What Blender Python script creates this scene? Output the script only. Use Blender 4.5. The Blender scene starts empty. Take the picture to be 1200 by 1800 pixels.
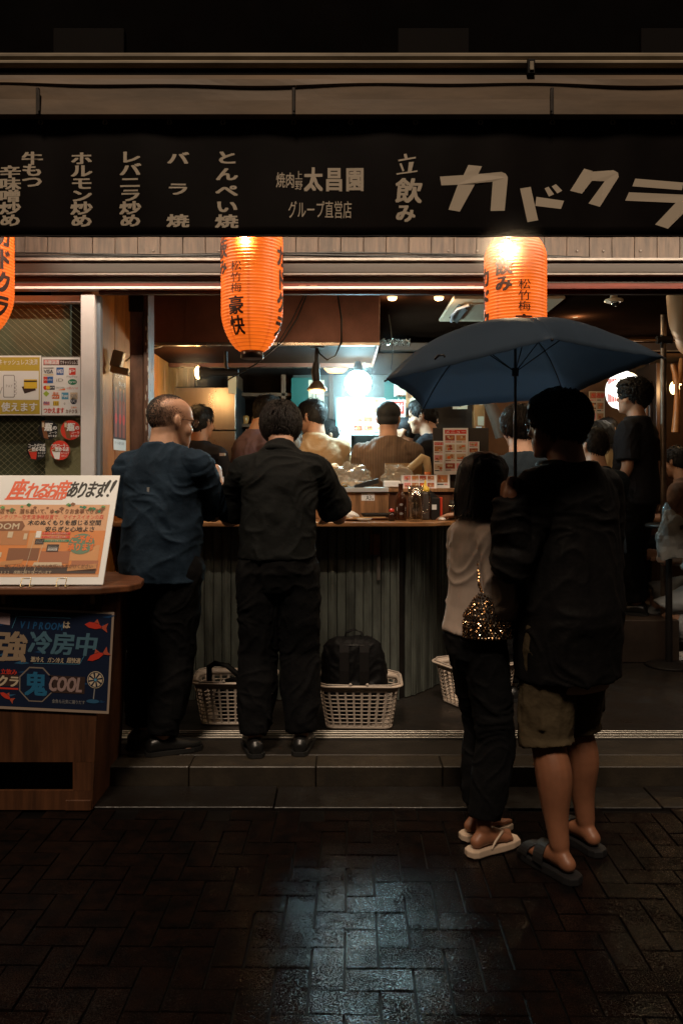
import bpy, bmesh, math, random
import numpy as np
from mathutils import Vector, Matrix

# ---------------------------------------------------------------- camera, world, exposure
SC = bpy.context.scene
COL = SC.collection
H0 = 1.477            # camera height
F = 1400.0            # focal length in photo pixels (1200 x 1800)
cam = bpy.data.cameras.new('camera')
cam.lens = 28.0; cam.sensor_width = 36.0; cam.sensor_fit = 'AUTO'
cam.shift_x = 0.0; cam.shift_y = -66.0 / 1800.0
cam.clip_start = 0.05; cam.clip_end = 200
co = bpy.data.objects.new('camera', cam); COL.objects.link(co)
co.location = (0, 0, H0); co.rotation_euler = (math.radians(90), 0, 0)
SC.camera = co
SC.view_settings.view_transform = 'Standard'; SC.view_settings.look = 'None'
SC.view_settings.exposure = 0.0; SC.view_settings.gamma = 1.0
SC.view_settings.use_curve_mapping = False
SC.cycles.max_bounces = 7; SC.cycles.diffuse_bounces = 3; SC.cycles.glossy_bounces = 4
SC.cycles.transmission_bounces = 6; SC.cycles.transparent_max_bounces = 12
SC.cycles.sample_clamp_indirect = 4.0
SC.cycles.caustics_reflective = False; SC.cycles.caustics_refractive = False

world = bpy.data.worlds.new('World'); SC.world = world; world.use_nodes = True
wn = world.node_tree.nodes; wl = world.node_tree.links
sky = wn.new('ShaderNodeTexSky'); sky.sky_type = 'NISHITA'; sky.sun_disc = False
sky.sun_elevation = math.radians(-4); sky.sun_rotation = math.radians(180)
bg = wn['Background']
mixw = wn.new('ShaderNodeMixRGB'); mixw.blend_type = 'ADD'; mixw.inputs[0].default_value = 1
mixw.inputs[2].default_value = (0.50, 0.33, 0.21, 1)      # glow of the lit street on the night sky
wl.new(sky.outputs[0], mixw.inputs[1]); wl.new(mixw.outputs[0], bg.inputs[0])
bg.inputs[1].default_value = 0.02

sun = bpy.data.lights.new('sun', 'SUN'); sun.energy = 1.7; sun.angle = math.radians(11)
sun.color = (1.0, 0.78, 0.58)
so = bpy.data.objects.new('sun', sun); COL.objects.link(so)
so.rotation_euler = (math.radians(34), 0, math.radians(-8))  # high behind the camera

# ---------------------------------------------------------------- helpers
random.seed(7); RND = random.Random(11)
def P(px, py, Z):
    return Vector(((px - 600) * Z / F, Z, H0 + (834 - py) * Z / F))
def HX(px, Z): return (px - 600) * Z / F
def HZ(py, Z): return H0 + (834 - py) * Z / F

MATS = {}
def mat(name, col, rough=.5, metal=0., var=0., vs=6., bump=0., bs=80., st=(1, 1, 1), col2=None,
        spec=.5, emit=None, es=0., coat=0., sheen=0., rv=0., alpha=None, sss=0., transl=0., bd=.002):
    if name in MATS: return MATS[name]
    m = bpy.data.materials.new(name); m.use_nodes = True
    nt = m.node_tree; N = nt.nodes; L = nt.links; b = N['Principled BSDF']
    c = tuple(col) + (1,)
    b.inputs['Base Color'].default_value = c; b.inputs['Roughness'].default_value = rough
    b.inputs['Metallic'].default_value = metal; b.inputs['Specular IOR Level'].default_value = spec
    b.inputs['Coat Weight'].default_value = coat; b.inputs['Coat Roughness'].default_value = .15
    b.inputs['Sheen Weight'].default_value = sheen
    if sss: b.inputs['Subsurface Weight'].default_value = sss; b.inputs['Subsurface Radius'].default_value = (.02, .008, .004)
    if emit: b.inputs['Emission Color'].default_value = tuple(emit) + (1,); b.inputs['Emission Strength'].default_value = es
    if var or bump or rv or col2:
        tc = N.new('ShaderNodeTexCoord'); oi = N.new('ShaderNodeObjectInfo')
        mp = N.new('ShaderNodeMapping'); mp.inputs['Scale'].default_value = st
        ad = N.new('ShaderNodeVectorMath'); ad.operation = 'ADD'
        mu = N.new('ShaderNodeMath'); mu.operation = 'MULTIPLY'; mu.inputs[1].default_value = 37.
        L.new(oi.outputs['Random'], mu.inputs[0]); L.new(mu.outputs[0], ad.inputs[1])
        L.new(tc.outputs['Object'], mp.inputs['Vector']); L.new(mp.outputs[0], ad.inputs[0])
        n = N.new('ShaderNodeTexNoise'); n.inputs['Scale'].default_value = vs
        n.inputs['Detail'].default_value = 6; n.inputs['Roughness'].default_value = .62
        L.new(ad.outputs[0], n.inputs['Vector'])
        if var or col2:
            mx = N.new('ShaderNodeMixRGB')
            k2 = tuple(col2) if col2 else tuple(max(0, x * (1 - var)) for x in col)
            k1 = tuple(min(1, x * (1 + (var * .6 if not col2 else 0))) for x in col)
            mx.inputs[1].default_value = k1 + (1,); mx.inputs[2].default_value = k2 + (1,)
            rp = N.new('ShaderNodeMapRange'); rp.inputs[1].default_value = .35; rp.inputs[2].default_value = .65
            L.new(n.outputs[0], rp.inputs[0]); L.new(rp.outputs[0], mx.inputs[0])
            L.new(mx.outputs[0], b.inputs['Base Color'])
        if rv:
            r2 = N.new('ShaderNodeMapRange'); r2.inputs[1].default_value = .3; r2.inputs[2].default_value = .7
            r2.inputs[3].default_value = max(.03, rough - rv); r2.inputs[4].default_value = min(1, rough + rv)
            L.new(n.outputs[0], r2.inputs[0]); L.new(r2.outputs[0], b.inputs['Roughness'])
        if bump:
            n2 = N.new('ShaderNodeTexNoise'); n2.inputs['Scale'].default_value = bs; n2.inputs['Detail'].default_value = 3
            L.new(ad.outputs[0], n2.inputs['Vector'])
            bp = N.new('ShaderNodeBump'); bp.inputs['Strength'].default_value = min(1, bump); bp.inputs['Distance'].default_value = bd
            L.new(n2.outputs[0], bp.inputs['Height']); L.new(bp.outputs[0], b.inputs['Normal'])
    if transl or alpha is not None:
        out = N['Material Output']; ms = N.new('ShaderNodeMixShader')
        if transl:
            t = N.new('ShaderNodeBsdfTranslucent'); t.inputs[0].default_value = tuple(min(1, x * 1.9) for x in col) + (1,); ms.inputs[0].default_value = transl
        else:
            t = N.new('ShaderNodeBsdfTransparent'); ms.inputs[0].default_value = 1 - alpha
        L.new(b.outputs[0], ms.inputs[1]); L.new(t.outputs[0], ms.inputs[2]); L.new(ms.outputs[0], out.inputs[0])
    MATS[name] = m
    return m

def patchy_wet(m, lo, hi, scale=260., big=5.):
    # water stands only in some of the pores: grain by grain the gloss comes and goes, and in broad patches it thins out
    N = m.node_tree.nodes; L = m.node_tree.links; b = N['Principled BSDF']; g = N.new('ShaderNodeNewGeometry')
    n = N.new('ShaderNodeTexNoise'); n.inputs['Scale'].default_value = scale; n.inputs['Detail'].default_value = 2; L.new(g.outputs['Position'], n.inputs['Vector'])
    r = N.new('ShaderNodeMapRange'); r.inputs[1].default_value = .50; r.inputs[2].default_value = .60; r.inputs[3].default_value = lo; r.inputs[4].default_value = hi; L.new(n.outputs[0], r.inputs[0])
    n2 = N.new('ShaderNodeTexNoise'); n2.inputs['Scale'].default_value = big; n2.inputs['Detail'].default_value = 3; L.new(g.outputs['Position'], n2.inputs['Vector'])
    r2 = N.new('ShaderNodeMapRange'); r2.inputs[1].default_value = .38; r2.inputs[2].default_value = .62; r2.inputs[3].default_value = .25; r2.inputs[4].default_value = 1.1; L.new(n2.outputs[0], r2.inputs[0])
    mu = N.new('ShaderNodeMath'); mu.operation = 'MULTIPLY'; L.new(r.outputs[0], mu.inputs[0]); L.new(r2.outputs[0], mu.inputs[1]); L.new(mu.outputs[0], b.inputs['Specular IOR Level'])
def glassmat(name, tint=(1, 1, 1), refl=.12, rough=.02):
    if name in MATS: return MATS[name]
    m = bpy.data.materials.new(name); m.use_nodes = True; N = m.node_tree.nodes; L = m.node_tree.links
    N.remove(N['Principled BSDF']); out = N['Material Output']
    t = N.new('ShaderNodeBsdfTransparent'); t.inputs[0].default_value = tuple(tint) + (1,)
    g = N.new('ShaderNodeBsdfGlossy'); g.inputs['Roughness'].default_value = rough
    fr = N.new('ShaderNodeLayerWeight'); fr.inputs[0].default_value = .5
    pw = N.new('ShaderNodeMath'); pw.operation = 'POWER'; pw.inputs[1].default_value = 4.; L.new(fr.outputs['Facing'], pw.inputs[0])
    mm = N.new('ShaderNodeMath'); mm.operation = 'MULTIPLY_ADD'; mm.inputs[1].default_value = .55; mm.inputs[2].default_value = refl
    L.new(pw.outputs[0], mm.inputs[0])
    ms = N.new('ShaderNodeMixShader'); L.new(mm.outputs[0], ms.inputs[0]); L.new(t.outputs[0], ms.inputs[1]); L.new(g.outputs[0], ms.inputs[2])
    L.new(ms.outputs[0], out.inputs[0]); MATS[name] = m
    return m

class MB:
    def __init__(s): s.v = []; s.f = []; s.fm = []; s.fs = []; s.ms = []
    def add(s, vs, fs, m=None, smooth=False):
        o = len(s.v); s.v.extend([tuple(v) for v in vs])
        if m is not None and m not in s.ms: s.ms.append(m)
        k = s.ms.index(m) if m is not None else 0
        for f in fs: s.f.append([i + o for i in f]); s.fm.append(k); s.fs.append(smooth)
    def box(s, x0, x1, y0, y1, z0, z1, m=None, c=0., M=None):
        x0, x1 = min(x0, x1), max(x0, x1); y0, y1 = min(y0, y1), max(y0, y1); z0, z1 = min(z0, z1), max(z0, z1)
        if c <= 0:
            vs = [(x, y, z) for x in (x0, x1) for y in (y0, y1) for z in (z0, z1)]
            fs = [(0, 1, 3, 2), (4, 6, 7, 5), (0, 4, 5, 1), (2, 3, 7, 6), (0, 2, 6, 4), (1, 5, 7, 3)]
        else:
            c = min(c, (x1 - x0) * .45, (y1 - y0) * .45, (z1 - z0) * .45)
            vs = []; idx = {}
            for ix, X in enumerate((x0, x1)):
                for iy, Y in enumerate((y0, y1)):
                    for iz, Z in enumerate((z0, z1)):
                        dx = c if ix == 0 else -c; dy = c if iy == 0 else -c; dz = c if iz == 0 else -c
                        for a, p in enumerate(((X, Y + dy, Z + dz), (X + dx, Y, Z + dz), (X + dx, Y + dy, Z))):
                            idx[ix, iy, iz, a] = len(vs); vs.append(p)
            g = lambda *k: idx[k]
            fs = []
            for i in (0, 1):
                fs.append([g(i, 0, 0, 0), g(i, 1, 0, 0), g(i, 1, 1, 0), g(i, 0, 1, 0)])
                fs.append([g(0, i, 0, 1), g(1, i, 0, 1), g(1, i, 1, 1), g(0, i, 1, 1)])
                fs.append([g(0, 0, i, 2), g(1, 0, i, 2), g(1, 1, i, 2), g(0, 1, i, 2)])
                for j in (0, 1):
                    fs.append([g(i, j, 0, 0), g(i, j, 1, 0), g(i, j, 1, 1), g(i, j, 0, 1)])
                    fs.append([g(i, 0, j, 0), g(i, 1, j, 0), g(i, 1, j, 2), g(i, 0, j, 2)])
                    fs.append([g(0, i, j, 1), g(1, i, j, 1), g(1, i, j, 2), g(0, i, j, 2)])
                    for k in (0, 1): fs.append([g(i, j, k, 0), g(i, j, k, 1), g(i, j, k, 2)])
        if M is not None: vs = [M @ Vector(v) for v in vs]
        s.add(vs, fs, m)
    def rings(s, rs, m=None, caps=True, smooth=True, closed=False):
        n = len(rs[0]); vs = [p for r in rs for p in r]; fs = []
        K = len(rs)
        for i in range(K if closed else K - 1):
            a = i * n; b = ((i + 1) % K) * n
            for j in range(n): fs.append((a + j, a + (j + 1) % n, b + (j + 1) % n, b + j))
        s.add(vs, fs, m, smooth)
        if caps and not closed:
            s.add(rs[0], [list(range(n))[::-1]], m, False); s.add(rs[-1], [list(range(n))], m, False)
    def tube(s, path, r, n=8, m=None, caps=True, closed=False):
        path = [Vector(p) for p in path]; K = len(path); rs = []
        up = None
        for i, p in enumerate(path):
            if closed: t = path[(i + 1) % K] - path[i - 1]
            else: t = path[min(i + 1, K - 1)] - path[max(i - 1, 0)]
            t.normalize()
            if up is None: up = Vector((0, 0, 1)) if abs(t.z) < .9 else Vector((1, 0, 0))
            a = t.cross(up)
            if a.length < 1e-4: a = t.cross(Vector((1, 0, 0)))
            a.normalize(); b = t.cross(a).normalized(); up = -b if False else up
            rr = r[i] if isinstance(r, (list, tuple)) else r
            rs.append([p + (a * math.cos(2 * math.pi * k / n) + b * math.sin(2 * math.pi * k / n)) * rr for k in range(n)])
        s.rings(rs, m, caps, True, closed)
    def lathe(s, c, prof, n=24, m=None, M=None, caps=True, smooth=True):
        c = Vector(c); M = M or Matrix.Identity(3)
        rs = [[c + M @ Vector((r * math.cos(2 * math.pi * k / n), r * math.sin(2 * math.pi * k / n), z)) for k in range(n)] for r, z in prof]
        s.rings(rs, m, caps, smooth)
    def ell(s, c, r, m=None, M=None, nu=16, nv=10):
        if not hasattr(r, '__len__'): r = (r, r, r)
        c = Vector(c); M = M or Matrix.Identity(3); vs = []; fs = []
        vs.append(c + M @ Vector((0, 0, r[2])))
        for i in range(1, nv):
            a = math.pi * i / nv
            for k in range(nu):
                b = 2 * math.pi * k / nu
                vs.append(c + M @ Vector((r[0] * math.sin(a) * math.cos(b), r[1] * math.sin(a) * math.sin(b), r[2] * math.cos(a))))
        vs.append(c + M @ Vector((0, 0, -r[2]))); last = len(vs) - 1
        for k in range(nu):
            fs.append((0, 1 + k, 1 + (k + 1) % nu)); fs.append((last, last - nu + (k + 1) % nu, last - nu + k))
        for i in range(nv - 2):
            for k in range(nu):
                a = 1 + i * nu + k; b = 1 + i * nu + (k + 1) % nu
                fs.append((a, a + nu, b + nu, b))
        s.add(vs, fs, m, True)

WL = {}
def org(o): return WL.get(o.name, Vector((0, 0, 0)))
def tag(o, label=None, cat=None, group=None, kind=None):
    if label: o['label'] = label
    if cat: o['category'] = cat
    if group: o['group'] = group
    if kind: o['kind'] = kind
    return o
def from_mesh(me, name, parent=None, origin=None, **kw):
    n = len(me.vertices)
    a = np.empty(n * 3, dtype=np.float32); me.vertices.foreach_get('co', a); a = a.reshape(-1, 3)
    if origin is None:
        lo = a.min(0); hi = a.max(0); origin = Vector((float(lo[0] + hi[0]) / 2, float(lo[1] + hi[1]) / 2, float(lo[2])))
    a -= np.array(origin, dtype=np.float32); me.vertices.foreach_set('co', a.ravel()); me.update()
    o = bpy.data.objects.new(name, me); me.name = name; COL.objects.link(o); WL[o.name] = Vector(origin)
    if parent: o.parent = parent; o.location = Vector(origin) - org(parent)
    else: o.location = origin
    return tag(o, **kw)
def obj(mb, name, m=None, parent=None, recalc=True, origin=None, **kw):
    me = bpy.data.meshes.new(name)
    me.from_pydata(mb.v, [], mb.f)
    if m is not None: me.materials.append(m)
    elif mb.ms:
        for x in mb.ms: me.materials.append(x)
        me.polygons.foreach_set('material_index', mb.fm)
    me.polygons.foreach_set('use_smooth', mb.fs)
    if recalc:
        bm = bmesh.new(); bm.from_mesh(me); bmesh.ops.recalc_face_normals(bm, faces=bm.faces); bm.to_mesh(me); bm.free()
    return from_mesh(me, name, parent, origin, **kw)
def thing(name, loc, label, cat, group=None):
    o = bpy.data.objects.new(name, None); COL.objects.link(o); o.location = loc; o.empty_display_size = .1
    WL[o.name] = Vector(loc)
    return tag(o, label, cat, group)
def dup(o, dloc=(0, 0, 0), rz=0, label=None, parent=None):
    c = o.copy(); COL.objects.link(c)
    if parent: c.parent = parent
    else:
        c.location = o.location + Vector(dloc); c.rotation_euler = (0, 0, o.rotation_euler.z + rz)
    WL[c.name] = org(o) + Vector(dloc)
    if label: c['label'] = label
    for ch in [x for x in o.children]: dup(ch, parent=c)
    return c
def under(o, parent):
    """make o a sub-part of parent, staying where it is"""
    o.parent = parent; o.location = org(o) - org(parent); return o
def B(name, x0, x1, y0, y1, z0, z1, m, parent=None, c=.003, **kw):
    b = MB(); b.box(x0, x1, y0, y1, z0, z1, c=c); return obj(b, name, m, parent, **kw)

# ---- flat print: lettering and pictures laid on a surface
GC = {}
def glyph(ch, bold=0.):
    k = (ch, bold)
    if k not in GC:
        c = bpy.data.curves.new('t', 'FONT'); c.body = ch; c.size = 1; c.offset = bold; c.resolution_u = 2
        o = bpy.data.objects.new('t', c); COL.objects.link(o)
        d = bpy.context.evaluated_depsgraph_get(); me = bpy.data.meshes.new_from_object(o.evaluated_get(d))
        GC[k] = ([(v.co.x, v.co.y) for v in me.vertices], [list(p.vertices) for p in me.polygons])
        bpy.data.objects.remove(o); bpy.data.curves.remove(c); bpy.data.meshes.remove(me)
    return GC[k]
class Sheet:
    """prints on a surface; fn(x, y, d) gives the point at print coordinates x, y (y down), d metres off it"""
    def __init__(s, fn, step=.0006): s.fn = fn; s.mb = MB(); s.step = step
    def bold(s, b, sx, sy):
        return [(0, 0)] if b <= 0 else [(b * sx * u, b * sy * v) for u, v in ((-1, -.6), (1, .6), (-1, .6), (1, -.6), (0, 0))] if b > .011 else [(-b * sx, 0), (b * sx, 0)]
    def _put(s, pts, fs, m, layer, sub=None):
        if sub:
            bm = bmesh.new(); bv = [bm.verts.new((x, y, 0)) for x, y in pts]
            for f in fs:
                try: bm.faces.new([bv[i] for i in f])
                except ValueError: pass
            for _ in range(4):
                e = [e for e in bm.edges if e.calc_length() > sub]
                if not e: break
                bmesh.ops.subdivide_edges(bm, edges=e, cuts=1); bmesh.ops.triangulate(bm, faces=bm.faces)
            bm.verts.index_update(); pts = [(v.co.x, v.co.y) for v in bm.verts]; fs = [[v.index for v in f.verts] for f in bm.faces]; bm.free()
        s.mb.add([s.fn(x, y, s.step * (layer + 1)) for x, y in pts], fs, m)
    def poly(s, pts, m, layer=0): s._put(pts, [list(range(len(pts)))], m, layer)
    def rect(s, x0, y0, x1, y1, m, layer=0): s.poly([(x0, y0), (x1, y0), (x1, y1), (x0, y1)], m, layer)
    def circ(s, x, y, r, m, layer=0, ry=None, n=20):
        s.poly([(x + r * math.cos(2 * math.pi * k / n), y + (ry or r) * math.sin(2 * math.pi * k / n)) for k in range(n)], m, layer)
    def line(s, x0, y0, x1, y1, w, m, layer=0):
        d = math.hypot(x1 - x0, y1 - y0) or 1; a = (y1 - y0) / d * w / 2; b = (x1 - x0) / d * w / 2
        s.poly([(x0 + a, y0 - b), (x1 + a, y1 - b), (x1 - a, y1 + b), (x0 - a, y0 + b)], m, layer)
    def text(s, st, x, y, w, h, m, layer=1, bold=.012, shear=0., dx=None, dy=0., sub=None, vert=False, grow=0.):
        """cells of w by h, one per character, starting at the top left x, y"""
        if dx is None: dx = 0 if vert else w
        if vert: dy = dy or h
        for i, ch in enumerate(st):
            if ch == ' ': continue
            vs, fs = glyph(ch); ox = x + dx * i; oy = y + dy * i; ww = w; hh = h
            if ord(ch) < 256: off = .5 - (min(v[0] for v in vs) + max(v[0] for v in vs)) / 2
            else: off = 0
            for k, (bx_, by_) in enumerate(s.bold(bold, w, h)): s._put([(ox + bx_ + (vx + off) * ww + shear * (vy - .38) * hh, oy + by_ + (.88 - vy) * hh) for vx, vy in vs], fs, m, layer + .13 * k, sub)
    def fit(s, st, x0, y0, x1, y1, m, layer=1, bold=.012, shear=0.):
        vs, fs = glyph(st); a = min(v[0] for v in vs); b = max(v[0] for v in vs); c = min(v[1] for v in vs); d = max(v[1] for v in vs)
        for k, (bx_, by_) in enumerate(s.bold(bold, y1 - y0, y1 - y0)): s._put([(x0 + bx_ + (vx - a) / (b - a) * (x1 - x0) + shear * ((vy - c) / (d - c) - .5) * (y1 - y0), y1 + by_ - (vy - c) / (d - c) * (y1 - y0)) for vx, vy in vs], fs, m, layer + .13 * k)
    def build(s, name, parent=None, **kw): return obj(s.mb, name, None, parent, recalc=False, **kw)
def flat(Z):  # a sheet facing the camera at depth Z, measured in photo pixels
    return Sheet(lambda x, y, d: P(x, y, Z) + Vector((0, -d, 0)))
def frame(O, U, V, N, step=.0006):
    O, U, V, N = Vector(O), Vector(U), Vector(V), Vector(N).normalized()
    return Sheet(lambda x, y, d: O + U * x + V * y + N * d, step)

# ---- common print and surface colours
INK = {}
def ink(name, c, rough=.5): return mat('print_' + name, c, rough, spec=.35)
K_cream = ink('cream', (.58, .49, .38)); K_black = ink('black', (.012, .012, .013)); K_white = ink('white', (.76, .78, .79))
K_red = ink('red', (.62, .05, .03)); K_orange = ink('orange', (.75, .17, .03)); K_yellow = ink('yellow', (.72, .50, .05))
K_green = ink('green', (.03, .22, .12)); K_blue = ink('blue', (.03, .12, .40)); K_brown = ink('brown', (.22, .09, .04))
K_lbrown = ink('light_brown', (.45, .20, .08)); K_grey = ink('grey', (.30, .30, .30)); K_pale = ink('pale', (.60, .50, .36))
K_navy = ink('navy', (.008, .016, .045)); K_sky = ink('sky', (.10, .33, .52)); K_pink = ink('pink', (.70, .28, .28))
K_lime = ink('lime', (.35, .50, .06)); K_mid = ink('mid_blue', (.015, .06, .16)); K_teal = ink('teal', (.006, .075, .06))
K_meat = ink('meat', (.32, .07, .04)); K_food = ink('food', (.50, .24, .09)); K_dark = ink('dark', (.05, .03, .025))

def menu(s, x0, y0, x1, y1, seed, title='', cols=2, rows=4, base=None):
    """a food menu: photos on plates, price strips and lettering, within the given rectangle of a sheet"""
    r = random.Random(seed); W = x1 - x0; Hh = y1 - y0
    s.rect(x0, y0, x1, y1, base or K_white, 0)
    t = 0
    if title:
        s.rect(x0 + W * .05, y0 + Hh * .02, x1 - W * .05, y0 + Hh * .11, r.choice([K_red, K_yellow]), 1)
        s.fit(title, x0 + W * .08, y0 + Hh * .03, x1 - W * .08, y0 + Hh * .10, K_white, 2); t = .12
    for i in range(cols):
        for j in range(rows):
            a = x0 + W * (.06 + .92 * i / cols); b = a + W * .80 / cols; c = y0 + Hh * (t + .02 + (.96 - t) * j / rows); d = c + Hh * (.82 - t) / rows
            s.rect(a, c, b, c + (d - c) * .70, r.choice([K_brown, K_food, K_meat, K_lbrown, K_pink, K_pale]), 1)
            for k in range(4):
                s.circ(a + (b - a) * r.uniform(.2, .8), c + (d - c) * r.uniform(.2, .6), (b - a) * r.uniform(.1, .22), r.choice([K_food, K_meat, K_lbrown, K_pale, K_orange]), 2 + k % 2, ry=(d - c) * r.uniform(.1, .2), n=10)
            s.rect(a, c + (d - c) * .82, a + (b - a) * .6, c + (d - c) * .92, r.choice([K_black, K_red, K_brown]), 1)
            s.fit(r.choice(['480', '350', '550', '290']), a + (b - a) * .66, c + (d - c) * .80, b, c + (d - c) * .94, K_red, 1)

def lattice(Pn, seed):
    """smooth value noise on an (n,3) array, range 0..1"""
    f = np.floor(Pn).astype(np.int64); w = Pn - f; w = w * w * (3 - 2 * w); out = np.zeros(len(Pn))
    for dx in (0, 1):
        for dy in (0, 1):
            for dz in (0, 1):
                h = ((f[:, 0] + dx) * 374761393 + (f[:, 1] + dy) * 668265263 + (f[:, 2] + dz) * 2147483647 + seed * 1274126177) & 0xffffffff
                h = ((h ^ (h >> 13)) * 1274126177) & 0xffffffff; h = (h ^ (h >> 16)) & 0xffff
                out += h / 65535. * (w[:, 0] if dx else 1 - w[:, 0]) * (w[:, 1] if dy else 1 - w[:, 1]) * (w[:, 2] if dz else 1 - w[:, 2])
    return out
def solid(mb, voxel, smooth=4, wr=0., wf=(9, 9, 4), seed=1, fac=.5):
    """union of all closed shapes in mb as one skin, smoothed, with cloth folds of depth wr"""
    me = bpy.data.meshes.new('t'); me.from_pydata(mb.v, [], mb.f)
    bm = bmesh.new(); bm.from_mesh(me); bmesh.ops.recalc_face_normals(bm, faces=bm.faces); bm.to_mesh(me); bm.free()
    o = bpy.data.objects.new('t', me); COL.objects.link(o)
    r = o.modifiers.new('r', 'REMESH'); r.mode = 'VOXEL'; r.voxel_size = voxel; r.use_smooth_shade = True
    if smooth: s = o.modifiers.new('s', 'SMOOTH'); s.factor = fac; s.iterations = smooth
    d = bpy.context.evaluated_depsgraph_get(); out = bpy.data.meshes.new_from_object(o.evaluated_get(d))
    bpy.data.objects.remove(o); bpy.data.meshes.remove(me)
    n = len(out.vertices); out.materials.clear()
    if wr and n:
        a = np.empty(n * 3, dtype=np.float32); out.vertices.foreach_get('co', a); a = a.reshape(-1, 3).astype(float)
        nr = np.empty(n * 3, dtype=np.float32); out.vertices.foreach_get('normal', nr); nr = nr.reshape(-1, 3)
        F_ = np.array(wf, float); q_ = a * F_
        warp = (lattice(a * 5, seed + 5) - .5)[:, None] * np.array([2.2, 2.2, 3.0])
        f1 = lattice(q_ + warp, seed); f2 = lattice(q_ * 2.3 + warp * 2, seed + 1)
        rid = 1 - np.abs(2 * f1 - 1)          # ridged folds
        f3 = lattice(q_ * np.array([1.6, 1.6, 3.4]) + warp * 2.5, seed + 2); rid2 = (1 - np.abs(2 * f3 - 1)) ** 3
        dsp = wr * (1.1 * (rid ** 2.2 - .38) + .45 * (f2 - .5) + .75 * (rid2 - .25))
        a = a + nr * dsp[:, None]; out.vertices.foreach_set('co', a.astype(np.float32).ravel())
    return out
# ================================================================ materials of the place
M_paver = mat('wet_brick_paver', (.008, .0045, .0035), rough=.10, vs=14, rv=.04, bump=1., bs=210, bd=.0011, spec=.22, col2=(.003, .0026, .0026))
patchy_wet(M_paver, .04, .70, 250.)
M_joint = mat('wet_joint_sand', (.003, .0025, .0025), rough=.45, bump=.5, bs=300, spec=.15)
M_kerb = mat('worn_kerb_stone', (.034, .027, .019), rough=.42, var=.4, vs=9, bump=.8, bs=60, rv=.15)
M_kerb2 = mat('dark_kerb_stone', (.007, .0055, .0045), rough=.4, var=.4, vs=9, bump=.8, bs=60, rv=.15)
M_floor = mat('grimy_concrete_floor', (.013, .010, .008), rough=.45, var=.5, vs=5, bump=.35, bs=60, rv=.2)
M_alu = mat('scratched_aluminium', (.20, .175, .155), rough=.45, metal=.6, var=.15, vs=20, bump=.1, bs=200)
M_frame = mat('painted_aluminium_frame', (.68, .67, .68), rough=.45, var=.08, vs=5)
M_steel = mat('stainless_steel', (.42, .35, .28), rough=.28, metal=1., var=.2, vs=3, bump=.12, bs=9, st=(1, 1, .25), rv=.08)
M_hood = mat('greasy_steel_hood', (.20, .075, .045), rough=.42, metal=.35, var=.35, vs=2.5, bump=.08, bs=20, rv=.1)
M_dark = mat('dark_painted_metal', (.012, .010, .009), rough=.55, var=.3, vs=10, spec=.2)
M_header = mat('brown_shutter_box', (.032, .024, .019), rough=.4, metal=.3, var=.3, vs=4, st=(.3, 1, 3), rv=.1)
M_redbeam = mat('dark_red_beam', (.12, .022, .012), rough=.45, var=.35, vs=5, st=(.4, 1, 2))
M_plank = mat('weathered_plank', (.085, .056, .038), rough=.62, var=.5, vs=9, st=(6, 1, .5), bump=.5, bs=60, col2=(.035, .024, .017))
M_post = mat('worn_brown_paint', (.15, .085, .06), rough=.4, var=.6, vs=11, st=(1, 1, .35), bump=.7, bs=45, rv=.15)
M_orangewood = mat('varnished_orange_wood', (.36, .125, .025), rough=.45, spec=.3, var=.4, vs=5, st=(5, 1, .35), bump=.2, bs=40, rv=.1)
M_counter = mat('varnished_counter_wood', (.36, .18, .075), rough=.3, var=.5, vs=5, st=(.35, 5, 2), bump=.25, bs=40, rv=.12)
M_cfront = mat('corrugated_painted_board', (.088, .098, .085), rough=.5, var=.5, vs=6, st=(2, 1, .5), bump=.3, bs=70, rv=.1)
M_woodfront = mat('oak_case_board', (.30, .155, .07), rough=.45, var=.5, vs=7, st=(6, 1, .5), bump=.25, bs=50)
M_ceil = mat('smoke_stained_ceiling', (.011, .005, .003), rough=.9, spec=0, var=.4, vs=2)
M_wallin = mat('smoke_stained_wall', (.10, .058, .035), rough=.6, var=.5, vs=2.5, bump=.2, bs=30)
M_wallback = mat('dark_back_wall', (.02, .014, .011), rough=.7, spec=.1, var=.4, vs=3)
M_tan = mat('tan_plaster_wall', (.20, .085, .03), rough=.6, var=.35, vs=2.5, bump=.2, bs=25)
M_banner = mat('black_vinyl_banner', (.0055, .0035, .003), rough=.45, var=.3, vs=3, bump=.35, bs=9, spec=.12)
M_valance = mat('faded_awning_canvas', (.17, .115, .07), rough=.6, var=.35, vs=3, st=(.5, 1, 3), bump=.25, bs=18)
M_gutter = mat('painted_gutter_pipe', (.34, .28, .20), rough=.45, var=.35, vs=7, st=(.4, 1, 2))
M_rubber = mat('black_cable_rubber', (.010, .010, .010), rough=.4)
M_facade = mat('dark_upper_facade', (.0035, .0028, .0026), rough=.9, var=.3, vs=3, spec=.03)

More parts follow.
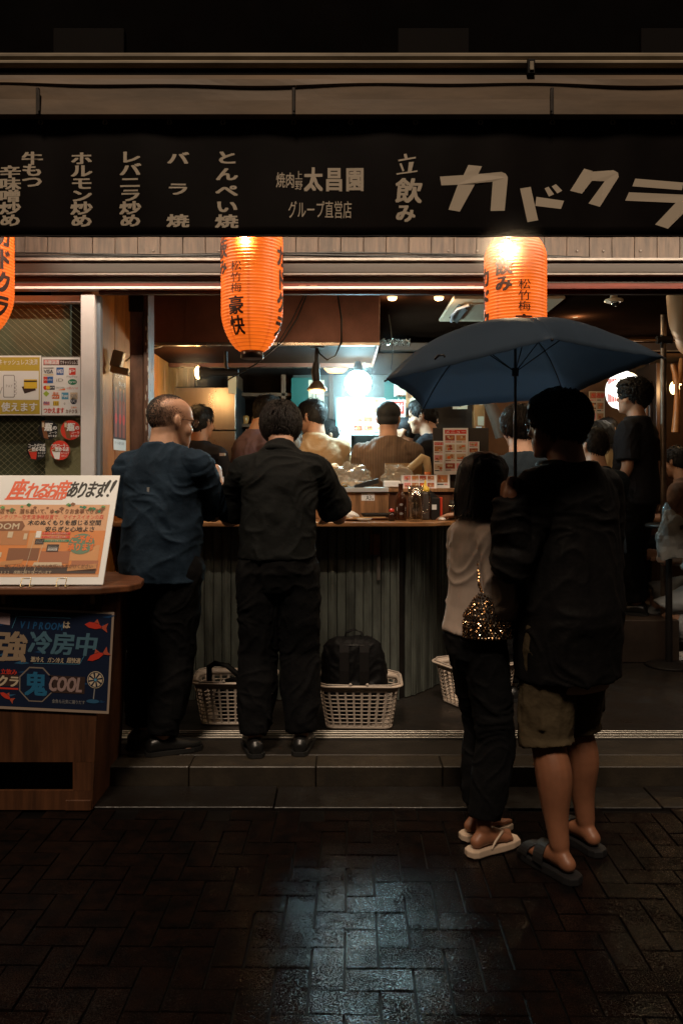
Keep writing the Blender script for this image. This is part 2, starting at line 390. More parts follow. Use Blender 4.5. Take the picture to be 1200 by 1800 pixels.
# ================================================================ street paving
a = math.radians(-.8)
root = thing('paving', (0, 0, 0), None, None); tag(root, kind='structure')
g = MB(); g.box(-9, 9, -4, 3.56, -.20, -.012); obj(g, 'joint_bed', M_joint, root)
OX, OY = .008, 2.283; PW = .1015
def paver_mesh(w, d):
    b = MB(); b.box(-w / 2, w / 2, -d / 2, d / 2, -.05, 0, c=0); me = bpy.data.meshes.new('paver'); me.from_pydata(b.v, [], b.f)
    bm = bmesh.new(); bm.from_mesh(me); bmesh.ops.recalc_face_normals(bm, faces=bm.faces); bm.to_mesh(me); bm.free()
    me.materials.append(M_paver); return me
pmh = paver_mesh(2 * PW - .0075, PW - .0075); pmv = paver_mesh(PW - .0075, 2 * PW - .0075)
cand = []
for i in range(-62, 62):
    for j in range(-34, 13):
        k = (i - j) % 4
        if k == 0: c = (i + 1, j + .5, 1)
        elif k == 3: c = (i + .5, j + 1, 0)
        else: continue
        lx, ly = c[0] * PW, c[1] * PW
        X = OX + lx * math.cos(a) - ly * math.sin(a); Y = OY + lx * math.sin(a) + ly * math.cos(a)
        if Y > 3.50 or abs(X) > 5.2: continue
        vis = Y > 1.98 and abs(X) < Y * .43 + .18
        cand.append((0 if vis else 1, Y, X, c[2], lx, ly))
rest = MB(); nv = 0
for v, Y, X, hz, lx, ly in sorted(cand):
    tz = RND.uniform(-.0018, .0018); t1, t2 = RND.gauss(0, .009), RND.gauss(0, .009)
    if v == 0 and nv < 300:
        o = bpy.data.objects.new('paver', pmh if hz else pmv); COL.objects.link(o); o.parent = root
        o.location = (X, Y, tz - .001); o.rotation_euler = (t1, t2, a); nv += 1
    else:
        w, d = (2 * PW - .0075, PW - .0075) if hz else (PW - .0075, 2 * PW - .0075)
        M = Matrix.Translation((X, Y, tz - .001)) @ Matrix.Rotation(a, 4, 'Z') @ Matrix.Rotation(t1, 4, 'X') @ Matrix.Rotation(t2, 4, 'Y')
        rest.box(-w / 2, w / 2, -d / 2, d / 2, -.03, 0, c=0, M=M)
obj(rest, 'paver_field', M_paver, root, kind='stuff')

# kerb stones lying flat, then the step of the shop front
kr = thing('kerb', (0, 3.6, 0), None, None); tag(kr, kind='structure')
x = -4.6
while x < 4.6:
    w = .86; B('kerb_stone', x + .003, x + w - .003, 3.525, 3.762, -.15, RND.uniform(.002, .006), M_kerb2, kr, c=.0025); x += w
st = thing('shop_step', (0, 3.9, 0), None, None); tag(st, kind='structure')
x = HX(555, 3.77) - .60 * 8
while x < 4.4:
    B('step_stone', x + .002, x + .598, 3.768, 3.925, -.1, .0945 + RND.uniform(-.001, .001), M_kerb, st, c=.004); x += .60
B('step_slab', -4.6, 4.6, 3.928, 4.15, -.1, .094, mat('worn_shaded_step_top', (.020, .016, .012), rough=.5, var=.4, vs=9, bump=.8, bs=60), st, c=.004)  # tread colour darkened, weaker light on it put into the stone
tr = thing('door_track', (0, 4.2, .095), None, None); tag(tr, kind='structure')
B('track_base', -1.9, 4.4, 4.152, 4.275, -.05, .096, M_dark, tr, c=.001)
for y in (4.158, 4.195, 4.232, 4.262):
    B('track_rail', -1.9, 4.4, y, y + .007, .0965, .106, mat('worn_track_metal', (.38, .35, .30), rough=.35, metal=.7), tr, c=.002)
B('shop_floor', -4.6, 4.6, 4.277, 9.6, -.1, .095, M_floor, None, kind='structure')
B('kitchen_floor', -1.9, .60, 5.55, 9.5, .0955, .28, M_floor, None, kind='structure')
# raised wooden platform on the side of the drinkers
pf = thing('raised_platform', (1.9, 6.5, .1), None, None); tag(pf, kind='structure')
B('platform_step', .62, HX(1193, 5.85), 5.85, 6.62, .0955, .405, mat('dark_platform_board', (.045, .03, .022), rough=.5, var=.4, vs=5), pf, c=.004)
B('platform_top', .62, 5.2, 6.625, 9.5, .0955, .403, mat('dusty_platform_floor', (.20, .125, .07), rough=.55, var=.5, vs=4, bump=.3, bs=30), pf, c=.004)

# ================================================================ building shell
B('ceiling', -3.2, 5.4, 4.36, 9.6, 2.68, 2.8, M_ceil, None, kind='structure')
bw = thing('back_wall', (0, 7.6, 0), None, None); tag(bw, kind='structure')
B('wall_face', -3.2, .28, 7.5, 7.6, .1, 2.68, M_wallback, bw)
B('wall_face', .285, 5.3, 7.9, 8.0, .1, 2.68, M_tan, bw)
sw = thing('side_wall', (-1.45, 6, 0), None, None); tag(sw, kind='structure')
for k in range(14):       # upright varnished boards of the side wall
    y0 = 4.40 + k * .23
    B('wall_board', -1.43, -1.38 + RND.uniform(-.002, .002), y0 + .0015, y0 + .2285, .1, 2.679, M_orangewood, sw, c=.003)
B('wall_core', -1.60, -1.432, 4.39, 7.6, .1, 2.679, M_wallin, sw)
B('party_wall', 4.6, 4.8, 4.3, 9.5, .1, 2.679, M_tan, None, kind='structure')
lw = thing('west_wall', (-3.2, 5, 0), None, None); tag(lw, kind='structure')
B('wall_face', -3.4, -3.2, 4.3, 9.5, .1, 2.679, M_wallin, lw)

# front above the opening
ft = thing('shop_front', (0, 4.2, 2.4), 'brown panelled shop front header running above the open bar', 'shop front')
# plank boards
pw = 39.6 * 4.2 / F; x = HX(203, 4.2) - pw * 30; i = 0
pb = MB(); pb.box(-.5, .5, 0, 0, 0, 0)
while x < 3.6:
    B('plank', x + .0012, x + pw - .0012, 4.195 + RND.uniform(-.002, .002), 4.22, HZ(455, 4.2), 3.05, M_plank, ft, c=.0018); x += pw
B('header_backing', -4.4, 4.6, 4.225, 4.35, 2.475, 3.3, M_dark, ft)
z1, z2 = HZ(459, 4.12), HZ(479, 4.12)
B('shutter_box', -4.4, 4.6, 4.135, 4.222, z2, z1, M_header, ft, c=.006)
B('trim_bar', -4.4, 4.6, 4.115, 4.222, z1 + .001, z1 + .018, M_alu, ft, c=.003)
B('trim_bar', -4.4, 4.6, 4.118, 4.222, z2 - .014, z2 - .001, M_alu, ft, c=.003)
B('shutter_slot', -4.4, 4.6, 4.155, 4.222, HZ(496, 4.12), z2 - .015, M_header, ft, c=.003)
z3 = HZ(497, 4.12)
B('red_beam', -4.4, 4.6, 4.13, 4.222, z3 - .020, z3, M_redbeam, ft, c=.003)
M_white = mat('white_enamel_rail', (.80, .78, .76), rough=.35)
B('white_rail', -4.4, HX(872, 4.11), 4.108, 4.17, z3 - .036, z3 - .021, M_white, ft, c=.003)
B('dim_rail_end', HX(873, 4.11), 4.6, 4.108, 4.17, z3 - .036, z3 - .021, M_redbeam, ft, c=.003)  # same rail carried on, red colour stands for its dimmer light here
B('lower_channel', HX(170, 4.1), 4.6, 4.135, 4.17, z3 - .054, z3 - .037, mat('brown_channel', (.035, .014, .009), rough=.6, spec=.1, var=.3, vs=6), ft, c=.002)
for (px, py) in ((530, 499), (550, 499), (830, 500), (1085, 502), (1105, 502)):
    B('tape_scrap', HX(px - 6, 4.068), HX(px + 7, 4.068), 4.1265, 4.1295, HZ(py + 3, 4.07), HZ(py - 3, 4.07), mat('old_tape', (.25, .10, .05), rough=.6), ft, c=0)
# screws in the planks
for px in (270, 385, 588, 788, 838, 1014, 1060, 1125):
    s = MB(); s.ell(P(px, 441, 4.19), (.006, .004, .006), nu=8, nv=5); obj(s, 'screw', M_alu, ft)
# upper facade, dark
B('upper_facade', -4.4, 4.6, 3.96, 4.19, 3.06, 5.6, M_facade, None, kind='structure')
for k, px in enumerate((90, 700, 1130)):
    B('soffit_beam', HX(px, 3.9), HX(px, 3.9) + .35, 3.93, 3.957, 3.55, 3.68, mat('soffit_brown', (.007, .0055, .005), rough=.8, spec=.1), None, kind='structure')

# ================================================================ awning: gutter, canvas, black banner
aw = thing('awning', (0, 3.62, 2.56), 'long black vinyl awning sign with cream Japanese lettering above the bar', 'awning')
def hbar(name, y0, y1, Z, depth, m, c=.01): return B(name, -3.6, 3.6, Z, Z + depth, HZ(y1, Z), HZ(y0, Z), m, aw, c=c)
hbar('gutter_pipe', 103, 115, 3.575, .09, M_gutter, .012)
hbar('gutter_lip', 91, 102, 3.58, .08, M_gutter, .009)
hbar('awning_gap_strip', 115.5, 131, 3.60, .2, M_dark, .004)  # dark bar stands for the shaded gap below the gutter
# canvas roll with a sagging fold
cv = MB(); rs = []
for i in range(97):
    x = -3.6 + i * .075; s = .006 * math.sin(x * 3.1) + .004 * math.sin(x * 7.7 + 1)
    zt = HZ(131, 3.58); zm = HZ(151, 3.58) + s; zb = HZ(203, 3.58)
    rs.append([(x, 3.585, zt), (x, 3.570 + s, (zt + zm) / 2), (x, 3.562 + s * .3, zm), (x, 3.572, zm - .006), (x, 3.570 + s * .4, (zm + zb) / 2), (x, 3.566, zb), (x, 3.66, zb), (x, 3.66, zt)])
cv.rings(rs, smooth=False); obj(cv, 'canvas_roll', M_valance, aw)
for px in (66, 516, 970):
    b = MB(); b.box(HX(px - 3, 3.56), HX(px + 3, 3.56), 3.560, 3.585, HZ(201, 3.56), HZ(153, 3.56), c=.003)
    b.box(HX(px - 2, 3.54), HX(px + 2, 3.54), 3.556, 3.561, HZ(196, 3.56), HZ(158, 3.56), c=.002)
    obj(b, 'bracket', mat('rusty_bracket', (.035, .025, .018), rough=.6, var=.4, vs=30), aw)
for px in (939,):
    b = MB(); b.box(HX(px - 7, 3.5), HX(px + 7, 3.5), 3.56, 3.585, HZ(117, 3.5), HZ(90, 3.5), c=.003); obj(b, 'pipe_clamp', M_dark, aw)
    b = MB(); b.box(HX(px - 3, 3.5), HX(px + 4, 3.5), 3.553, 3.56, HZ(112, 3.5), HZ(96, 3.5), c=.002); obj(b, 'pipe_clamp', M_gutter, aw)
BZ = 3.62
def bdisp(x, z): return .004 * math.sin(x * 4.3) * math.sin(z * 6) + .003 * math.sin(x * 11 + z * 3) + .002 * math.sin(x * 23)
nb = MB(); vs = []; fs = []; NX, NZ = 180, 12; zt, zb = HZ(204, BZ), HZ(415, BZ)
for L_ in (0, 1):
    for i in range(NX + 1):
        for j in range(NZ + 1):
            x = -3.6 + 7.2 * i / NX; z = zt + (zb - zt) * j / NZ
            vs.append((x, BZ + bdisp(x, z) + L_ * .003, z))
n1 = (NX + 1) * (NZ + 1); q = lambda i, j, l: l * n1 + i * (NZ + 1) + j
for i in range(NX):
    for j in range(NZ):
        for l in (0, 1): fs.append((q(i, j, l), q(i + 1, j, l), q(i + 1, j + 1, l), q(i, j + 1, l)))
    fs.append((q(i, 0, 0), q(i + 1, 0, 0), q(i + 1, 0, 1), q(i, 0, 1))); fs.append((q(i, NZ, 0), q(i + 1, NZ, 0), q(i + 1, NZ, 1), q(i, NZ, 1)))
for j in range(NZ):
    fs.append((q(0, j, 0), q(0, j + 1, 0), q(0, j + 1, 1), q(0, j, 1))); fs.append((q(NX, j, 0), q(NX, j + 1, 0), q(NX, j + 1, 1), q(NX, j, 1)))
nb.add(vs, fs, smooth=True); BAN = obj(nb, 'banner', M_banner, aw)
bm_ = MB(); bm_.tube([(-3.6 + 7.2 * i / 90, BZ + bdisp(-3.6 + 7.2 * i / 90, zb) + .001, zb) for i in range(91)], .005, 6); obj(bm_, 'banner_hem', M_banner, BAN)
for px in (-42, 72, 185, 298, 392, 516, 616, 730, 844, 970, 1076, 1182, 1290):
    s = MB(); c = P(px, 215, BZ - .006); pts = [c + Vector((.0095 * math.cos(t * math.pi / 6), 0, .0095 * math.sin(t * math.pi / 6))) for t in range(12)]
    s.tube(pts, .0032, 6, closed=True); obj(s, 'grommet', mat('dull_brass_ring', (.35, .28, .19), rough=.4, metal=.7), BAN)
def bsheet(): return Sheet(lambda x, y, d: (lambda p: Vector((p.x, BZ + bdisp(p.x, p.z) - d - .0012, p.z)))(P(x, y, BZ)))
def col(st, x, ys, w=37, h=27, bold=.03):
    s = bsheet()
    for ch, y in zip(st, ys): s.text(ch, x, y, w, h, K_cream, 0, bold)
    s.build('lettering', BAN)
yy = lambda y0, y1, n, h=26: [y0 + (y1 - h - y0) * k / (n - 1) for k in range(n)]
col('牛もつ', 39, yy(267, 334, 3), 38, 24, .035)
col('辛味噌炒め', -1, yy(291, 400, 5, 24), 40, 23, .035)
col('ホルモン炒め', 124, yy(267, 400, 6, 24), 40, 24, .035)
col('レバニラ炒め', 210, yy(265, 400, 6, 24), 40, 24, .035)
col('バラ焼', 293, [266, 320, 376], 40, 24, .035)
col('とんぺい焼', 378, [264, 293, 322, 350, 376], 41, 25, .035)
s = bsheet(); s.text('焼肉', 485, 302, 16.5, 29, K_cream, 0, .012); s.text('上', 518, 299, 14, 17, K_cream, 0, .008); s.text('野', 518, 316, 14, 18, K_cream, 0, .008)
s.text('太昌園', 534, 293, 33, 44, K_cream, 0, .040, dx=36.5); s.build('lettering', BAN)
s = bsheet(); s.text('グループ直営店', 506, 352, 16, 33, K_cream, 0, .006, dx=16.1); s.build('lettering', BAN)
s = bsheet()
for pts in ([(699, 282), (730, 276), (730, 279), (700, 285)], [(709, 272), (714, 271), (716, 280), (711, 282)], [(701, 289), (705, 288), (710, 301), (707, 303)], [(718, 286), (727, 285), (722, 305), (716, 304)], [(696, 306), (733, 300), (733, 302.5), (697, 308.5)]): s.poly(pts, K_cream, 0)
s.text('飲', 694, 313, 48, 46, K_cream, 0, .03, shear=.08); s.text('み', 694, 358, 36, 34, K_cream, 0, .04); s.build('lettering', BAN)
# the big katakana, cut as polygons
def big(polys):
    s = bsheet()
    for p in polys: s.poly([(600 + x / 2, y / 2) for x, y in p], K_cream, 0)
    s.build('lettering', BAN)
big([[(345, 622), (428, 616), (445, 580), (493, 585), (480, 612), (560, 606), (575, 612), (583, 625), (572, 742), (523, 742), (530, 640), (470, 645), (415, 744), (375, 738), (408, 650), (350, 653)]])
big([[(626, 664), (664, 657), (690, 775), (652, 782)], [(684, 692), (781, 706), (770, 735), (680, 724)], [(713, 662), (727, 656), (746, 683), (728, 691)], [(738, 655), (753, 647), (775, 670), (758, 680)]])
big([[(853, 591), (885, 600), (879, 602), (955, 598), (970, 607), (973, 622), (908, 726), (868, 714), (925, 636), (880, 634), (845, 680), (803, 670)]])
big([[(1030, 629), (1270, 648), (1265, 674), (1020, 656)], [(1008, 677), (1240, 687), (1250, 700), (1145, 805), (1100, 790), (1172, 714), (995, 706)]])

# cables under the planks
cb = MB()
for off, r in ((0, .008), (1.8, .005), (-1.6, .005)):
    pts = []
    for i in range(80):
        px = -120 + i * 18; y = 449 + off * 1.6 + 2 * math.sin(px / 95. + off) + (0 if px < 900 else (px - 900) * .055)
        pts.append(P(px, y, 4.15 - off * .004))
    cb.tube(pts, r, 6)
tag(obj(cb, 'power_cable', M_rubber), 'bundle of black cables strung along the planks above the lanterns', 'cable')

# tube lamp hidden behind the banner: it lights the planks, the white rail and the door
tl = thing('tube_lamp', (0, 3.78, 2.80), 'long tube lamp fixed behind the black banner, washing the planks with light', 'lamp')
for k in range(5):
    x0 = -3.2 + k * 1.3
    b = MB(); b.tube([(x0, 3.76, 2.80), (x0 + 1.2, 3.76, 2.80)], .013, 10); obj(b, 'tube', mat('tube_glow', (.9, .85, .8), .5, emit=(1., .86, .68), es=3.), tl)
    b = MB(); b.box(x0 - .02, x0 + 1.22, 3.74, 3.78, 2.818, 2.85, c=.003); obj(b, 'fitting', M_white, tl)
al = bpy.data.lights.new('tube_lamp_light', 'AREA'); al.shape = 'RECTANGLE'; al.size = 6.6; al.size_y = .03; al.energy = 68; al.color = (1., .80, .60)
ao = bpy.data.objects.new('tube_lamp_light', al); COL.objects.link(ao); ao.location = (0, 3.76, 2.782); ao.rotation_euler = (math.radians(46), 0, 0)

# unseen fill light added inside the header to brighten the counter
al2 = bpy.data.lights.new('header_fill_light', 'AREA'); al2.shape = 'RECTANGLE'; al2.size = 2.6; al2.size_y = .03; al2.energy = 9; al2.color = (1., .70, .42)
ao2 = bpy.data.objects.new('header_fill_light', al2); COL.objects.link(ao2); ao2.location = (.75, 4.385, 2.50); ao2.rotation_euler = (math.radians(38), 0, 0)
t2 = thing('fill_strip', (.45, 4.38, 2.46), 'added housing of the unseen fill light inside the header above the counter', 'lamp')
b = MB(); b.box(-1.25, 2.15, 4.36, 4.405, 2.505, 2.53, c=.003); obj(b, 'housing', M_dark, t2)

# ================================================================ glass door on the left
gd = thing('sliding_door', (-1.6, 4.2, .1), 'pale framed wired glass sliding door covered with payment posters', 'door')
xa, xb, xc = HX(147, 4.18), HX(171, 4.18), -3.0
B('door_stile', xa, xb, 4.135, 4.20, .107, z3 - .055, M_frame, gd, c=.003)
B('door_stile', xb + .001, xb + .02, 4.17, 4.215, .107, z3 - .055, mat('blue_grey_gasket', (.18, .22, .27), rough=.5), gd, c=.002)
B('top_rail', xc, xa - .001, 4.165, 4.215, HZ(533, 4.18), z3 - .055, M_frame, gd, c=.003)
B('bottom_rail', xc, xa - .001, 4.165, 4.215, .107, .22, M_frame, gd, c=.003)
B('glass_pane', xc, xa - .001, 4.186, 4.192, .221, HZ(533, 4.18) - .001, glassmat('dusty_glass', (.80, .82, .78), .02, .10), gd, c=0)
wm = MB()
z0, z1 = .221, HZ(533, 4.18); sp = 11 * 4.19 / F
for dgn in (1, -1):
    k = -120
    while k < 220:
        # line x = xa - t, z = z1 - dgn*t*.95 + offset
        c0 = z1 - k * sp * 1.0
        pts = []
        for t in (0, 1.6):
            pts.append((xa - t, c0 + dgn * t * .9))
        # clip in z
        (x0, q0), (x1, q1) = pts
        lo, hi = z0 + .002, (z1 - .002 if dgn == 1 else HZ(735, 4.18))
        def at(zv): return x0 + (x1 - x0) * (zv - q0) / (q1 - q0)
        a0, b0 = (x0, q0), (x1, q1)
        if max(q0, q1) > lo and min(q0, q1) < hi:
            def cl(p): return p if lo <= p[1] <= hi else (at(lo), lo) if p[1] < lo else (at(hi), hi)
            p0, p1 = cl(a0), cl(b0)
            if abs(p0[0] - p1[0]) > .01: wm.tube([(p0[0], 4.1935 + (.001 if dgn > 0 else 0), p0[1]), (p1[0], 4.1935 + (.001 if dgn > 0 else 0), p1[1])], .0010, 3, caps=False)
        k += 1
obj(wm, 'wire_mesh', mat('glass_wire', (.75, .66, .50), rough=.4, metal=.5), gd, kind='stuff')
# dim room behind the glass
B('partition', -2.9, -1.44, 4.24, 4.26, .11, 2.41, mat('greenish_partition', (.22, .23, .17), rough=.6, var=.4, vs=3), None, kind='structure')
B('curtain', HX(80, 4.21), HX(146, 4.21), 4.207, 4.222, .23, HZ(690, 4.21), mat('cream_curtain', (.74, .66, .45), rough=.8, var=.15, vs=4), None, c=.004, label='cream curtain hanging behind the glass door under the card poster', cat='curtain')

# ================================================================ bar counter
bc = thing('bar_counter', (-.4, 5, .095), 'curved standing bar counter with varnished top and corrugated grey front', 'counter')
def extr(pts, z0, z1, m=None):
    b = MB(); n = len(pts); b.add([(x, y, z) for z in (z0, z1) for x, y in pts], [list(range(n))[::-1], [n + i for i in range(n)]] + [(i, (i + 1) % n, n + (i + 1) % n, n + i) for i in range(n)]); return b
top = [(-1.378, 4.70), (.36, 4.70), (.50, 4.715), (.60, 4.76), (.69, 4.86), (.76, 5.02), (.82, 5.25), (.85, 5.5), (.85, 6.6), (.45, 6.6), (.45, 5.36), (-1.378, 5.36)]
o = obj(extr(top, 1.167, 1.195), 'countertop', M_counter, bc); bv = o.modifiers.new('bevel', 'BEVEL'); bv.width = .006; bv.segments = 2; bv.limit_method = 'ANGLE'
base = [(-1.378, 4.89), (.34, 4.89), (.44, 4.99), (.56, 5.15), (.67, 5.33), (.72, 5.5), (.72, 6.5)]
back = [(.55, 6.5), (.55, 5.4), (.4, 5.1), (.3, 5.02), (-1.378, 5.02)]
obj(extr(base + back, .0955, 1.166), 'counter_core', M_dark, bc)
def along(pts, d):
    for (x0, y0), (x1, y1) in zip(pts, pts[1:]):
        L = math.hypot(x1 - x0, y1 - y0)
        if d <= L: return x0 + (x1 - x0) * d / L, y0 + (y1 - y0) * d / L, math.atan2(y1 - y0, x1 - x0)
        d -= L
    return None
d = .0; LT = 2.6; k = 0
while d < 3.2:
    w = .054
    p = along(base, d + w / 2)
    if not p: break
    b = MB()
    if not (1.718 < d + w / 2 < 1.80):
        M = Matrix.Translation((p[0], p[1], 0)) @ Matrix.Rotation(p[2], 4, 'Z')
        b.box(-w / 2 + .0018, w / 2 - .0018, -.016 - RND.uniform(0, .003), -.0005, .097, 1.165, c=.004, M=M)
        if k % 2 == 0: b.box(-w / 2 + .016, w / 2 - .016, -.024, -.0165, .097, 1.165, c=.003, M=M)
        obj(b, 'front_board', M_cfront, bc)
    d += w; k += 1
B('plain_panel', .338, .352, 4.865, 4.889, .097, 1.165, M_cfront, bc, c=.003)
B('hasp', HX(655, 4.86), HX(668, 4.86), 4.845, 4.866, HZ(975, 4.86), HZ(938, 4.86), mat('rusty_hasp', (.16, .06, .03), rough=.5, metal=.4, var=.4, vs=30), bc, c=.002)
B('hasp', HX(650, 4.86), HX(654, 4.86), 4.85, 4.866, HZ(975, 4.86), HZ(928, 4.86), MATS['rusty_hasp'], bc, c=.002)
B('latch_strip', HX(662, 4.86), HX(668, 4.86), 4.85, 4.866, HZ(1020, 4.86), HZ(978, 4.86), M_alu, bc, c=.002)
# raised wooden case behind the top with a pale metal edge
cs = thing('service_case', (.3, 5.2, 1.195), 'oak fronted raised shelf case with pale metal edge and A3 tag on the counter', 'display case')
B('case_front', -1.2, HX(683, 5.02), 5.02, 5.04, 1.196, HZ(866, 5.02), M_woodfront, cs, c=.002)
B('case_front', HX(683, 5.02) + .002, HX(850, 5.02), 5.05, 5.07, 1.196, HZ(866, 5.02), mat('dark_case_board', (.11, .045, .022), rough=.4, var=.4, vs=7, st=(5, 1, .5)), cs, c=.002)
B('edge_strip', -1.2, HX(683, 5.0), 5.0, 5.34, HZ(865, 5.0), HZ(857.5, 5.0), mat('pale_steel_edge', (.62, .65, .66), rough=.35, metal=.4), cs, c=.002)
B('case_top', HX(683, 5.0) + .002, HX(850, 5.0), 5.03, 5.34, HZ(865, 5.0), HZ(859, 5.0), M_woodfront, cs, c=.002)
B('case_body', -1.2, HX(848, 5.05), 5.075, 5.33, 1.196, HZ(867, 5.02), M_dark, cs, c=.002)
s = flat(5.019); s.rect(635, 867, 658, 880, K_white, 0); s.fit('A3', 643, 871, 652, 879, K_black, 1, .01); s.fit('a', 653.4, 875, 656.5, 879, K_black, 1, .01); s.rect(637, 868, 646, 869.2, K_grey, 1); s.build('price_tag', cs)

# ================================================================ steel column and side poster
pc = thing('steel_column', (HX(245, 4.45), 4.45, .095), 'chipped brown painted steel column at the edge of the kitchen opening', 'column')
x0, x1 = HX(228, 4.42), HX(262, 4.42); xm = HX(253, 4.42)
B('column_web', x0, xm, 4.42, 4.53, .096, 2.678, M_post, pc, c=.005)
B('column_flange', xm + .001, x1, 4.405, 4.55, .096, 2.678, M_post, pc, c=.004)
B('column_collar', x0 - .004, xm + .002, 4.413, 4.535, HZ(548, 4.42), 2.677, M_dark, pc, c=.003)
tp = MB()
for k in range(22):
    y = 560 + k * 15 + RND.uniform(-4, 4); tp.ell(P(259 + RND.uniform(-3, 2), y, 4.404), (.004, .0015, RND.uniform(.008, .025)), nu=7, nv=4)
obj(tp, 'bare_paint_chip', mat('chip_primer', (.45, .40, .33), rough=.5), pc, kind='stuff')
# beer bottle poster on the side wall (wall plane x = -1.38)
ps = Sheet(lambda x, y, d: Vector((-1.378 + d, 4.82 + x * .28, HZ(652, 4.9) - y * .42)))
ps.rect(0, 0, 1, 1, K_dark, 0)
ps.rect(0, 1, 1, 1.16, K_white, 0); ps.text('ビールあります', .08, 1.03, .11, .05, K_grey, 1)
for i, xx in enumerate((.18, .5, .8)):
    ps.rect(xx - .1, .42, xx + .1, .97, K_meat, 1); ps.rect(xx - .04, .26, xx + .04, .45, K_meat, 1); ps.circ(xx, .70, .1, K_red, 2, ry=.08); ps.rect(xx - .05, .24, xx + .05, .28, K_food, 2)
ps.text('ビンは', .08, .02, .22, .09, K_white, 2); ps.text('おいる', .36, .13, .2, .08, K_white, 2)
tag(ps.build('bottle_poster'), 'dark poster of three beer bottles on the orange side wall', 'poster')
for k, (y, h) in enumerate(((.56, .03), (.70, .03), (.86, .045), (.92, .03))):
    pass
# ================================================================ inside the bar
def bulb_light(name, loc, power, color, size=.05):
    l = bpy.data.lights.new(name, 'POINT'); l.energy = power; l.color = color; l.shadow_soft_size = size
    o = bpy.data.objects.new(name, l); COL.objects.link(o); o.location = loc; return o
def emis(name, c, s): return mat(name, c, .5, emit=c, es=s)
M_black = mat('matt_black_plastic', (.012, .012, .012), rough=.45)
# hood
hd = thing('exhaust_hood', (-.55, 5.8, 2.3), 'wide greasy stainless exhaust hood with a red sheen over the grill', 'exhaust hood')
zl = HZ(607, 5.3)
B('hood_face', -1.375, HX(667, 5.3), 5.30, 5.31, zl, 2.678, M_hood, hd, c=.002)
B('hood_side', HX(667, 5.3) - .012, HX(667, 5.3), 5.311, 6.37, zl, 2.678, M_hood, hd, c=.002)
B('hood_back', -1.375, HX(667, 5.3) - .013, 6.36, 6.37, zl, 2.678, M_hood, hd, c=.002)
B('hood_liner', -1.374, HX(667, 5.3) - .014, 5.312, 6.358, zl + .03, zl + .045, mat('hood_liner_steel', (.020, .0065, .002), rough=.8, spec=.05, metal=0, var=.3, vs=3), hd, c=0)
B('gutter_lip', -1.375, HX(667, 5.3), 5.27, 5.299, zl - .006, zl + .016, M_steel, hd, c=.003)
B('gutter_lip', -1.375, HX(667, 5.3), 6.371, 6.395, zl - .006, zl + .01, M_steel, hd, c=.003)
for px in (325, 470, 600):   # seams on the face
    B('face_seam', HX(px, 5.3), HX(px, 5.3) + .004, 5.296, 5.2995, zl + .02, 2.67, M_hood, hd, c=0)

# very bright bare lamp, white
L1 = P(629, 674, 6.15)
wl_ = thing('work_lamp', L1, 'dazzling white bare work lamp above the pinned menus', 'lamp')
b = MB(); b.ell(L1, .10, nu=24, nv=14); obj(b, 'bulb', emis('white_lamp_glow', (.52, .90, 1.), 170), wl_)
b = MB(); b.lathe(L1 + Vector((0, .0, .08)), [(.03, 0), (.035, .05), (.02, .09)], 14); obj(b, 'lamp_holder', M_black, wl_)
bulb_light('work_lamp_light', L1 + Vector((0, -.14, 0)), 3, (.80, .93, 1.), .09)
# reflector lamp under the hood, face turned down, with a fill point light added below it
sl = thing('clip_lamp', P(557, 655, 5.6), 'black swivel lamp with wire reflector hanging under the hood edge', 'lamp')
b = MB(); b.tube([P(557, 608, 5.45), P(556, 640, 5.45)], .014, 10); b.tube([P(556, 638, 5.45), P(554, 655, 5.45), P(556, 672, 5.45)], [.024, .03, .026], 14); obj(b, 'swivel_arm', M_black, sl)
b = MB(); b.lathe(P(557, 686, 5.45), [(.068, 0), (.066, .012), (.045, .04), (.026, .062), (.02, .064)], 24, caps=False); o = obj(b, 'reflector', mat('wire_reflector', (.50, .40, .28), rough=.3, metal=.8), sl); md = o.modifiers.new('thick', 'SOLIDIFY'); md.thickness = .003
b = MB(); b.ell(P(557, 686, 5.45), (.055, .055, .022)); obj(b, 'lens', emis('warm_lens', (1., .62, .25), 1.2), sl)
b = MB(); b.lathe(P(557, 611, 5.45), [(.05, -.005), (.05, .012)], 16); obj(b, 'base_plate', M_black, sl)
bulb_light('clip_lamp_light', P(557, 700, 5.40), 9, (1., .72, .42), .05)
# warm spotlight at left under the hood
L2 = P(346, 655, 5.75)
sp = thing('spot_lamp', L2, 'warm glowing spot lamp on a black arm beside the steel panel', 'lamp')
b = MB(); b.tube([L2 + Vector((.02, 0, 0)), L2 + Vector((.07, 0, 0)), L2 + Vector((.11, 0, 0)), L2 + Vector((.30, 0, -.0))], [.045, .042, .028, .026], 16); obj(b, 'housing', M_black, sp)
b = MB(); b.ell(L2 + Vector((.01, 0, 0)), (.022, .042, .046)); obj(b, 'lens', emis('warm_spot_glow', (1., .58, .20), 45), sp)
b = MB(); b.tube([L2 + Vector((.22, 0, 0)), L2 + Vector((.21, 0, .06)), L2 + Vector((.21, 0, .17))], .014, 8); b.lathe(L2 + Vector((.21, 0, .165)), [(.04, 0), (.04, .012)], 14); obj(b, 'arm', M_black, sp)
bulb_light('spot_lamp_light', L2 + Vector((-.08, -.05, -.02)), 4.5, (1., .60, .26), .05)
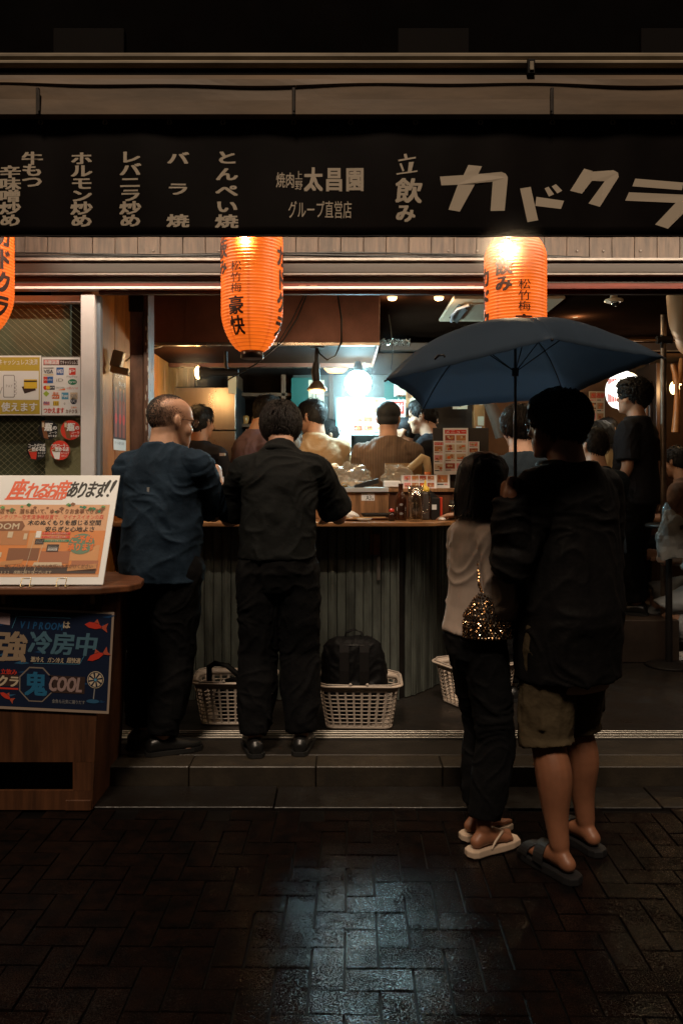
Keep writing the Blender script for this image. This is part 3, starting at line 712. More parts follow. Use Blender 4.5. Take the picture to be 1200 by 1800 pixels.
# cables hanging from the hood
cb = MB()
cb.tube([P(540, 515, 5.25), P(522, 560, 5.22), P(497, 600, 5.22), P(450, 640, 5.26), P(400, 668, 5.4)], .005, 6)
cb.tube([P(536, 515, 5.25), P(512, 565, 5.22), P(487, 606, 5.22)], .004, 6)
tag(obj(cb, 'lamp_cable', M_rubber), 'black lamp cable drooping across the hood to the spot lamp', 'cable')
cb = MB(); cb.tube([P(593, 515, 5.25), P(600, 560, 5.22), P(600, 600, 5.24), P(590, 625, 5.3), P(575, 633, 5.36), P(562, 622, 5.42), P(558, 612, 5.45)], .006, 7)
tag(obj(cb, 'lamp_cable', M_rubber), 'black looped cable feeding the wire reflector lamp', 'cable')
cb = MB(); cb.tube([P(681, 540, 6), P(687, 580, 6), P(690, 620, 6), P(687, 650, 6)], .004, 6)
tag(obj(cb, 'lamp_cable', M_rubber), 'thin black cable hanging straight beside the hood end', 'cable')
# clip lamp at the left wall
cl = thing('wall_spotlight', P(210, 640, 4.75), 'grey box spotlight tilted on the orange wall above the bottle poster', 'lamp')
b = MB(); M = Matrix.Translation(P(208, 632, 4.72)) @ Matrix.Rotation(.25, 4, 'Y'); b.box(-.035, .03, -.03, .03, -.05, .05, c=.006, M=M); obj(b, 'housing', mat('grey_lamp_box', (.20, .15, .11), rough=.4), cl)
b = MB(); M = Matrix.Translation(P(213, 652, 4.72)) @ Matrix.Rotation(.2, 4, 'Y'); b.box(-.055, .055, -.04, .04, -.02, .02, c=.004, M=M); obj(b, 'reflector', M_steel, cl)
b = MB(); b.tube([P(222, 635, 4.75), P(238, 620, 4.75), P(262, 615, 4.75), P(285, 608, 4.85)], .006, 8); obj(b, 'conduit', mat('cream_conduit', (.6, .42, .2), rough=.4), cl)

# steel panel and shelving at the back left
fr = thing('steel_cabinet', P(352, 870, 6.6), 'brushed stainless kitchen cabinet catching a warm light streak', 'cabinet')
B('upper_door', HX(292, 6.6), HX(414, 6.6), 6.60, 6.63, HZ(756, 6.6), HZ(681, 6.6), M_steel, fr, c=.004)
B('lower_door', HX(292, 6.6), HX(414, 6.6), 6.605, 6.635, .30, HZ(757, 6.6), M_steel, fr, c=.004)
B('cabinet_body', HX(290, 6.6), HX(416, 6.6), 6.64, 7.2, .285, HZ(679, 6.6), M_dark, fr, c=.004)
sh = thing('back_shelf', P(480, 800, 7.1), 'dark wooden kitchen shelf stacked with bowls and jars below the hood', 'shelf')
for z in (1.35, 1.62, 1.89, 2.16): B('shelf_board', HX(420, 7.1), HX(580, 7.1), 6.95, 7.3, z, z + .03, mat('shelf_wood', (.10, .045, .02), rough=.5, var=.3, vs=6), sh, c=.003)
for px in (418, 500, 582): B('shelf_upright', HX(px, 7.1) - .02, HX(px, 7.1) + .02, 6.95, 7.3, .29, 2.35, MATS['shelf_wood'], sh, c=.003)
for k in range(22):
    zb = (1.38, 1.65, 1.92)[k % 3]; x = HX(428 + (k // 3) * 19 + RND.uniform(-3, 3), 7.05); r = RND.uniform(.03, .05); h = RND.uniform(.05, .15)
    b = MB(); b.lathe((x, 7.08, zb + .001), [(r * .7, 0), (r, h * .5), (r, h * .9), (r * .6, h)], 14)
    tag(obj(b, 'jar', RND.choice([mat('amber_jar', (.30, .12, .03), rough=.3), mat('white_jar', (.5, .45, .36), rough=.4), mat('steel_pot', (.4, .36, .3), rough=.35, metal=.8)])), 'small jar or pot standing on the dark kitchen shelf', 'jar', 'jars and pots on the dark kitchen shelf')
# white wall fan / paper by the shelf
B('paper_notice', HX(401, 6.4), HX(415, 6.4), 6.40, 6.41, HZ(692, 6.4), HZ(653, 6.4), mat('creamy_paper', (.62, .48, .28), rough=.7), None, c=0, label='pale folded notice sheet pinned beside the spot lamp arm', cat='notice')
pd = thing('pendant_lamp', P(588, 650, 6.8), 'amber paper lamp shade half hidden behind the reflector lamp', 'lamp')
b = MB(); b.lathe(P(590, 655, 6.8), [(.07, 0), (.10, .03), (.115, .06)], 20); obj(b, 'shade', emis('amber_shade', (1., .55, .2), 1.6), pd)
# posters on the back wall, to the right of the bright lamp
B('poster_board', HX(515, 7.0), HX(700, 7.0), 6.99, 7.02, .30, 2.35, mat('greenish_tile_wall', (.05, .06, .05), rough=.35, var=.2, vs=4), None, kind='structure')
def poster(fn, Z, name, label, cat='poster'):
    s = flat(Z); fn(s); return tag(s.build(name), label, cat)
def f1(s):
    s.rect(590, 698, 617, 800, K_white, 0); s.rect(590, 698, 593, 800, K_sky, 1); s.rect(590, 698, 617, 701, K_sky, 1); s.rect(598, 702, 616, 798, K_white, 2)
    s.text('はしごめ', 600, 714, 7, 9, K_sky, 3, vert=True); s.text('ポイントカード', 609, 706, 6, 7.5, K_red, 3, vert=True)
poster(f1, 6.42, 'menu_board', 'white hand lettered board with a cyan border under the dazzling lamp')
poster(lambda s: (menu(s, 618, 700, 676, 765, 3, '', 3, 4), s.text('カード', 619, 716, 10, 13, K_red, 6, vert=True)), 6.40, 'menu_poster', 'food photo menu poster behind the man in the striped shirt')
poster(lambda s: (s.rect(676, 703, 712, 760, K_white, 0), s.rect(678, 705, 710, 728, K_red, 1), s.text('酎', 696, 708, 12, 15, K_white, 2), s.rect(680, 732, 708, 756, K_pale, 1), s.text('ハイ', 684, 735, 10, 12, K_red, 2)), 6.44, 'menu_poster', 'white poster with a red upper half beside the striped shirt man')
def f2(s):
    s.rect(675, 668, 722, 716, K_teal, 0); s.rect(692, 673, 718, 697, K_white, 1); s.text('友だち追加', 693, 702, 4.5, 6, K_white, 1); s.rect(696, 677, 714, 693, K_pale, 2)
poster(f2, 6.70, 'wall_sign', 'dark green sign with a plain white square near the umbrella edge', 'sign')
poster(lambda s: (s.rect(713, 682, 737, 716, K_lbrown, 0), s.circ(726, 705, 7, K_pale, 1), s.rect(716, 685, 722, 700, K_brown, 1), s.rect(728, 685, 733, 698, K_pale, 1)), 6.68, 'wall_picture', 'small brown picture card pinned next to the dark green sign', 'picture')
poster(lambda s: (s.rect(795, 704, 821, 719, K_pale, 0), s.rect(807, 708, 809, 715, K_brown, 1)), 6.9, 'price_card', 'small cream card pinned under the near edge of the umbrella', 'sign')
poster(lambda s: (s.rect(512, 664, 552, 715, K_teal, 0), s.rect(542, 668, 570, 720, K_pale, 1), s.text('リ', 546, 690, 12, 16, K_black, 2)), 6.9, 'wall_poster', 'green and cream poster under the reflector lamp')
def f3(s):
    menu(s, 1034, 688, 1062, 765, 12, '', 2, 4, K_pale); s.text('居酒屋', 1038, 691, 8, 9, K_red, 6, .03)
poster(f3, 7.85, 'menu_poster', 'cream paper menu on the tan wall left of the white lantern')
# dangling tinsel and beam at the far side
bm2 = B('kitchen_beam', HX(668, 6.9), 4.4, 6.88, 6.96, HZ(616, 6.9), HZ(603, 6.9), mat('beam_brown', (.08, .045, .03), rough=.5), None, kind='structure')
tn = MB()
for k in range(260):
    px = RND.uniform(668, 720) if k < 190 else RND.uniform(990, 1015); c = P(px, RND.uniform(597, 606) if k < 190 else RND.uniform(595, 612), 6.86); d = Vector((RND.gauss(0, 1), RND.gauss(0, 1), RND.gauss(0, 1))).normalized() * .018; e = Vector((RND.gauss(0, 1), RND.gauss(0, 1), RND.gauss(0, 1))).normalized() * .004
    tn.add([c - d - e, c - d + e, c + d + e, c + d - e], [(0, 1, 2, 3)])
tag(obj(tn, 'tinsel', mat('silver_tinsel', (.8, .75, .68), rough=.25, metal=.9), recalc=False), 'silver tinsel garland crumpled along the dark ceiling beam', 'garland', kind='stuff')
# right part: dark ceiling fittings
ac = thing('ceiling_air_conditioner', (1.14, 5.75, 2.6), 'square beige ceiling air conditioner cassette with open flap', 'air conditioner')
b = MB(); b.box(.75, 1.50, 5.34, 6.14, 2.655, 2.679, c=.006); obj(b, 'panel', mat('beige_plastic', (.42, .33, .23), rough=.45), ac)
b = MB(); b.box(.86, 1.39, 5.46, 6.02, 2.645, 2.654, c=.004); obj(b, 'grille', mat('dull_grille', (.26, .20, .14), rough=.5), ac)
b = MB(); M = Matrix.Translation((.83, 5.75, 2.645)) @ Matrix.Rotation(.6, 4, 'Y'); b.box(-.05, .05, -.24, .24, -.005, .005, c=.003, M=M); obj(b, 'flap', M_black, ac)
b = MB(); b.tube([(.87, 5.42, 2.63), (.80, 5.5, 2.62), (.79, 5.7, 2.615), (.82, 5.95, 2.62)], .01, 8); obj(b, 'drain_hose', mat('grey_hose', (.3, .28, .3), rough=.4), ac)
for k in range(13):   # hand written menu strips pinned in a row
    px = 702 + k * 9.6 if k < 6 else 985 + (k - 6) * 9
    s = flat(7.16 if k < 6 else 7.88); hgt = RND.uniform(26, 34); y0 = 648 + RND.uniform(-2, 2) if k < 6 else 632 + RND.uniform(-2, 2); s.rect(px, y0, px + 7, y0 + hgt, RND.choice([K_pale, K_white, K_yellow]), 0)
    s.text(RND.choice(['枝豆', 'もつ煮', '冷奴', 'ハイ', '生', 'レバ']), px + 1.2, y0 + 2, 4.6, 5.4, RND.choice([K_black, K_red]), 1, 0, vert=True); s.build('menu_strip', label='small hand written menu strip pinned in the row on the far wall', cat='menu strip', group='hand written menu strips on the far walls')
for k in range(9):
    c = P(700 + k * 7.5, 700 + RND.uniform(-3, 3), 6.7); b = MB(); L_ = RND.uniform(.10, .16); b.tube([c, c - Vector((RND.uniform(-.01, .01), 0, L_))], .003, 5); b.ell(c - Vector((0, 0, L_ + .02)), (.022, .008, .028)); tag(obj(b, 'ladle', M_steel), 'steel ladle hanging over the narrow kitchen shelf', 'ladle', 'ladles over the narrow kitchen shelf')
B('utensil_rail', HX(695, 6.7), HX(770, 6.7), 6.69, 6.71, HZ(697, 6.7), HZ(694, 6.7), M_steel, None, label='steel rail with ladles above the narrow kitchen shelf', cat='rail')
for px, py, lab in ((689, 522, 'small round ceiling downlight next to the hood corner'), (771, 522, 'small round ceiling downlight next to the air conditioner')):
    dl = thing('downlight', P(px, py, 5.4), lab, 'lamp'); c = P(px, py, 5.4)
    b = MB(); b.lathe(c, [(.03, -.012), (.035, 0), (.065, .022), (.066, .026)], 22); obj(b, 'rim', emis('downlight_rim', (1., .72, .36), 1.3), dl)
    b = MB(); b.ell(c + Vector((0, 0, -.012)), (.030, .030, .012)); obj(b, 'lens', emis('downlight_lens', (1., .8, .45), 5), dl)
    bulb_light('downlight_light', c + Vector((0, 0, -.06)), 3.5, (1., .68, .36), .03)
c = P(1010, 549, 6.1); ct = thing('ceiling_spot', c, 'single glowing ceiling spot beside the air conditioner', 'lamp')
b = MB(); b.ell(c, .028); obj(b, 'bulb', emis('ceiling_spot_glow', (1., .83, .5), 28), ct); b = MB(); b.tube([c + Vector((0, 0, .025)), (c.x, c.y, 2.679)], .02, 10); obj(b, 'socket', M_black, ct)
bulb_light('ceiling_spot_light', c + Vector((0, -.03, -.07)), 9, (1., .70, .38), .04)
dc = thing('dome_camera', P(1078, 535, 5.3), 'small white security camera dome on the dark ceiling', 'camera'); c = P(1078, 530, 5.3)
b = MB(); b.lathe(c, [(.045, -.006), (.062, .003), (.058, .014), (.025, .022), (.022, .05)], 20); obj(b, 'housing', mat('cream_plastic', (.52, .42, .30), rough=.4), dc)
b = MB(); b.ell(c + Vector((.01, 0, -.006)), .027); obj(b, 'dome', mat('smoked_dome', (.01, .01, .01), rough=.05), dc)
du = MB(); du.tube([P(1200, 470, 5.2), P(1206, 560, 5.5), P(1215, 600, 6.4)], [.12, .12, .12], 18); tag(obj(du, 'ventilation_duct', mat('tan_duct', (.36, .20, .10), rough=.45, metal=.3)), 'round tan ventilation duct at the ceiling edge beyond the pole', 'duct')
# pole and cross pipe
pl = thing('steel_pole', (HX(1165, 6.0), 6.0, .405), 'dark steel pole standing on the platform edge beside the curly haired man', 'pole')
b = MB(); b.tube([(HX(1165, 6), 6.0, .406), (HX(1165, 6), 6.0, 2.679)], .022, 14); obj(b, 'post', mat('dark_pole_steel', (.16, .12, .09), rough=.35, metal=.6, var=.4, vs=10), pl)
b = MB(); b.tube([(HX(960, 6), 6.0, HZ(598, 6)), (HX(1163, 6), 6.0, HZ(598, 6)), (HX(1290, 6), 6.0, HZ(600, 6))], .009, 8); obj(b, 'cross_pipe', mat('copper_pipe', (.6, .34, .18), rough=.3, metal=.8), pl)
b = MB(); b.tube([(HX(1152, 6), 5.99, HZ(598, 6)), (HX(1178, 6), 5.99, HZ(598, 6))], .03, 10); b.tube([(HX(1160, 6), 5.975, HZ(612, 6)), (HX(1160, 6), 5.975, HZ(590, 6))], .012, 8); obj(b, 'clamp', M_dark, pl)
# paper lantern, white with red
c = P(1096, 688, 6.9); lt = thing('white_lantern', c, 'round white paper lantern with red rim behind the curly haired man', 'lantern')
b = MB(); pr = [(.04, -.17)] + [(.155 * math.cos(math.radians(t)) ** .6, .15 * math.sin(math.radians(t))) for t in range(-80, 81, 10)] + [(.04, .17)]
b.lathe(c, pr, 26); obj(b, 'paper', mat('lit_white_paper', (.9, .86, .8), .6, emit=(.95, .93, .88), es=2.1), lt)
s = Sheet(lambda x, y, d: c + Vector(((.157 + d) * math.sin(x), -(.157 + d) * math.cos(x), y)))
for k in range(7):
    s.rect(-1.35 + k * .1, -.10, -1.27 + k * .1, -.02 - .008 * k, K_red, 0)
    s.rect(-1.35 + k * .1, .05 + .006 * k, -1.27 + k * .1, .10, K_red, 0)
s.build('red_print', lt); bulb_light('white_lantern_light', c + Vector((-.1, -.3, 0)), 4.5, (1., .85, .62), .15)
c = P(1100, 668, 7.0); b = MB(); b.ell(c, (.10, .10, .07)); tag(obj(b, 'globe_lamp', emis('globe_glow', (1., .78, .42), 2.6)), 'yellow globe lamp peeping over the white lantern', 'lamp')
c = P(1183, 682, 7.2); b = MB(); b.ell(c, (.035, .035, .06)); tag(obj(b, 'candle_bulb', emis('candle_glow', (1., .72, .3), 6)), 'small warm bulb beside the forked branch', 'lamp')
bulb_light('candle_light', c + Vector((0, -.15, 0)), 7, (1., .62, .28), .05)
# forked branch decoration, hanging bottles
fb = MB()
for a_, b_ in (((1186, 760), (1189, 675)), ((1189, 675), (1181, 640)), ((1190, 675), (1197, 630))):
    fb.tube([P(a_[0], a_[1], 7.0), P((a_[0] + b_[0]) / 2 + 1, (a_[1] + b_[1]) / 2, 7.0), P(b_[0], b_[1], 7.0)], [.035, .028, .02], 9)
tag(obj(fb, 'forked_branch', mat('orange_branch', (.45, .17, .05), rough=.4, var=.3, vs=8)), 'forked orange varnished branch standing by the far wall', 'branch')
mr = thing('wall_cabinet', P(1190, 780, 7.3), 'dark slanted wall cabinet behind the forked branch', 'cabinet')
B('cabinet_side', HX(1145, 7.4), HX(1160, 7.4), 7.3, 7.8, .41, HZ(640, 7.4), mat('dark_cabinet_wood', (.05, .025, .015), rough=.4), mr)
B('cabinet_back', HX(1162, 7.4), HX(1260, 7.4), 7.7, 7.8, .41, HZ(630, 7.4), MATS['dark_cabinet_wood'], mr)
for k, px in enumerate((1126, 1134, 1141)):
    b = MB(); b.tube([P(px, 780, 7.4), P(px + 1, 670, 7.4)], .02, 8); tag(obj(b, 'slat', MATS['dark_cabinet_wood']), 'dark upright screen slat left of the pole', 'slat', 'upright screen slats left of the pole')
# wooden pillar with notes, middle
pp = thing('wooden_pillar', P(842, 780, 6.9), 'orange wooden pillar with paper notes behind the tall menu stand', 'pillar')
B('pillar_post', HX(833, 6.9), HX(852, 6.9), 6.9, 7.0, .41, 2.3, mat('pillar_wood', (.38, .16, .05), rough=.5, var=.3, vs=5, st=(4, 1, .4)), pp)
s = flat(6.898); s.rect(839, 732, 850, 748, K_pale, 0); s.rect(841, 702, 848, 712, K_pale, 0); s.rect(836, 750, 846, 757, K_white, 0); s.build('note', pp)
db = MB(); db.tube([P(858, 706, 6.85), P(872, 735, 6.8), P(878, 770, 6.8)], [.05, .06, .04], 9); tag(obj(db, 'draped_cloth', mat('brown_cloth', (.09, .05, .03), rough=.8)), 'brown cloth hanging beside the wooden pillar', 'cloth')
B('dark_panel', HX(715, 7.2), HX(832, 7.2), 7.2, 7.25, .41, HZ(640, 7.2), mat('dark_panel_wood', (.022, .018, .016), rough=.5), None, kind='structure')
B('oven_shelf', HX(705, 6.6), HX(770, 6.6), 6.6, 6.9, HZ(745, 6.6), HZ(735, 6.6), M_steel, None, label='narrow steel shelf with shiny cups behind the cap wearing cook', cat='shelf')
for k in range(7):
    c = P(713 + k * 8.5, 731, 6.65); b = MB(); b.lathe(Vector((c.x, c.y, HZ(735, 6.6) + .001)), [(.018, 0), (.022, .05), (.021, .05)], 12); tag(obj(b, 'cup', M_steel), 'small shiny cup lined up on the narrow steel shelf', 'cup', 'cups on the narrow steel shelf')

# ================================================================ on the counter
CT = 1.1955; CS = HZ(857.5, 5.0) + .0005
def lathe_obj(name, c, prof, m, parent=None, n=24, caps=True, **kw):
    b = MB(); b.lathe(c, prof, n, caps=caps); return obj(b, name, m, parent, **kw)
M_bot = mat('brown_bottle_glass', (.045, .013, .005), rough=.08, spec=.8)
c = Vector((HX(704, 4.90), 4.90, CT)); t = thing('beer_bottle', c, 'brown beer bottle with dark label next to the glass mug', 'bottle')
lathe_obj('glass', c, [(.0, 0), (.034, 0), (.036, .006), (.036, .125), (.033, .145), (.016, .175), (.0145, .215), (.0155, .217), (.0155, .226), (.012, .226)], M_bot, t)
s = Sheet(lambda x, y, d: c + Vector(((.0365 + d) * math.sin(x), -(.0365 + d) * math.cos(x), y)))
s.rect(-.9, .03, 1.0, .11, K_black, 0); s.rect(-.75, .06, .85, .082, K_white, 1); s.text('BEER', -.7, .084, .4, -.022, K_black, 2, .03); s.circ(0, .098, .3, K_grey, 1, ry=.008); s.circ(0, .043, .3, K_grey, 1, ry=.008); s.build('label', t)
M_gl = glassmat('clear_glass', (.86, .86, .83), .20, .05)
c = Vector((HX(730, 4.80), 4.80, CT)); t = thing('beer_mug', c, 'almost empty tall glass beer mug with handle', 'mug')
lathe_obj('glass', c, [(.0, 0), (.042, 0), (.044, .01), (.045, .11), (.048, .215), (.044, .215), (.041, .11), (.038, .02), (0, .018)], M_gl, t, 32)
b = MB(); b.tube([c + Vector((.045, 0, .175)), c + Vector((.070, 0, .18)), c + Vector((.082, 0, .165)), c + Vector((.082, 0, .085)), c + Vector((.072, 0, .060)), c + Vector((.043, 0, .052))], .0075, 10); obj(b, 'handle', M_gl, t)
lathe_obj('beer', c, [(0, .019), (.0325, .019), (.0335, .05), (0, .05)], glassmat('thin_beer', (.9, .72, .4), .06), t)
b = MB()
for k in range(5): b.box(-.012, .012, -.012, .012, -.012, .012, c=.003, M=Matrix.Translation(c + Vector((RND.uniform(-.012, .012), RND.uniform(-.012, .012), .055 + .012 * k))) @ Matrix.Rotation(RND.uniform(0, 3), 4, (RND.random(), RND.random(), 1)))
obj(b, 'ice', M_gl, t)
c = Vector((HX(747, 4.95), 4.95, CT)); t = thing('sauce_bottle', c, 'dark squeeze bottle with bright yellow nozzle cap', 'bottle')
lathe_obj('bottle_body', c, [(0, 0), (.026, 0), (.027, .01), (.027, .16), (.024, .175), (0, .175)], mat('smoked_plastic', (.06, .05, .045), rough=.3), t)
lathe_obj('nozzle_cap', c, [(.024, .176), (.025, .20), (.010, .21), (.006, .235), (.003, .25)], mat('yellow_plastic', (.75, .50, .03), rough=.4), t)
t = thing('condiment_rack', (HX(765, 4.97), 4.97, CT), 'black and red condiment caddy with white label beside the mug', 'caddy')
B('caddy_box', HX(757, 4.95), HX(772, 4.95), 4.93, 5.0, CT + .001, HZ(875, 4.95), M_black, t)
B('red_carton', HX(772.5, 4.95), HX(777, 4.95), 4.94, 4.99, CT + .001, HZ(874, 4.95), mat('red_carton', (.6, .05, .02), rough=.5), t)
B('white_label', HX(759, 4.92), HX(767, 4.92), 4.925, 4.929, HZ(896, 4.92), HZ(887, 4.92), K_white, t, c=0)
b = MB(); b.add([(HX(755, 4.94), 4.94, HZ(861, 4.94)), (HX(770, 4.94), 4.94, HZ(874, 4.94)), (HX(755, 4.94), 4.94, HZ(875, 4.94)), (HX(755, 4.96), 4.96, HZ(861, 4.94)), (HX(770, 4.96), 4.96, HZ(874, 4.94)), (HX(755, 4.96), 4.96, HZ(875, 4.94))], [(0, 1, 2), (5, 4, 3), (0, 3, 4, 1), (1, 4, 5, 2), (2, 5, 3, 0)]); obj(b, 'napkin_fold', M_black, t)
# standing menus
def stand(name, label, x0, y0, x1, y1, Z, seed, title, cols, rows, lean=.12, th=.004):
    zt, zb = HZ(y0, Z), HZ(y1, Z); xa, xb = HX(x0, Z), HX(x1, Z); hh = zt - zb
    b = MB(); b.add([(xa, Z, zb), (xb, Z, zb), (xb, Z + lean * hh, zt), (xa, Z + lean * hh, zt), (xa, Z + th, zb), (xb, Z + th, zb), (xb, Z + th + lean * hh, zt), (xa, Z + th + lean * hh, zt)],
                    [(0, 1, 2, 3), (7, 6, 5, 4), (0, 4, 5, 1), (1, 5, 6, 2), (2, 6, 7, 3), (3, 7, 4, 0)])
    o = tag(obj(b, name, K_white), label, 'menu')
    s = Sheet(lambda x, y, d: Vector((xa + x * (xb - xa), Z + lean * hh * (1 - y) - d, zt - y * hh)))
    menu(s, .02, .02, .98, .98, seed, title, cols, rows); s.build('print', o); return o
stand('menu_card', 'low landscape menu card standing behind the mug and bottle', 705, 835, 767, 862, 5.08, 5, '', 4, 2)
stand('tall_menu', 'tallest food photo menu board standing on the counter case', 779, 752, 823, 834, 5.2, 8, 'メニュー', 2, 4, .08)
stand('tall_menu', 'narrow orange titled menu slip beside the tallest menu board', 762, 775, 780, 834, 5.17, 21, 'カドクラ', 1, 3, .06)
stand('menu_card', 'small food menu card right of the tallest menu board', 823, 776, 842, 800, 5.22, 33, '', 1, 2, .05)
B('menu_backing', HX(760, 5.24), HX(858, 5.24), 5.235, 5.242, CS, HZ(752, 5.24), mat('smoked_acrylic', (.06, .055, .05), rough=.12), None, label='smoked acrylic board behind the food menus on the case', cat='board')
stand('menu_card', 'grey bordered card with a dark sandal shaped drawing by the bob haired woman', 766, 834, 790, 858, 5.12, 44, '', 1, 1, .05)
t = stand('menu_card', 'little menu card in the stand between the two men at the counter', 377, 838, 393, 880, 4.95, 51, 'ドリンク', 1, 3, .04)
stand('menu_card', 'second little menu card touching the black shirt at the counter', 397, 841, 407, 905, 4.98, 52, '', 1, 4, .04)
# trays and plates
t = thing('black_tray', (HX(666, 4.95), 4.95, CT), 'black iron plate on a brown wooden board on the counter', 'tray')
b = MB(); b.lathe((HX(666, 4.95), 4.95, CT), [(0, 0), (.10, 0), (.13, .012), (.128, .016), (.09, .008), (0, .006)], 28, M=Matrix.Diagonal((1, .62, 1))); obj(b, 'wooden_board', mat('tray_wood', (.14, .06, .03), rough=.4), t)
b = MB(); b.lathe((HX(663, 4.95), 4.95, CT + .017), [(0, 0), (.085, 0), (.105, .022), (.10, .024), (.08, .006), (0, .005)], 28, M=Matrix.Diagonal((1, .6, 1))); obj(b, 'iron_plate', mat('black_iron', (.012, .012, .012), rough=.4), t)
c = P(622, 905, 4.85); b = MB(); b.lathe((c.x, 4.88, CT), [(0, 0), (.05, 0), (.09, .014), (.088, .017), (.05, .006), (0, .005)], 24); tag(obj(b, 'plate', mat('tan_ceramic', (.45, .27, .13), rough=.3)), 'tan ceramic plate holding a crumpled napkin', 'plate')
def crumple(name, c, r, m, label, cat, seed, sub=3, amp=.35, **kw):
    bm = bmesh.new(); bmesh.ops.create_icosphere(bm, subdivisions=sub, radius=1.); rr = random.Random(seed)
    ph = [(Vector((rr.gauss(0, 1), rr.gauss(0, 1), rr.gauss(0, 1))) * 2.2, rr.uniform(0, 6)) for _ in range(12)]
    for v in bm.verts:
        k = 1 + amp * sum(abs(math.sin(v.co.dot(a) + p)) - .6 for a, p in ph) / 4
        v.co = Vector((v.co.x * r[0] * k, v.co.y * r[1] * k, max(-.5, v.co.z) * r[2] * k))
    me = bpy.data.meshes.new(name); bm.to_mesh(me); bm.free(); me.materials.append(m)
    o = from_mesh(me, name, None, Vector(c) * 0 + Vector((0, 0, 0)))
    zmin = min(v.co.z for v in me.vertices)
    o.location = Vector(c) - Vector((0, 0, zmin)); WL[o.name] = Vector(o.location); return tag(o, label, cat, **kw)
crumple('napkin', (HX(616, 4.86), 4.86, CT + .008), (.05, .04, .03), K_white, 'crumpled white napkin on the tan plate', 'napkin', 3)
crumple('napkin', (HX(776, 4.87), 4.87, CT), (.022, .02, .012), K_white, 'small crumpled tissue under the hand with the watch', 'tissue', 4)
crumple('food_heap', (HX(585, 5.7), 5.70, HZ(827, 5.7)), (.06, .04, .03), mat('pale_food', (.6, .42, .22), rough=.6), 'heap of pale snacks in front of the tan shirted men', 'food', 9)
M_bag = mat('crinkled_clear_bag', (.62, .57, .48), rough=.22, alpha=.42, spec=.8)
crumple('plastic_bag', (HX(615, 5.16), 5.16, CS), (.12, .09, .085), M_bag, 'crinkled clear plastic bag of buns lying on the pale metal edge', 'bag', 6, 4, .5)
for k in range(6):
    c = (HX(606 + k * 6, 5.16), 5.14 + .03 * (k % 2), CS + .02); b = MB(); b.ell(c, (.028, .025, .02)); tag(obj(b, 'bun', mat('bun_yellow', (.55, .33, .10), rough=.5)), 'small yellow bun inside the crinkled plastic bag', 'bun', 'buns inside the plastic bag')
M = Matrix.Translation((HX(646, 5.12), 5.12, CS + .028)) @ Matrix.Rotation(-.28, 4, 'Y')
b = MB(); b.box(-.09, .07, -.06, .06, -.018, .012, c=.004, M=M); tag(obj(b, 'black_box', M_black), 'tilted black plastic food box next to the crinkled bag', 'box')
crumple('plastic_bag', (HX(700, 5.2), 5.2, CS), (.095, .06, .085), M_bag, 'tall clear plastic bag leaning on the cardboard box', 'bag', 16, 4, .4)
t = thing('cardboard_box', (HX(710, 5.28), 5.28, CS), 'open brown cardboard box standing on the case behind the beer bottle', 'box')
xa, xb = HX(677, 5.25), HX(742, 5.25); zt = HZ(814, 5.25); M_card = mat('cardboard', (.40, .25, .12), rough=.75, var=.12, vs=12)
B('box_side', xa, xb, 5.26, 5.265, CS, zt, M_card, t, c=0); B('box_side', xa, xb, 5.33, 5.335, CS, zt, M_card, t, c=0); B('box_end', xa, xa + .005, 5.266, 5.329, CS, zt, M_card, t, c=0); B('box_end', xb - .005, xb, 5.266, 5.329, CS, zt, M_card, t, c=0)
b = MB(); b.tube([P(718, 826, 5.22), P(744, 803, 5.22), P(748, 806, 5.22), P(752, 826, 5.22), P(752, 845, 5.22)], [.024, .026, .028, .026, .024], 14); tag(obj(b, 'paper_roll', mat('bent_paper_roll', (.58, .44, .24), rough=.7)), 'bent tube of pale wrapping paper sticking up from the box', 'paper roll')
B('white_pack', HX(674, 5.08), HX(704, 5.08), 5.07, 5.14, CS, HZ(845, 5.08), K_white, None, label='white paper packet below the tall clear bag', cat='packet', c=.006)
c = Vector((HX(751, 5.15), 5.15, CS)); t = thing('spice_jar', c, 'spice jar with orange lid behind the low menu card', 'jar')
lathe_obj('jar_body', c, [(0, 0), (.02, 0), (.021, .07), (.018, .08), (0, .08)], mat('jar_white', (.6, .5, .4), rough=.3), t, 16); lathe_obj('lid', c, [(.021, .081), (.021, .10), (0, .10)], mat('orange_lid', (.75, .20, .04), rough=.4), t, 16)
c = Vector((HX(735, 5.2), 5.2, CS)); b = MB(); b.ell(c + Vector((0, 0, .055)), (.04, .03, .03)); b.lathe(c, [(.03, 0), (.035, .055)], 16); tag(obj(b, 'tea_bowl', mat('pale_green_glaze', (.42, .48, .38), rough=.3)), 'pale green glazed bowl between the box and the spice jar', 'bowl')
c = Vector((HX(795, 4.98), 4.98, CT)); t = thing('water_glass', c, 'small drinking glass with a paper slip beside the bob haired woman', 'glass')
lathe_obj('glass', c, [(0, 0), (.022, 0), (.026, .10), (.024, .10), (.020, .01), (0, .01)], M_gl, t, 22)
lathe_obj('chopstick_cup', Vector((HX(797, 5.06), 5.06, CT)), [(0, 0), (.028, 0), (.03, .12), (.027, .12), (.025, .02)], mat('dark_cup', (.03, .025, .02), rough=.4), None, label='dark chopstick cup behind the small drinking glass', cat='cup')
for k in range(8):
    b = MB(); a = Vector((HX(797, 5.06), 5.06, CT + .01)); b.tube([a, a + Vector((RND.uniform(-.022, .022), RND.uniform(-.015, .015), .18))], .0025, 5); tag(obj(b, 'chopstick', mat('chopstick_wood', (.5, .3, .12), rough=.5)), 'wooden chopstick sticking out of the dark cup', 'chopstick', 'chopsticks in the dark cup')
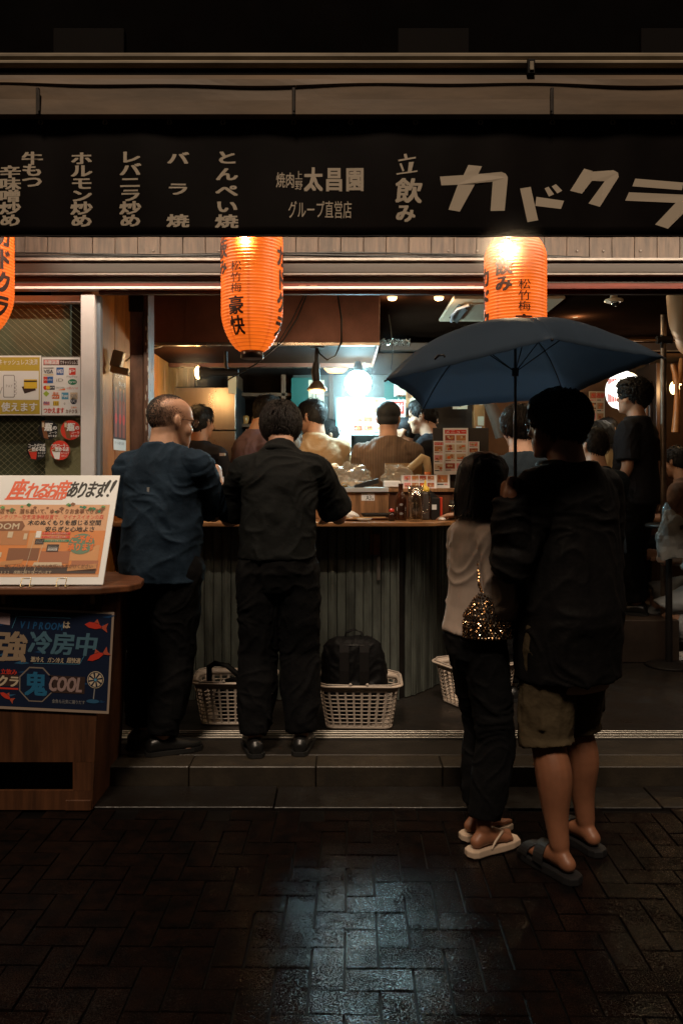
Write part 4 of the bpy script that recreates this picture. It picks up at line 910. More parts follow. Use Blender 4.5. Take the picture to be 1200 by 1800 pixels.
c = Vector((HX(640, 4.80), 4.80, CT)); b = MB(); b.lathe(c, [(0, 0), (.03, 0), (.048, .016), (.045, .018), (.028, .006), (0, .005)], 22); tag(obj(b, 'sauce_dish', mat('white_china', (.62, .60, .56), rough=.25)), 'small white sauce dish in front of the black iron plate', 'dish')
b = MB(); b.tube([c + Vector((-.07, .01, .021)), c + Vector((.13, .03, .021))], .0028, 5); b.tube([c + Vector((-.07, .02, .021)), c + Vector((.13, .038, .021))], .0028, 5); tag(obj(b, 'resting_chopsticks', mat('chopstick_wood', (.5, .3, .12), rough=.5)), 'pair of wooden chopsticks resting across the small white dish', 'chopsticks')
c = Vector((HX(688, 4.83), 4.83, CT)); t = thing('soy_sauce_jar', c, 'tiny soy sauce jar with red lid between the plate and the beer bottle', 'jar'); lathe_obj('jar_body', c, [(0, 0), (.02, 0), (.022, .03), (.014, .055), (0, .055)], mat('soy_brown', (.03, .012, .008), rough=.15), t, 16); lathe_obj('lid', c, [(.015, .056), (.016, .068), (.006, .075), (0, .075)], mat('red_lid', (.6, .04, .02), rough=.4), t, 16)
# seat area at the right edge
t = thing('bar_stool', (2.36, 5.75, .095), 'black round stool table at the right edge with a hanging plastic bag', 'stool')
lathe_obj('seat', (2.36, 5.75, .0), [(0, HZ(920, 5.75) - .03), (.16, HZ(920, 5.75) - .03), (.165, HZ(920, 5.75) - .01), (.15, HZ(920, 5.75)), (0, HZ(920, 5.75))], M_black, t, 28)
lathe_obj('stem', (2.36, 5.75, .097), [(.025, .02), (.022, HZ(920, 5.75) - .13)], M_dark, t, 14); lathe_obj('foot', (2.36, 5.75, .0965), [(0, 0), (.17, 0), (.15, .015), (.03, .03)], M_dark, t, 24)
b = MB(); b.lathe((2.33, 5.72, HZ(920, 5.75) + .0015), [(0, 0), (.028, 0), (.03, .05), (.03, .11), (.012, .14), (.012, .15)], 16); tag(obj(b, 'water_bottle', mat('clear_blue_bottle', (.35, .5, .6), rough=.1, alpha=.4)), 'clear water bottle with a blue cap on the black stool table', 'bottle')
crumple('carrier_bag', (2.32, 5.62, HZ(985, 5.6)), (.10, .06, .20), mat('pale_carrier_bag', (.22, .22, .21), rough=.45, alpha=.75), 'pale plastic carrier bag hanging below the black stool table', 'bag', 22, 4, .3)

# glow volumes added to give the bare lamps a bloom halo
def halo(c, r, dens, label):
    m = bpy.data.materials.new('halo'); m.use_nodes = True; N_ = m.node_tree.nodes; L_ = m.node_tree.links; N_.remove(N_['Principled BSDF'])
    pv = N_.new('ShaderNodeVolumePrincipled'); pv.inputs['Color'].default_value = (.95, .95, .95, 1); pv.inputs['Density'].default_value = dens
    tc_ = N_.new('ShaderNodeTexCoord'); ln_ = N_.new('ShaderNodeVectorMath'); ln_.operation = 'LENGTH'; L_.new(tc_.outputs['Object'], ln_.inputs[0])
    mr_ = N_.new('ShaderNodeMapRange'); mr_.interpolation_type = 'SMOOTHSTEP'; mr_.inputs[1].default_value = 0; mr_.inputs[2].default_value = r; mr_.inputs[3].default_value = dens * 2.2; mr_.inputs[4].default_value = 0
    L_.new(ln_.outputs['Value'], mr_.inputs[0]); L_.new(mr_.outputs[0], pv.inputs['Density'])
    L_.new(pv.outputs[0], N_['Material Output'].inputs['Volume'])
    b = MB(); b.ell(c, r, nu=24, nv=16); tag(obj(b, 'halo', m, origin=Vector(c)), label, 'halo', kind='stuff')
halo(L1, .55, .055, 'added bloom halo round the dazzling white work lamp')
halo(L2, .24, .12, 'added bloom halo round the warm spot lamp')
halo(P(892, 430, 3.70), .20, .50, 'added bloom halo round the bare bulb behind the umbrella')
# ================================================================ red paper lanterns
def lantern_material():
    m = bpy.data.materials.new('lit_orange_paper'); m.use_nodes = True; N = m.node_tree.nodes; L = m.node_tree.links; b = N['Principled BSDF']
    b.inputs['Base Color'].default_value = (.50, .085, .012, 1); b.inputs['Roughness'].default_value = .55
    tc = N.new('ShaderNodeTexCoord'); sx = N.new('ShaderNodeSeparateXYZ'); L.new(tc.outputs['Object'], sx.inputs[0])
    # bamboo hoops every 18 mm stay darker than the paper between them
    mu = N.new('ShaderNodeMath'); mu.operation = 'MULTIPLY'; mu.inputs[1].default_value = 2 * math.pi / .0155; L.new(sx.outputs['Z'], mu.inputs[0])
    si = N.new('ShaderNodeMath'); si.operation = 'COSINE'; L.new(mu.outputs[0], si.inputs[0])
    mr = N.new('ShaderNodeMapRange'); mr.inputs[1].default_value = .55; mr.inputs[2].default_value = .95; mr.inputs[3].default_value = 1; mr.inputs[4].default_value = .62; L.new(si.outputs[0], mr.inputs[0])
    n = N.new('ShaderNodeTexNoise'); n.inputs['Scale'].default_value = 9; L.new(tc.outputs['Object'], n.inputs['Vector'])
    m2 = N.new('ShaderNodeMapRange'); m2.inputs[1].default_value = .3; m2.inputs[2].default_value = .7; m2.inputs[3].default_value = .85; m2.inputs[4].default_value = 1.12; L.new(n.outputs[0], m2.inputs[0])
    mm = N.new('ShaderNodeMath'); mm.operation = 'MULTIPLY'; L.new(mr.outputs[0], mm.inputs[0]); L.new(m2.outputs[0], mm.inputs[1])
    # pasted paper seams run down the lantern
    at = N.new('ShaderNodeMath'); at.operation = 'ARCTAN2'; L.new(sx.outputs['Y'], at.inputs[0]); L.new(sx.outputs['X'], at.inputs[1])
    a8 = N.new('ShaderNodeMath'); a8.operation = 'MULTIPLY'; a8.inputs[1].default_value = 8; L.new(at.outputs[0], a8.inputs[0])
    c8 = N.new('ShaderNodeMath'); c8.operation = 'COSINE'; L.new(a8.outputs[0], c8.inputs[0])
    m3 = N.new('ShaderNodeMapRange'); m3.inputs[1].default_value = .93; m3.inputs[2].default_value = .97; m3.inputs[3].default_value = 1; m3.inputs[4].default_value = .68; L.new(c8.outputs[0], m3.inputs[0])
    m4 = N.new('ShaderNodeMath'); m4.operation = 'MULTIPLY'; L.new(mm.outputs[0], m4.inputs[0]); L.new(m3.outputs[0], m4.inputs[1])
    es = N.new('ShaderNodeMath'); es.operation = 'MULTIPLY'; es.inputs[1].default_value = .80; L.new(m4.outputs[0], es.inputs[0])
    L.new(es.outputs[0], b.inputs['Emission Strength']); b.inputs['Emission Color'].default_value = (1., .165, .012, 1)
    return m
M_lan = lantern_material(); K_ink = mat('lantern_ink', (.035, .006, .004), .6)
M_ring = mat('black_lacquer_ring', (.02, .012, .010), rough=.35)
def lan_r(z, Ht=.66, R=.148):   # z measured up from the bottom ring
    t = z / Ht
    if t < .30: return .055 + (R - .055) * math.sin(math.pi / 2 * (t / .30)) ** .62
    if t > .80: return .060 + (R - .060) * math.sin(math.pi / 2 * ((1 - t) / .20)) ** .62
    return R
def lantern(px, rot, label, dy=0):
    Z = 3.85; X = HX(px, Z); z0 = HZ(618 + dy, Z); t = thing('paper_lantern', (X, Z, z0 - .035), label, 'lantern', 'orange paper lanterns hanging along the awning')
    n = 220; pr = []
    for i in range(n + 1):
        z = .66 * i / n; hoop = math.cos(2 * math.pi * z / .0155); pr.append((lan_r(z) + .0016 * max(-1, min(1, 1.3 * hoop)), z))
    b = MB(); b.lathe((X, Z, z0), pr, 56, caps=False); body_ = obj(b, 'paper_body', M_lan, t, origin=(X, Z, z0))
    b = MB(); b.lathe((X, Z, z0 - .035), [(.050, 0), (.055, .004), (.055, .038), (.050, .04)], 30); obj(b, 'bottom_ring', M_ring, t)
    b = MB(); b.lathe((X, Z, z0 + .655), [(.060, 0), (.060, .035), (.03, .04), (.006, .06), (.006, .12)], 30); obj(b, 'top_ring', M_ring, t)
    def fn(x, y, d):   # x = degrees from the centre line, y = photo row
        z = (618 - y) * Z / F; r = lan_r(max(.001, z)) + .0030 + d; a_ = math.radians(x + rot)
        return Vector((X + r * math.sin(a_), Z - r * math.cos(a_), z0 + z))
    for st, x, w, ys, h, bold in (('立飲み', -53, 33, (408, 434, 462), 29, .045), ('松竹梅', -11, 24, (471, 490, 508), 18, .008), ('豪快', -16, 32, (530, 563), 33, .03), ('カドクラ', -100, 34, (440, 478, 516, 554), 38, .06), ('カドクラ', 80, 34, (436, 476, 516, 556), 40, .06), ('立飲み', 130, 27, (412, 436, 462), 27, .03)):
        s = Sheet(fn)
        for ch, y in zip(st, ys): s.text(ch, x, y, w, h, K_ink, 0, bold, sub=4.0)
        s.build('lettering', body_)
    return t
lantern(443, -24, 'orange paper lantern hanging in front of the exhaust hood, fully visible')
lantern(905, 3, 'orange paper lantern dipping behind the blue umbrella', 32)
lantern(-32, -32, 'orange paper lantern cut off by the frame in front of the glass door', -34)
for px, py, lab in ((430, 412, 'bare bulb behind the banner hem above the fully visible lantern'), (892, 430, 'bare glowing bulb at the top of the lantern behind the umbrella'), (-40, 412, 'bare bulb above the lantern in front of the glass door')):
    c = P(px, py, 3.70); t = thing('lantern_bulb', c, lab, 'bulb', 'bare bulbs lighting the lanterns')
    b = MB(); b.ell(c, .017); obj(b, 'glass_bulb', emis('lantern_bulb_glow', (1., .74, .36), 110), t)
    b = MB(); b.tube([c + Vector((0, .0, .014)), c + Vector((0, .02, .08)), c + Vector((0, .04, .20))], [.014, .014, .006], 10); obj(b, 'socket', M_black, t)
    bulb_light('lantern_bulb_light', c + Vector((0, .0, -.03)), 13., (1., .70, .40), .02)

# ================================================================ wooden stand with signs, left
M_stand = mat('reddish_stand_wood', (.085, .034, .015), rough=.62, spec=.2, var=.45, vs=5, st=(5, 1, .4), bump=.25, bs=50, rv=.1)
M_stand2 = mat('stand_top_wood', (.14, .055, .026), rough=.35, var=.5, vs=5, st=(.4, 5, 1), bump=.25, bs=50, rv=.1)
sd = thing('wooden_stand', (-1.75, 3.72, 0), 'reddish wooden street stand with rounded top and dark foot slot', 'stand')
zt = .985
def taper(name, x0b, x1b, x0t, x1t, y0, y1, z0, z1, m, c=.0):
    b = MB(); b.add([(x0b, y0, z0), (x1b, y0, z0), (x1b, y1, z0), (x0b, y1, z0), (x0t, y0, z1), (x1t, y0, z1), (x1t, y1, z1), (x0t, y1, z1)], [(3, 2, 1, 0), (4, 5, 6, 7), (0, 1, 5, 4), (1, 2, 6, 5), (2, 3, 7, 6), (3, 0, 4, 7)])
    return obj(b, name, m, sd)
xr_b, xr_t = HX(162, 3.5), HX(180, 3.5)
xl = -2.3
slot0, slot1 = HZ(1390, 3.5), HZ(1340, 3.5)
def xr(z): return xr_b + (xr_t - xr_b) * z / .93
taper('front_panel', xl, xr(0), xl, xr(slot0), 3.50, 3.52, .003, slot0 - .001, M_stand)
xs = HX(128, 3.5)
taper('front_panel', xs + .001, xr(slot0), xs + .001, xr(slot1), 3.50, 3.52, slot0, slot1, M_stand)
taper('front_panel', xl, xr(slot1), xl, xr(.90), 3.50, 3.52, slot1 + .001, .90, M_stand)
B('front_panel', xl, -1.62, 3.50, 3.52, slot0, slot1, M_stand, sd, c=0)
taper('side_panel', xr(0) - .021, xr(0) - .001, xr(.93) - .021, xr(.93) - .001, 3.521, 3.95, .003, .93, M_stand)
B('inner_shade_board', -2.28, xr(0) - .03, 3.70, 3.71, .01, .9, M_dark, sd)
B('apron', xl, xr_t + .01, 3.50, 3.52, .901, .958, M_stand, sd, c=.003)
B('apron_gap_shade', HX(22, 3.49), HX(142, 3.49), 3.493, 3.499, HZ(1066, 3.49), HZ(1043, 3.49), M_dark, sd, c=.001)  # dark strip laid on the apron face as the shade of a gap
for px in (5, 162):
    B('hook_plate', HX(px - 4, 3.48), HX(px + 4, 3.48), 3.485, 3.499, HZ(1062, 3.48), HZ(1041, 3.48), mat('rusty_hook', (.25, .14, .07), rough=.5, metal=.4), sd, c=.003)
b = MB(); pts = [(xl, 3.40), (-1.2, 3.40), (-1.03, 3.42), (-.93, 3.49), (-.90, 3.58), (-.92, 3.72), (-1.0, 3.88), (-1.12, 3.98), (xl, 4.0)]
o = obj(extr(pts, .960, .992), 'tabletop', M_stand2, sd); bv = o.modifiers.new('bevel', 'BEVEL'); bv.width = .007; bv.segments = 2; bv.limit_method = 'ANGLE'
B('foot_block', HX(115, 3.49), HX(160, 3.49), 3.488, 3.499, .003, .05, M_stand, sd, c=.003)
# poster taped on the front
def front_xz(x, y, d): return Vector((HX(x, 3.488), 3.490 - d, HZ(y, 3.488)))
def Sk(x, y): return x, y + (x / 210) * 0
s = Sheet(front_xz)
q = lambda x, y: (x * 1.0 - (y - 1075) * .055 * (x / 200.), 1070 + (y - 1075) + x * .045)   # 1:1 poster coordinates, slightly askew
class PosterSheet(Sheet):
    pass
ps = Sheet(lambda x, y, d: front_xz(*q(x, y), d))
ps.rect(-130, 1072, 201, 1251, mat('print_paper_edge', (.36, .28, .22)), 0)
ps.rect(-127, 1076, 197, 1246, K_navy, 1)
for k in range(26):
    r_ = random.Random(k); x0 = r_.uniform(-110, 190); y0 = r_.uniform(1080, 1240); w = r_.uniform(10, 30)
    ps.poly([(x0, y0), (x0 + w * .5, y0 - r_.uniform(2, 9)), (x0 + w, y0 - r_.uniform(-3, 5)), (x0 + w * .5, y0 + 1.2)], r_.choice([K_mid, K_mid, mat('print_wave_blue', (.03, .12, .24))]), 2)
ps.poly([(-30, 1078), (19, 1083), (18, 1103), (-30, 1098)], mat('print_lilac', (.55, .42, .45)), 3)
ps.text('VIPROOM', 34, 1092, 13, 18, mat('print_deep_blue', (.015, .10, .26)), 3, .03, shear=.18, dx=11.2); ps.text('は', 111, 1091, 14, 14, K_pale, 3, .03)
ps.text('最', -70, 1112, 58, 58, mat('print_sand', (.34, .25, .17)), 4, .04); ps.text('強', -6, 1112, 56, 56, MATS['print_sand'], 4, .04, shear=.12)
for i, ch in enumerate('冷房中'):
    xx = 52 + i * 41
    ps.text(ch, xx, 1110, 42, 42, mat('print_steel_blue', (.08, .18, .25)), 4, .035, shear=.12)
ps.line(28, 1087, 125, 1086, .8, K_sky, 3); ps.line(22, 1108, 30, 1087, .8, K_sky, 3); ps.line(60, 1168, 144, 1166, .7, K_sky, 3); ps.line(144, 1166, 152, 1150, .7, K_sky, 3)
ps.text('激冷え', 56, 1156, 8.2, 10, K_pale, 4, .02, shear=.12); ps.text('ガン冷え', 86, 1156, 7.6, 10, K_pale, 4, .02, shear=.12); ps.text('超快適', 121, 1155, 8.2, 10, K_pale, 4, .02, shear=.12)
ps.rect(-60, 1190, 34, 1210, K_dark, 2); ps.text('立飲み', 2, 1180, 10, 10, K_red, 4, .03); ps.text('カドクラ', -44, 1191, 20, 21, K_pale, 4, .05, shear=.15); ps.rect(-40, 1213, 34, 1216, K_red, 3)
octo = lambda r: [(66 + r * math.cos(math.radians(22.5 + 45 * k)), 1205 + r * math.sin(math.radians(22.5 + 45 * k))) for k in range(8)]
ps.poly(octo(33), mat('print_brass', (.24, .20, .17)), 3); ps.poly(octo(30.5), K_navy, 4); ps.text('鬼', 45, 1182, 42, 44, mat('print_ice_blue', (.02, .15, .30)), 5, .04)
ps.rect(88, 1188, 155, 1218, K_dark, 3); ps.fit('COOL', 91, 1190, 150, 1215, mat('print_rose', (.36, .25, .24)), 4, .05, shear=.12)
ps.circ(174, 1192, 15, K_pale, 4); ps.circ(174, 1192, 13.8, K_navy, 5)
for k in range(8):
    a_ = math.radians(45 * k); ps.poly([(174 + 3 * math.cos(a_), 1192 + 3 * math.sin(a_)), (174 + 12.5 * math.cos(a_ - .1), 1192 + 12.5 * math.sin(a_ - .1)), (174 + 12.5 * math.cos(a_ + .42), 1192 + 12.5 * math.sin(a_ + .42))], K_pale, 6)
ps.circ(174, 1192, 2.6, K_sky, 7); ps.line(173, 1208, 172, 1226, 1.8, K_grey, 4); ps.circ(171, 1230, 12, mat('print_wave_blue', (.03, .12, .24)), 4, ry=3.5)
def fish(x, y, s_, a_):
    R_ = lambda u, v: (x + s_ * (u * math.cos(a_) - v * math.sin(a_)), y + s_ * (u * math.sin(a_) + v * math.cos(a_)))
    ps.poly([R_(*p) for p in ((-1, 0), (-.6, -.28), (.1, -.30), (.55, -.05), (.55, .08), (0, .25), (-.6, .22))], K_red, 5)
    ps.poly([R_(*p) for p in ((.5, -.05), (1.05, -.45), (.95, 0), (1.1, .4), (.5, .08))], mat('print_vermilion', (.5, .09, .05)), 5); ps.poly([R_(*p) for p in ((-.2, -.28), (.05, -.65), (.3, -.22))], MATS['print_vermilion'], 5)
fish(170, 1098, 20, .12); fish(176, 1150, 20, -.45); fish(13, 1229, 14, .5)
ps.text('金魚も元気に踊りだす', 96, 1229, 6.1, 7.5, K_grey, 4, .0)
tag(ps.build('cooling_poster'), 'dark blue air cooling poster with red goldfish taped on the wooden stand', 'poster')
for px in (8, 100, 190):
    pass
# white sign leaning on a wire easel on the stand
A = Vector((-1.035, 3.46, .998)); TOPV = Vector((0, .27, .475)); Wd = 1.10
Nn = Vector((0, -.475, .27)).normalized()
sg = thing('seat_sign', (-1.5, 3.6, .993), 'white hand lettered sign about available seats leaning on the wooden stand', 'sign')
def board(x0, x1, t0, t1, d0, d1, m, name, par):
    vs = []
    for d in (d0, d1):
        for x, t in ((x0, t0), (x1, t0), (x1, t1), (x0, t1)): vs.append(Vector((x, A.y, A.z)) + TOPV * t + Nn * d)
    b = MB(); b.add(vs, [(0, 1, 2, 3), (7, 6, 5, 4), (0, 4, 5, 1), (1, 5, 6, 2), (2, 6, 7, 3), (3, 7, 4, 0)]); o = obj(b, name, m, par)
    bv = o.modifiers.new('bevel', 'BEVEL'); bv.width = .0015; bv.segments = 2; return o
board(-1.035 - Wd, -1.035, 0, 1, -.006, 0, mat('laminated_white_card', (.76, .80, .83), rough=.25, spec=.5), 'card', sg)
# sheet coordinates: photo columns 0..213 measured along the top edge, rows 0..1 down the board
X0 = -1.035 - (213) * (.4605 / 213.)
def sgn(x, y, d): return Vector((-1.035 - (206 - x) * .00252, A.y, A.z)) + TOPV * (1 - (y - 830) / 183.) + Nn * d
ss = Sheet(sgn, .0005)
K_or2 = mat('print_brush_orange', (.70, .10, .03)); 
for ch, x, w, h, y in (('座', 8, 31, 38, 836), ('れ', 38, 25, 30, 842), ('る', 57, 25, 30, 842), ('お', 74, 24, 30, 842), ('席', 93, 25, 36, 838)): ss.text(ch, x, y, w, h, K_or2, 0, .035, shear=.22)
for i, ch in enumerate('あります'): ss.text(ch, 113 + i * 17, 839 + (i % 2) * 1, 22, 32, K_black, 0, .032, shear=.22)
for k in (0, 1):
    x = 183 + k * 11; ss.poly([(x - 3, 857), (x - 1, 862), (x + 6, 848), (x + 9, 840), (x + 6, 838), (x + 1, 843)], K_black, 0); ss.circ(x - 5, 866, 2.6, K_black, 0)
ss.poly([(2, 871), (60, 870), (108, 872), (108, 873.5), (60, 873), (2, 873.5)], K_or2, 0)
ss.rect(-190, 882, 196, 1001, mat('print_peach', (.62, .34, .18)), 0)
ss.rect(-190, 926, 196, 997, mat('print_room_orange', (.62, .20, .03)), 1)
for (x0, y0, x1, y1, m) in ((0, 926, 60, 950, K_lbrown), (62, 930, 120, 955, mat('print_amber', (.58, .27, .09))), (30, 955, 85, 975, K_brown), (88, 960, 140, 980, mat('print_rust', (.36, .12, .04))), (140, 950, 190, 975, mat('print_amber', (.5, .3, .1))), (145, 975, 192, 992, mat('print_rust', (.36, .12, .04))), (-60, 930, -10, 990, K_lbrown), (0, 985, 190, 996, K_dark)): ss.rect(x0, y0, x1, y1, m, 2)
for (pts, m) in (([(20, 977), (60, 973), (58, 980), (18, 984)], K_food), ([(80, 978), (128, 978), (130, 984), (78, 984)], K_pale), ([(140, 985), (190, 980), (190, 988), (140, 992)], K_food), ([(-2, 984), (12, 990), (8, 996), (-2, 996)], K_pale)): ss.poly(pts, m, 3)
for (x0, y0, x1, y1, m) in ((97, 949, 118, 961, K_dark), (99, 951, 116, 959, K_white), (74, 940, 90, 949, K_dark), (76, 941, 88, 947, K_white), (5, 962, 20, 970, K_pale), (23, 928, 32, 938, K_pale), (52, 931, 58, 941, K_pale), (73, 927, 82, 938, K_white), (84, 929, 134, 933, K_red), (84, 935, 134, 939, K_red), (84, 941, 134, 945, K_green)): ss.rect(x0, y0, x1, y1, m, 4)
for yv, kk in ((929.3, 5), (935.3, 5), (941.3, 5)): ss.text('テーブル席も完備お気軽に', 86, yv, 3.7, 3.5, K_pale, kk, 0)
ss.line(66, 998, 72, 930, .7, K_pale, 4); ss.line(82, 998, 90, 945, .9, K_pale, 4)
for k in range(60):
    r_ = random.Random(k + 50); x = r_.uniform(-150, 192); y = 888 + 4 * math.sin(x / 12.) + r_.uniform(-3.5, 3.5); w = r_.uniform(2.5, 5)
    ss.poly([(x - w, y), (x - w * .2, y - w * .7), (x + w, y - w * .2), (x + w * .3, y + w * .7)], r_.choice([K_green, mat('print_leaf', (.12, .30, .08)), K_brown]), 3)
ss.text('当店では、落ち着いて、ゆっくりお食事できます', -10, 889, 9, 9, K_brown, 4, .02)
ss.text('インテリアー空気清浄機設置で、マイナスイオンの森', -8, 899, 8.2, 8.5, K_red, 2, .0)
ss.poly([(-60, 912), (44, 910), (50, 918), (46, 926), (-60, 928)], K_brown, 3); ss.fit('VIP ROOM', -46, 914, 40, 924, K_pale, 4, .03)
ss.text('木のぬくもりを感じる空間', 54, 908, 11, 9.5, K_black, 3, .02); ss.text('安らぎと心地よさ', 87, 919, 11.2, 9.5, K_black, 3, .02)
ss.circ(157, 948, 23, mat('print_dull_green', (.10, .20, .12)), 4, ry=17); ss.text('ご予約', 137, 934, 13, 13, K_orange, 5, .04); ss.text('承ります', 134, 947, 12, 13, K_orange, 5, .04)
ss.text('詳しくはスタッフまでお気軽にお声がけください', 30, 981, 7, 7, K_brown, 5, .02); ss.text('03-5332 席数に限りがございます', 0, 991, 6, 6, K_pale, 5, 0)
ss.build('print', sg)
b = MB()
for px in (76, 138):
    x = -1.035 - (206 - px) * .00252 * .98
    b.tube([Vector((x - .02, 3.415, .996)), Vector((x - .02, 3.435, 1.028)), Vector((x + .02, 3.435, 1.028)), Vector((x + .02, 3.415, .996))], .0022, 6)
    b.tube([Vector((x - .02, 3.417, .9945)), Vector((x - .02, 3.80, .9945))], .0022, 6); b.tube([Vector((x + .02, 3.417, .9945)), Vector((x + .02, 3.80, .9945)), Vector((x + .02, 3.765, 1.3))], .0022, 6)
tag(obj(b, 'wire_easel', mat('brass_wire', (.55, .42, .22), rough=.3, metal=.9)), 'thin brass wire easel holding the white seat sign', 'easel')

# ================================================================ posters on the glass door
GZ = 4.178
s = flat(GZ); s.rect(-70, 625, 73, 730, K_white, 0); s.rect(-68, 628, 70.5, 728, mat('print_mustard', (.50, .38, .05)), 1); s.text('キャッシュレス決済', -2, 631, 7.7, 11, K_white, 2, .01)
s.rect(-60, 652, 69, 703, K_white, 2)
s.poly([(8, 659), (25, 659), (27, 661), (27, 697), (25, 699), (8, 699), (6.5, 697), (6.5, 661)], K_grey, 3); s.poly([(9, 660.5), (24.5, 660.5), (25.6, 662), (25.6, 696), (24.5, 697.6), (9, 697.6), (8, 696), (8, 662)], K_white, 4); s.text('PAY', 10.5, 675, 5, 7, K_grey, 5, 0, dx=4.2)
for k in range(4): s.circ(27.5, 672 + k * 6.5, 2.6, K_grey, 3); s.circ(27.8, 672 + k * 6.5, 1.9, K_white, 4)
s.line(-2, 700, 5, 680, 1, K_grey, 3)
s.poly([(39, 680), (60, 675), (64, 686), (44, 692)], K_dark, 3); s.rect(43, 667, 66, 683, K_yellow, 4); s.rect(43, 669, 66, 671.5, K_dark, 5); s.text('使えます', 3, 707, 16, 17, K_white, 3, .03)
tag(s.build('payment_poster'), 'yellow cashless payment poster with a phone drawing on the glass door', 'poster')
s = flat(GZ); s.rect(73.5, 627, 143, 731, K_grey, 0); s.rect(74.5, 628.5, 141.5, 729.5, K_white, 1); s.rect(77, 632, 138, 642, K_dark, 2); s.rect(77.5, 632.6, 105, 641, K_pink, 3); s.text('でキャッシュレス', 106, 633, 4.1, 8, K_white, 3, .01); s.text('各種決済', 79, 633, 6.4, 8, K_white, 4, .02)
def lg(x0, y0, x1, y1, m, tx, tm, rnd=False):
    if m: (s.circ((x0 + x1) / 2, (y0 + y1) / 2, (x1 - x0) / 2, m, 2, ry=(y1 - y0) / 2) if rnd else s.rect(x0, y0, x1, y1, m, 2))
    if tx: s.fit(tx, x0 + 1, y0 + (y1 - y0) * .25, x1 - 1, y1 - (y1 - y0) * .22, tm, 3, .02)
lg(77, 647, 95, 659, None, 'VISA', K_navy); s.rect(77, 646.5, 95, 647.5, K_navy, 3); s.rect(77, 658.5, 95, 659.5, K_yellow, 3); lg(100, 646, 112.5, 659, K_blue, 'AMEX', K_white); lg(122, 647, 133.5, 659, K_red, 'P', K_white); s.fit('PayPay', 118, 660.5, 137, 664.5, K_grey, 3, 0)
lg(77, 662, 94, 673.5, K_red, '', K_white); s.rect(84, 662, 94, 673.5, K_blue, 3); s.fit('UnionPay', 78, 666, 93, 670, K_white, 4, .01); lg(99, 663, 113, 673, K_white, 'iD', K_grey); s.circ(128, 671.5, 8, K_green, 2, ry=5); s.fit('iyo', 122, 669.5, 134, 674, K_white, 3, .02)
s.circ(80.5, 681.5, 3.6, K_red, 2); s.circ(85, 681.5, 3.6, K_yellow, 3); s.rect(88, 678, 97, 685, K_navy, 2); s.fit('JCB', 88.6, 680, 96.4, 683.5, K_white, 3, .02); s.fit('DISCOVER', 99, 680, 114, 683, K_grey, 2, .01); s.poly([(102, 686), (115, 683), (115, 686)], K_orange, 2); s.fit('d払いd', 118, 679.5, 137, 684.5, K_pink, 2, .01)
s.poly([(82, 687), (87.5, 692), (82, 697.5), (76.5, 692)], K_lime, 2); lg(92, 694, 105, 701, K_orange, 'PAY', K_white); s.fit('au', 94, 689, 103, 693, K_orange, 3, .02); lg(109, 690, 121, 702, K_sky, 'R-pay', K_white); lg(124, 690, 137, 702, K_pale, 'QR', K_grey)
lg(76, 704, 87, 711, None, 'ALi', K_blue); lg(77, 706 - 0, 88, 712.5, K_pink, '', K_white); lg(94, 705, 104, 713, K_yellow, '111', K_dark); lg(112, 706, 116.5, 713, None, '0', K_grey); s.circ(130, 705, 5.6, K_navy, 2); s.fit('UC', 126, 702.5, 134, 707.5, K_white, 3, .02)
s.text('つかえます', 77, 716, 7.4, 11, K_red, 3, .03); s.text('カドクラ', 116, 719, 5.2, 8, K_brown, 3, .03); s.text('立飲み', 125, 714, 3.6, 4.2, K_orange, 3, 0)
tag(s.build('card_poster'), 'white poster listing small payment card emblems on the glass door', 'poster')
for k, (x, y, m, t_) in enumerate(((85, 756, K_black, 'black round sticker with a bottle, upper one on the glass door'), (124.5, 756, K_red, 'red round sticker with a bottle, upper one beside the door frame'), (65, 791.5, K_black, 'black round sticker with a red cup, lower one on the glass door'), (106, 791.5, K_red, 'red round sticker with a white cup, lower one on the glass door'))):
    s = flat(GZ); s.circ(x, y, 17.3, m, 0, n=30); up = k < 2
    if up:
        s.poly([(x - 10, y - 16), (x - 7, y - 16), (x - 5, y - 8), (x - 1, y + 6), (x + 1, y + 16), (x - 7, y + 14), (x - 11, y - 4)], K_brown, 1); s.rect(x - 10.5, y - 13, x - 6.5, y - 5, K_pale, 2)
        s.text('瓶', x - 6, y - 13, 14, 15, K_white, 3, .05, shear=.1); s.text('の', x + 8, y - 8, 8, 8, K_white, 3, .04)
        s.text('コーラ', x + 1, y + 2, 5, 5, K_white, 3, .02); s.text('あります', x + 0, y + 8, 4, 4.5, K_white, 3, .02)
    else:
        s.poly([(x - 15, y + 0), (x + 1, y + 0), (x - 1, y + 16), (x - 9, y + 15)], K_red if k == 2 else K_white, 1); s.circ(x - 7, y, 8, K_pale, 2, ry=3); s.circ(x - 7, y, 6.4, K_brown, 3, ry=2)
        s.text('コークゼロが' if k == 2 else 'つかコーラ・', x - 15, y - 12, 5, 8, K_white, 4, .03); s.text('飲める店', x - 8, y - 6, 6, 8, K_white, 5, .04); s.text('あります', x + 2, y + 3, 3.6, 4, K_white, 3, .0); s.text('冷たい', x + 2, y + 8, 3.6, 4, K_white, 3, .0)
    s.build('round_sticker', label=t_, cat='sticker')

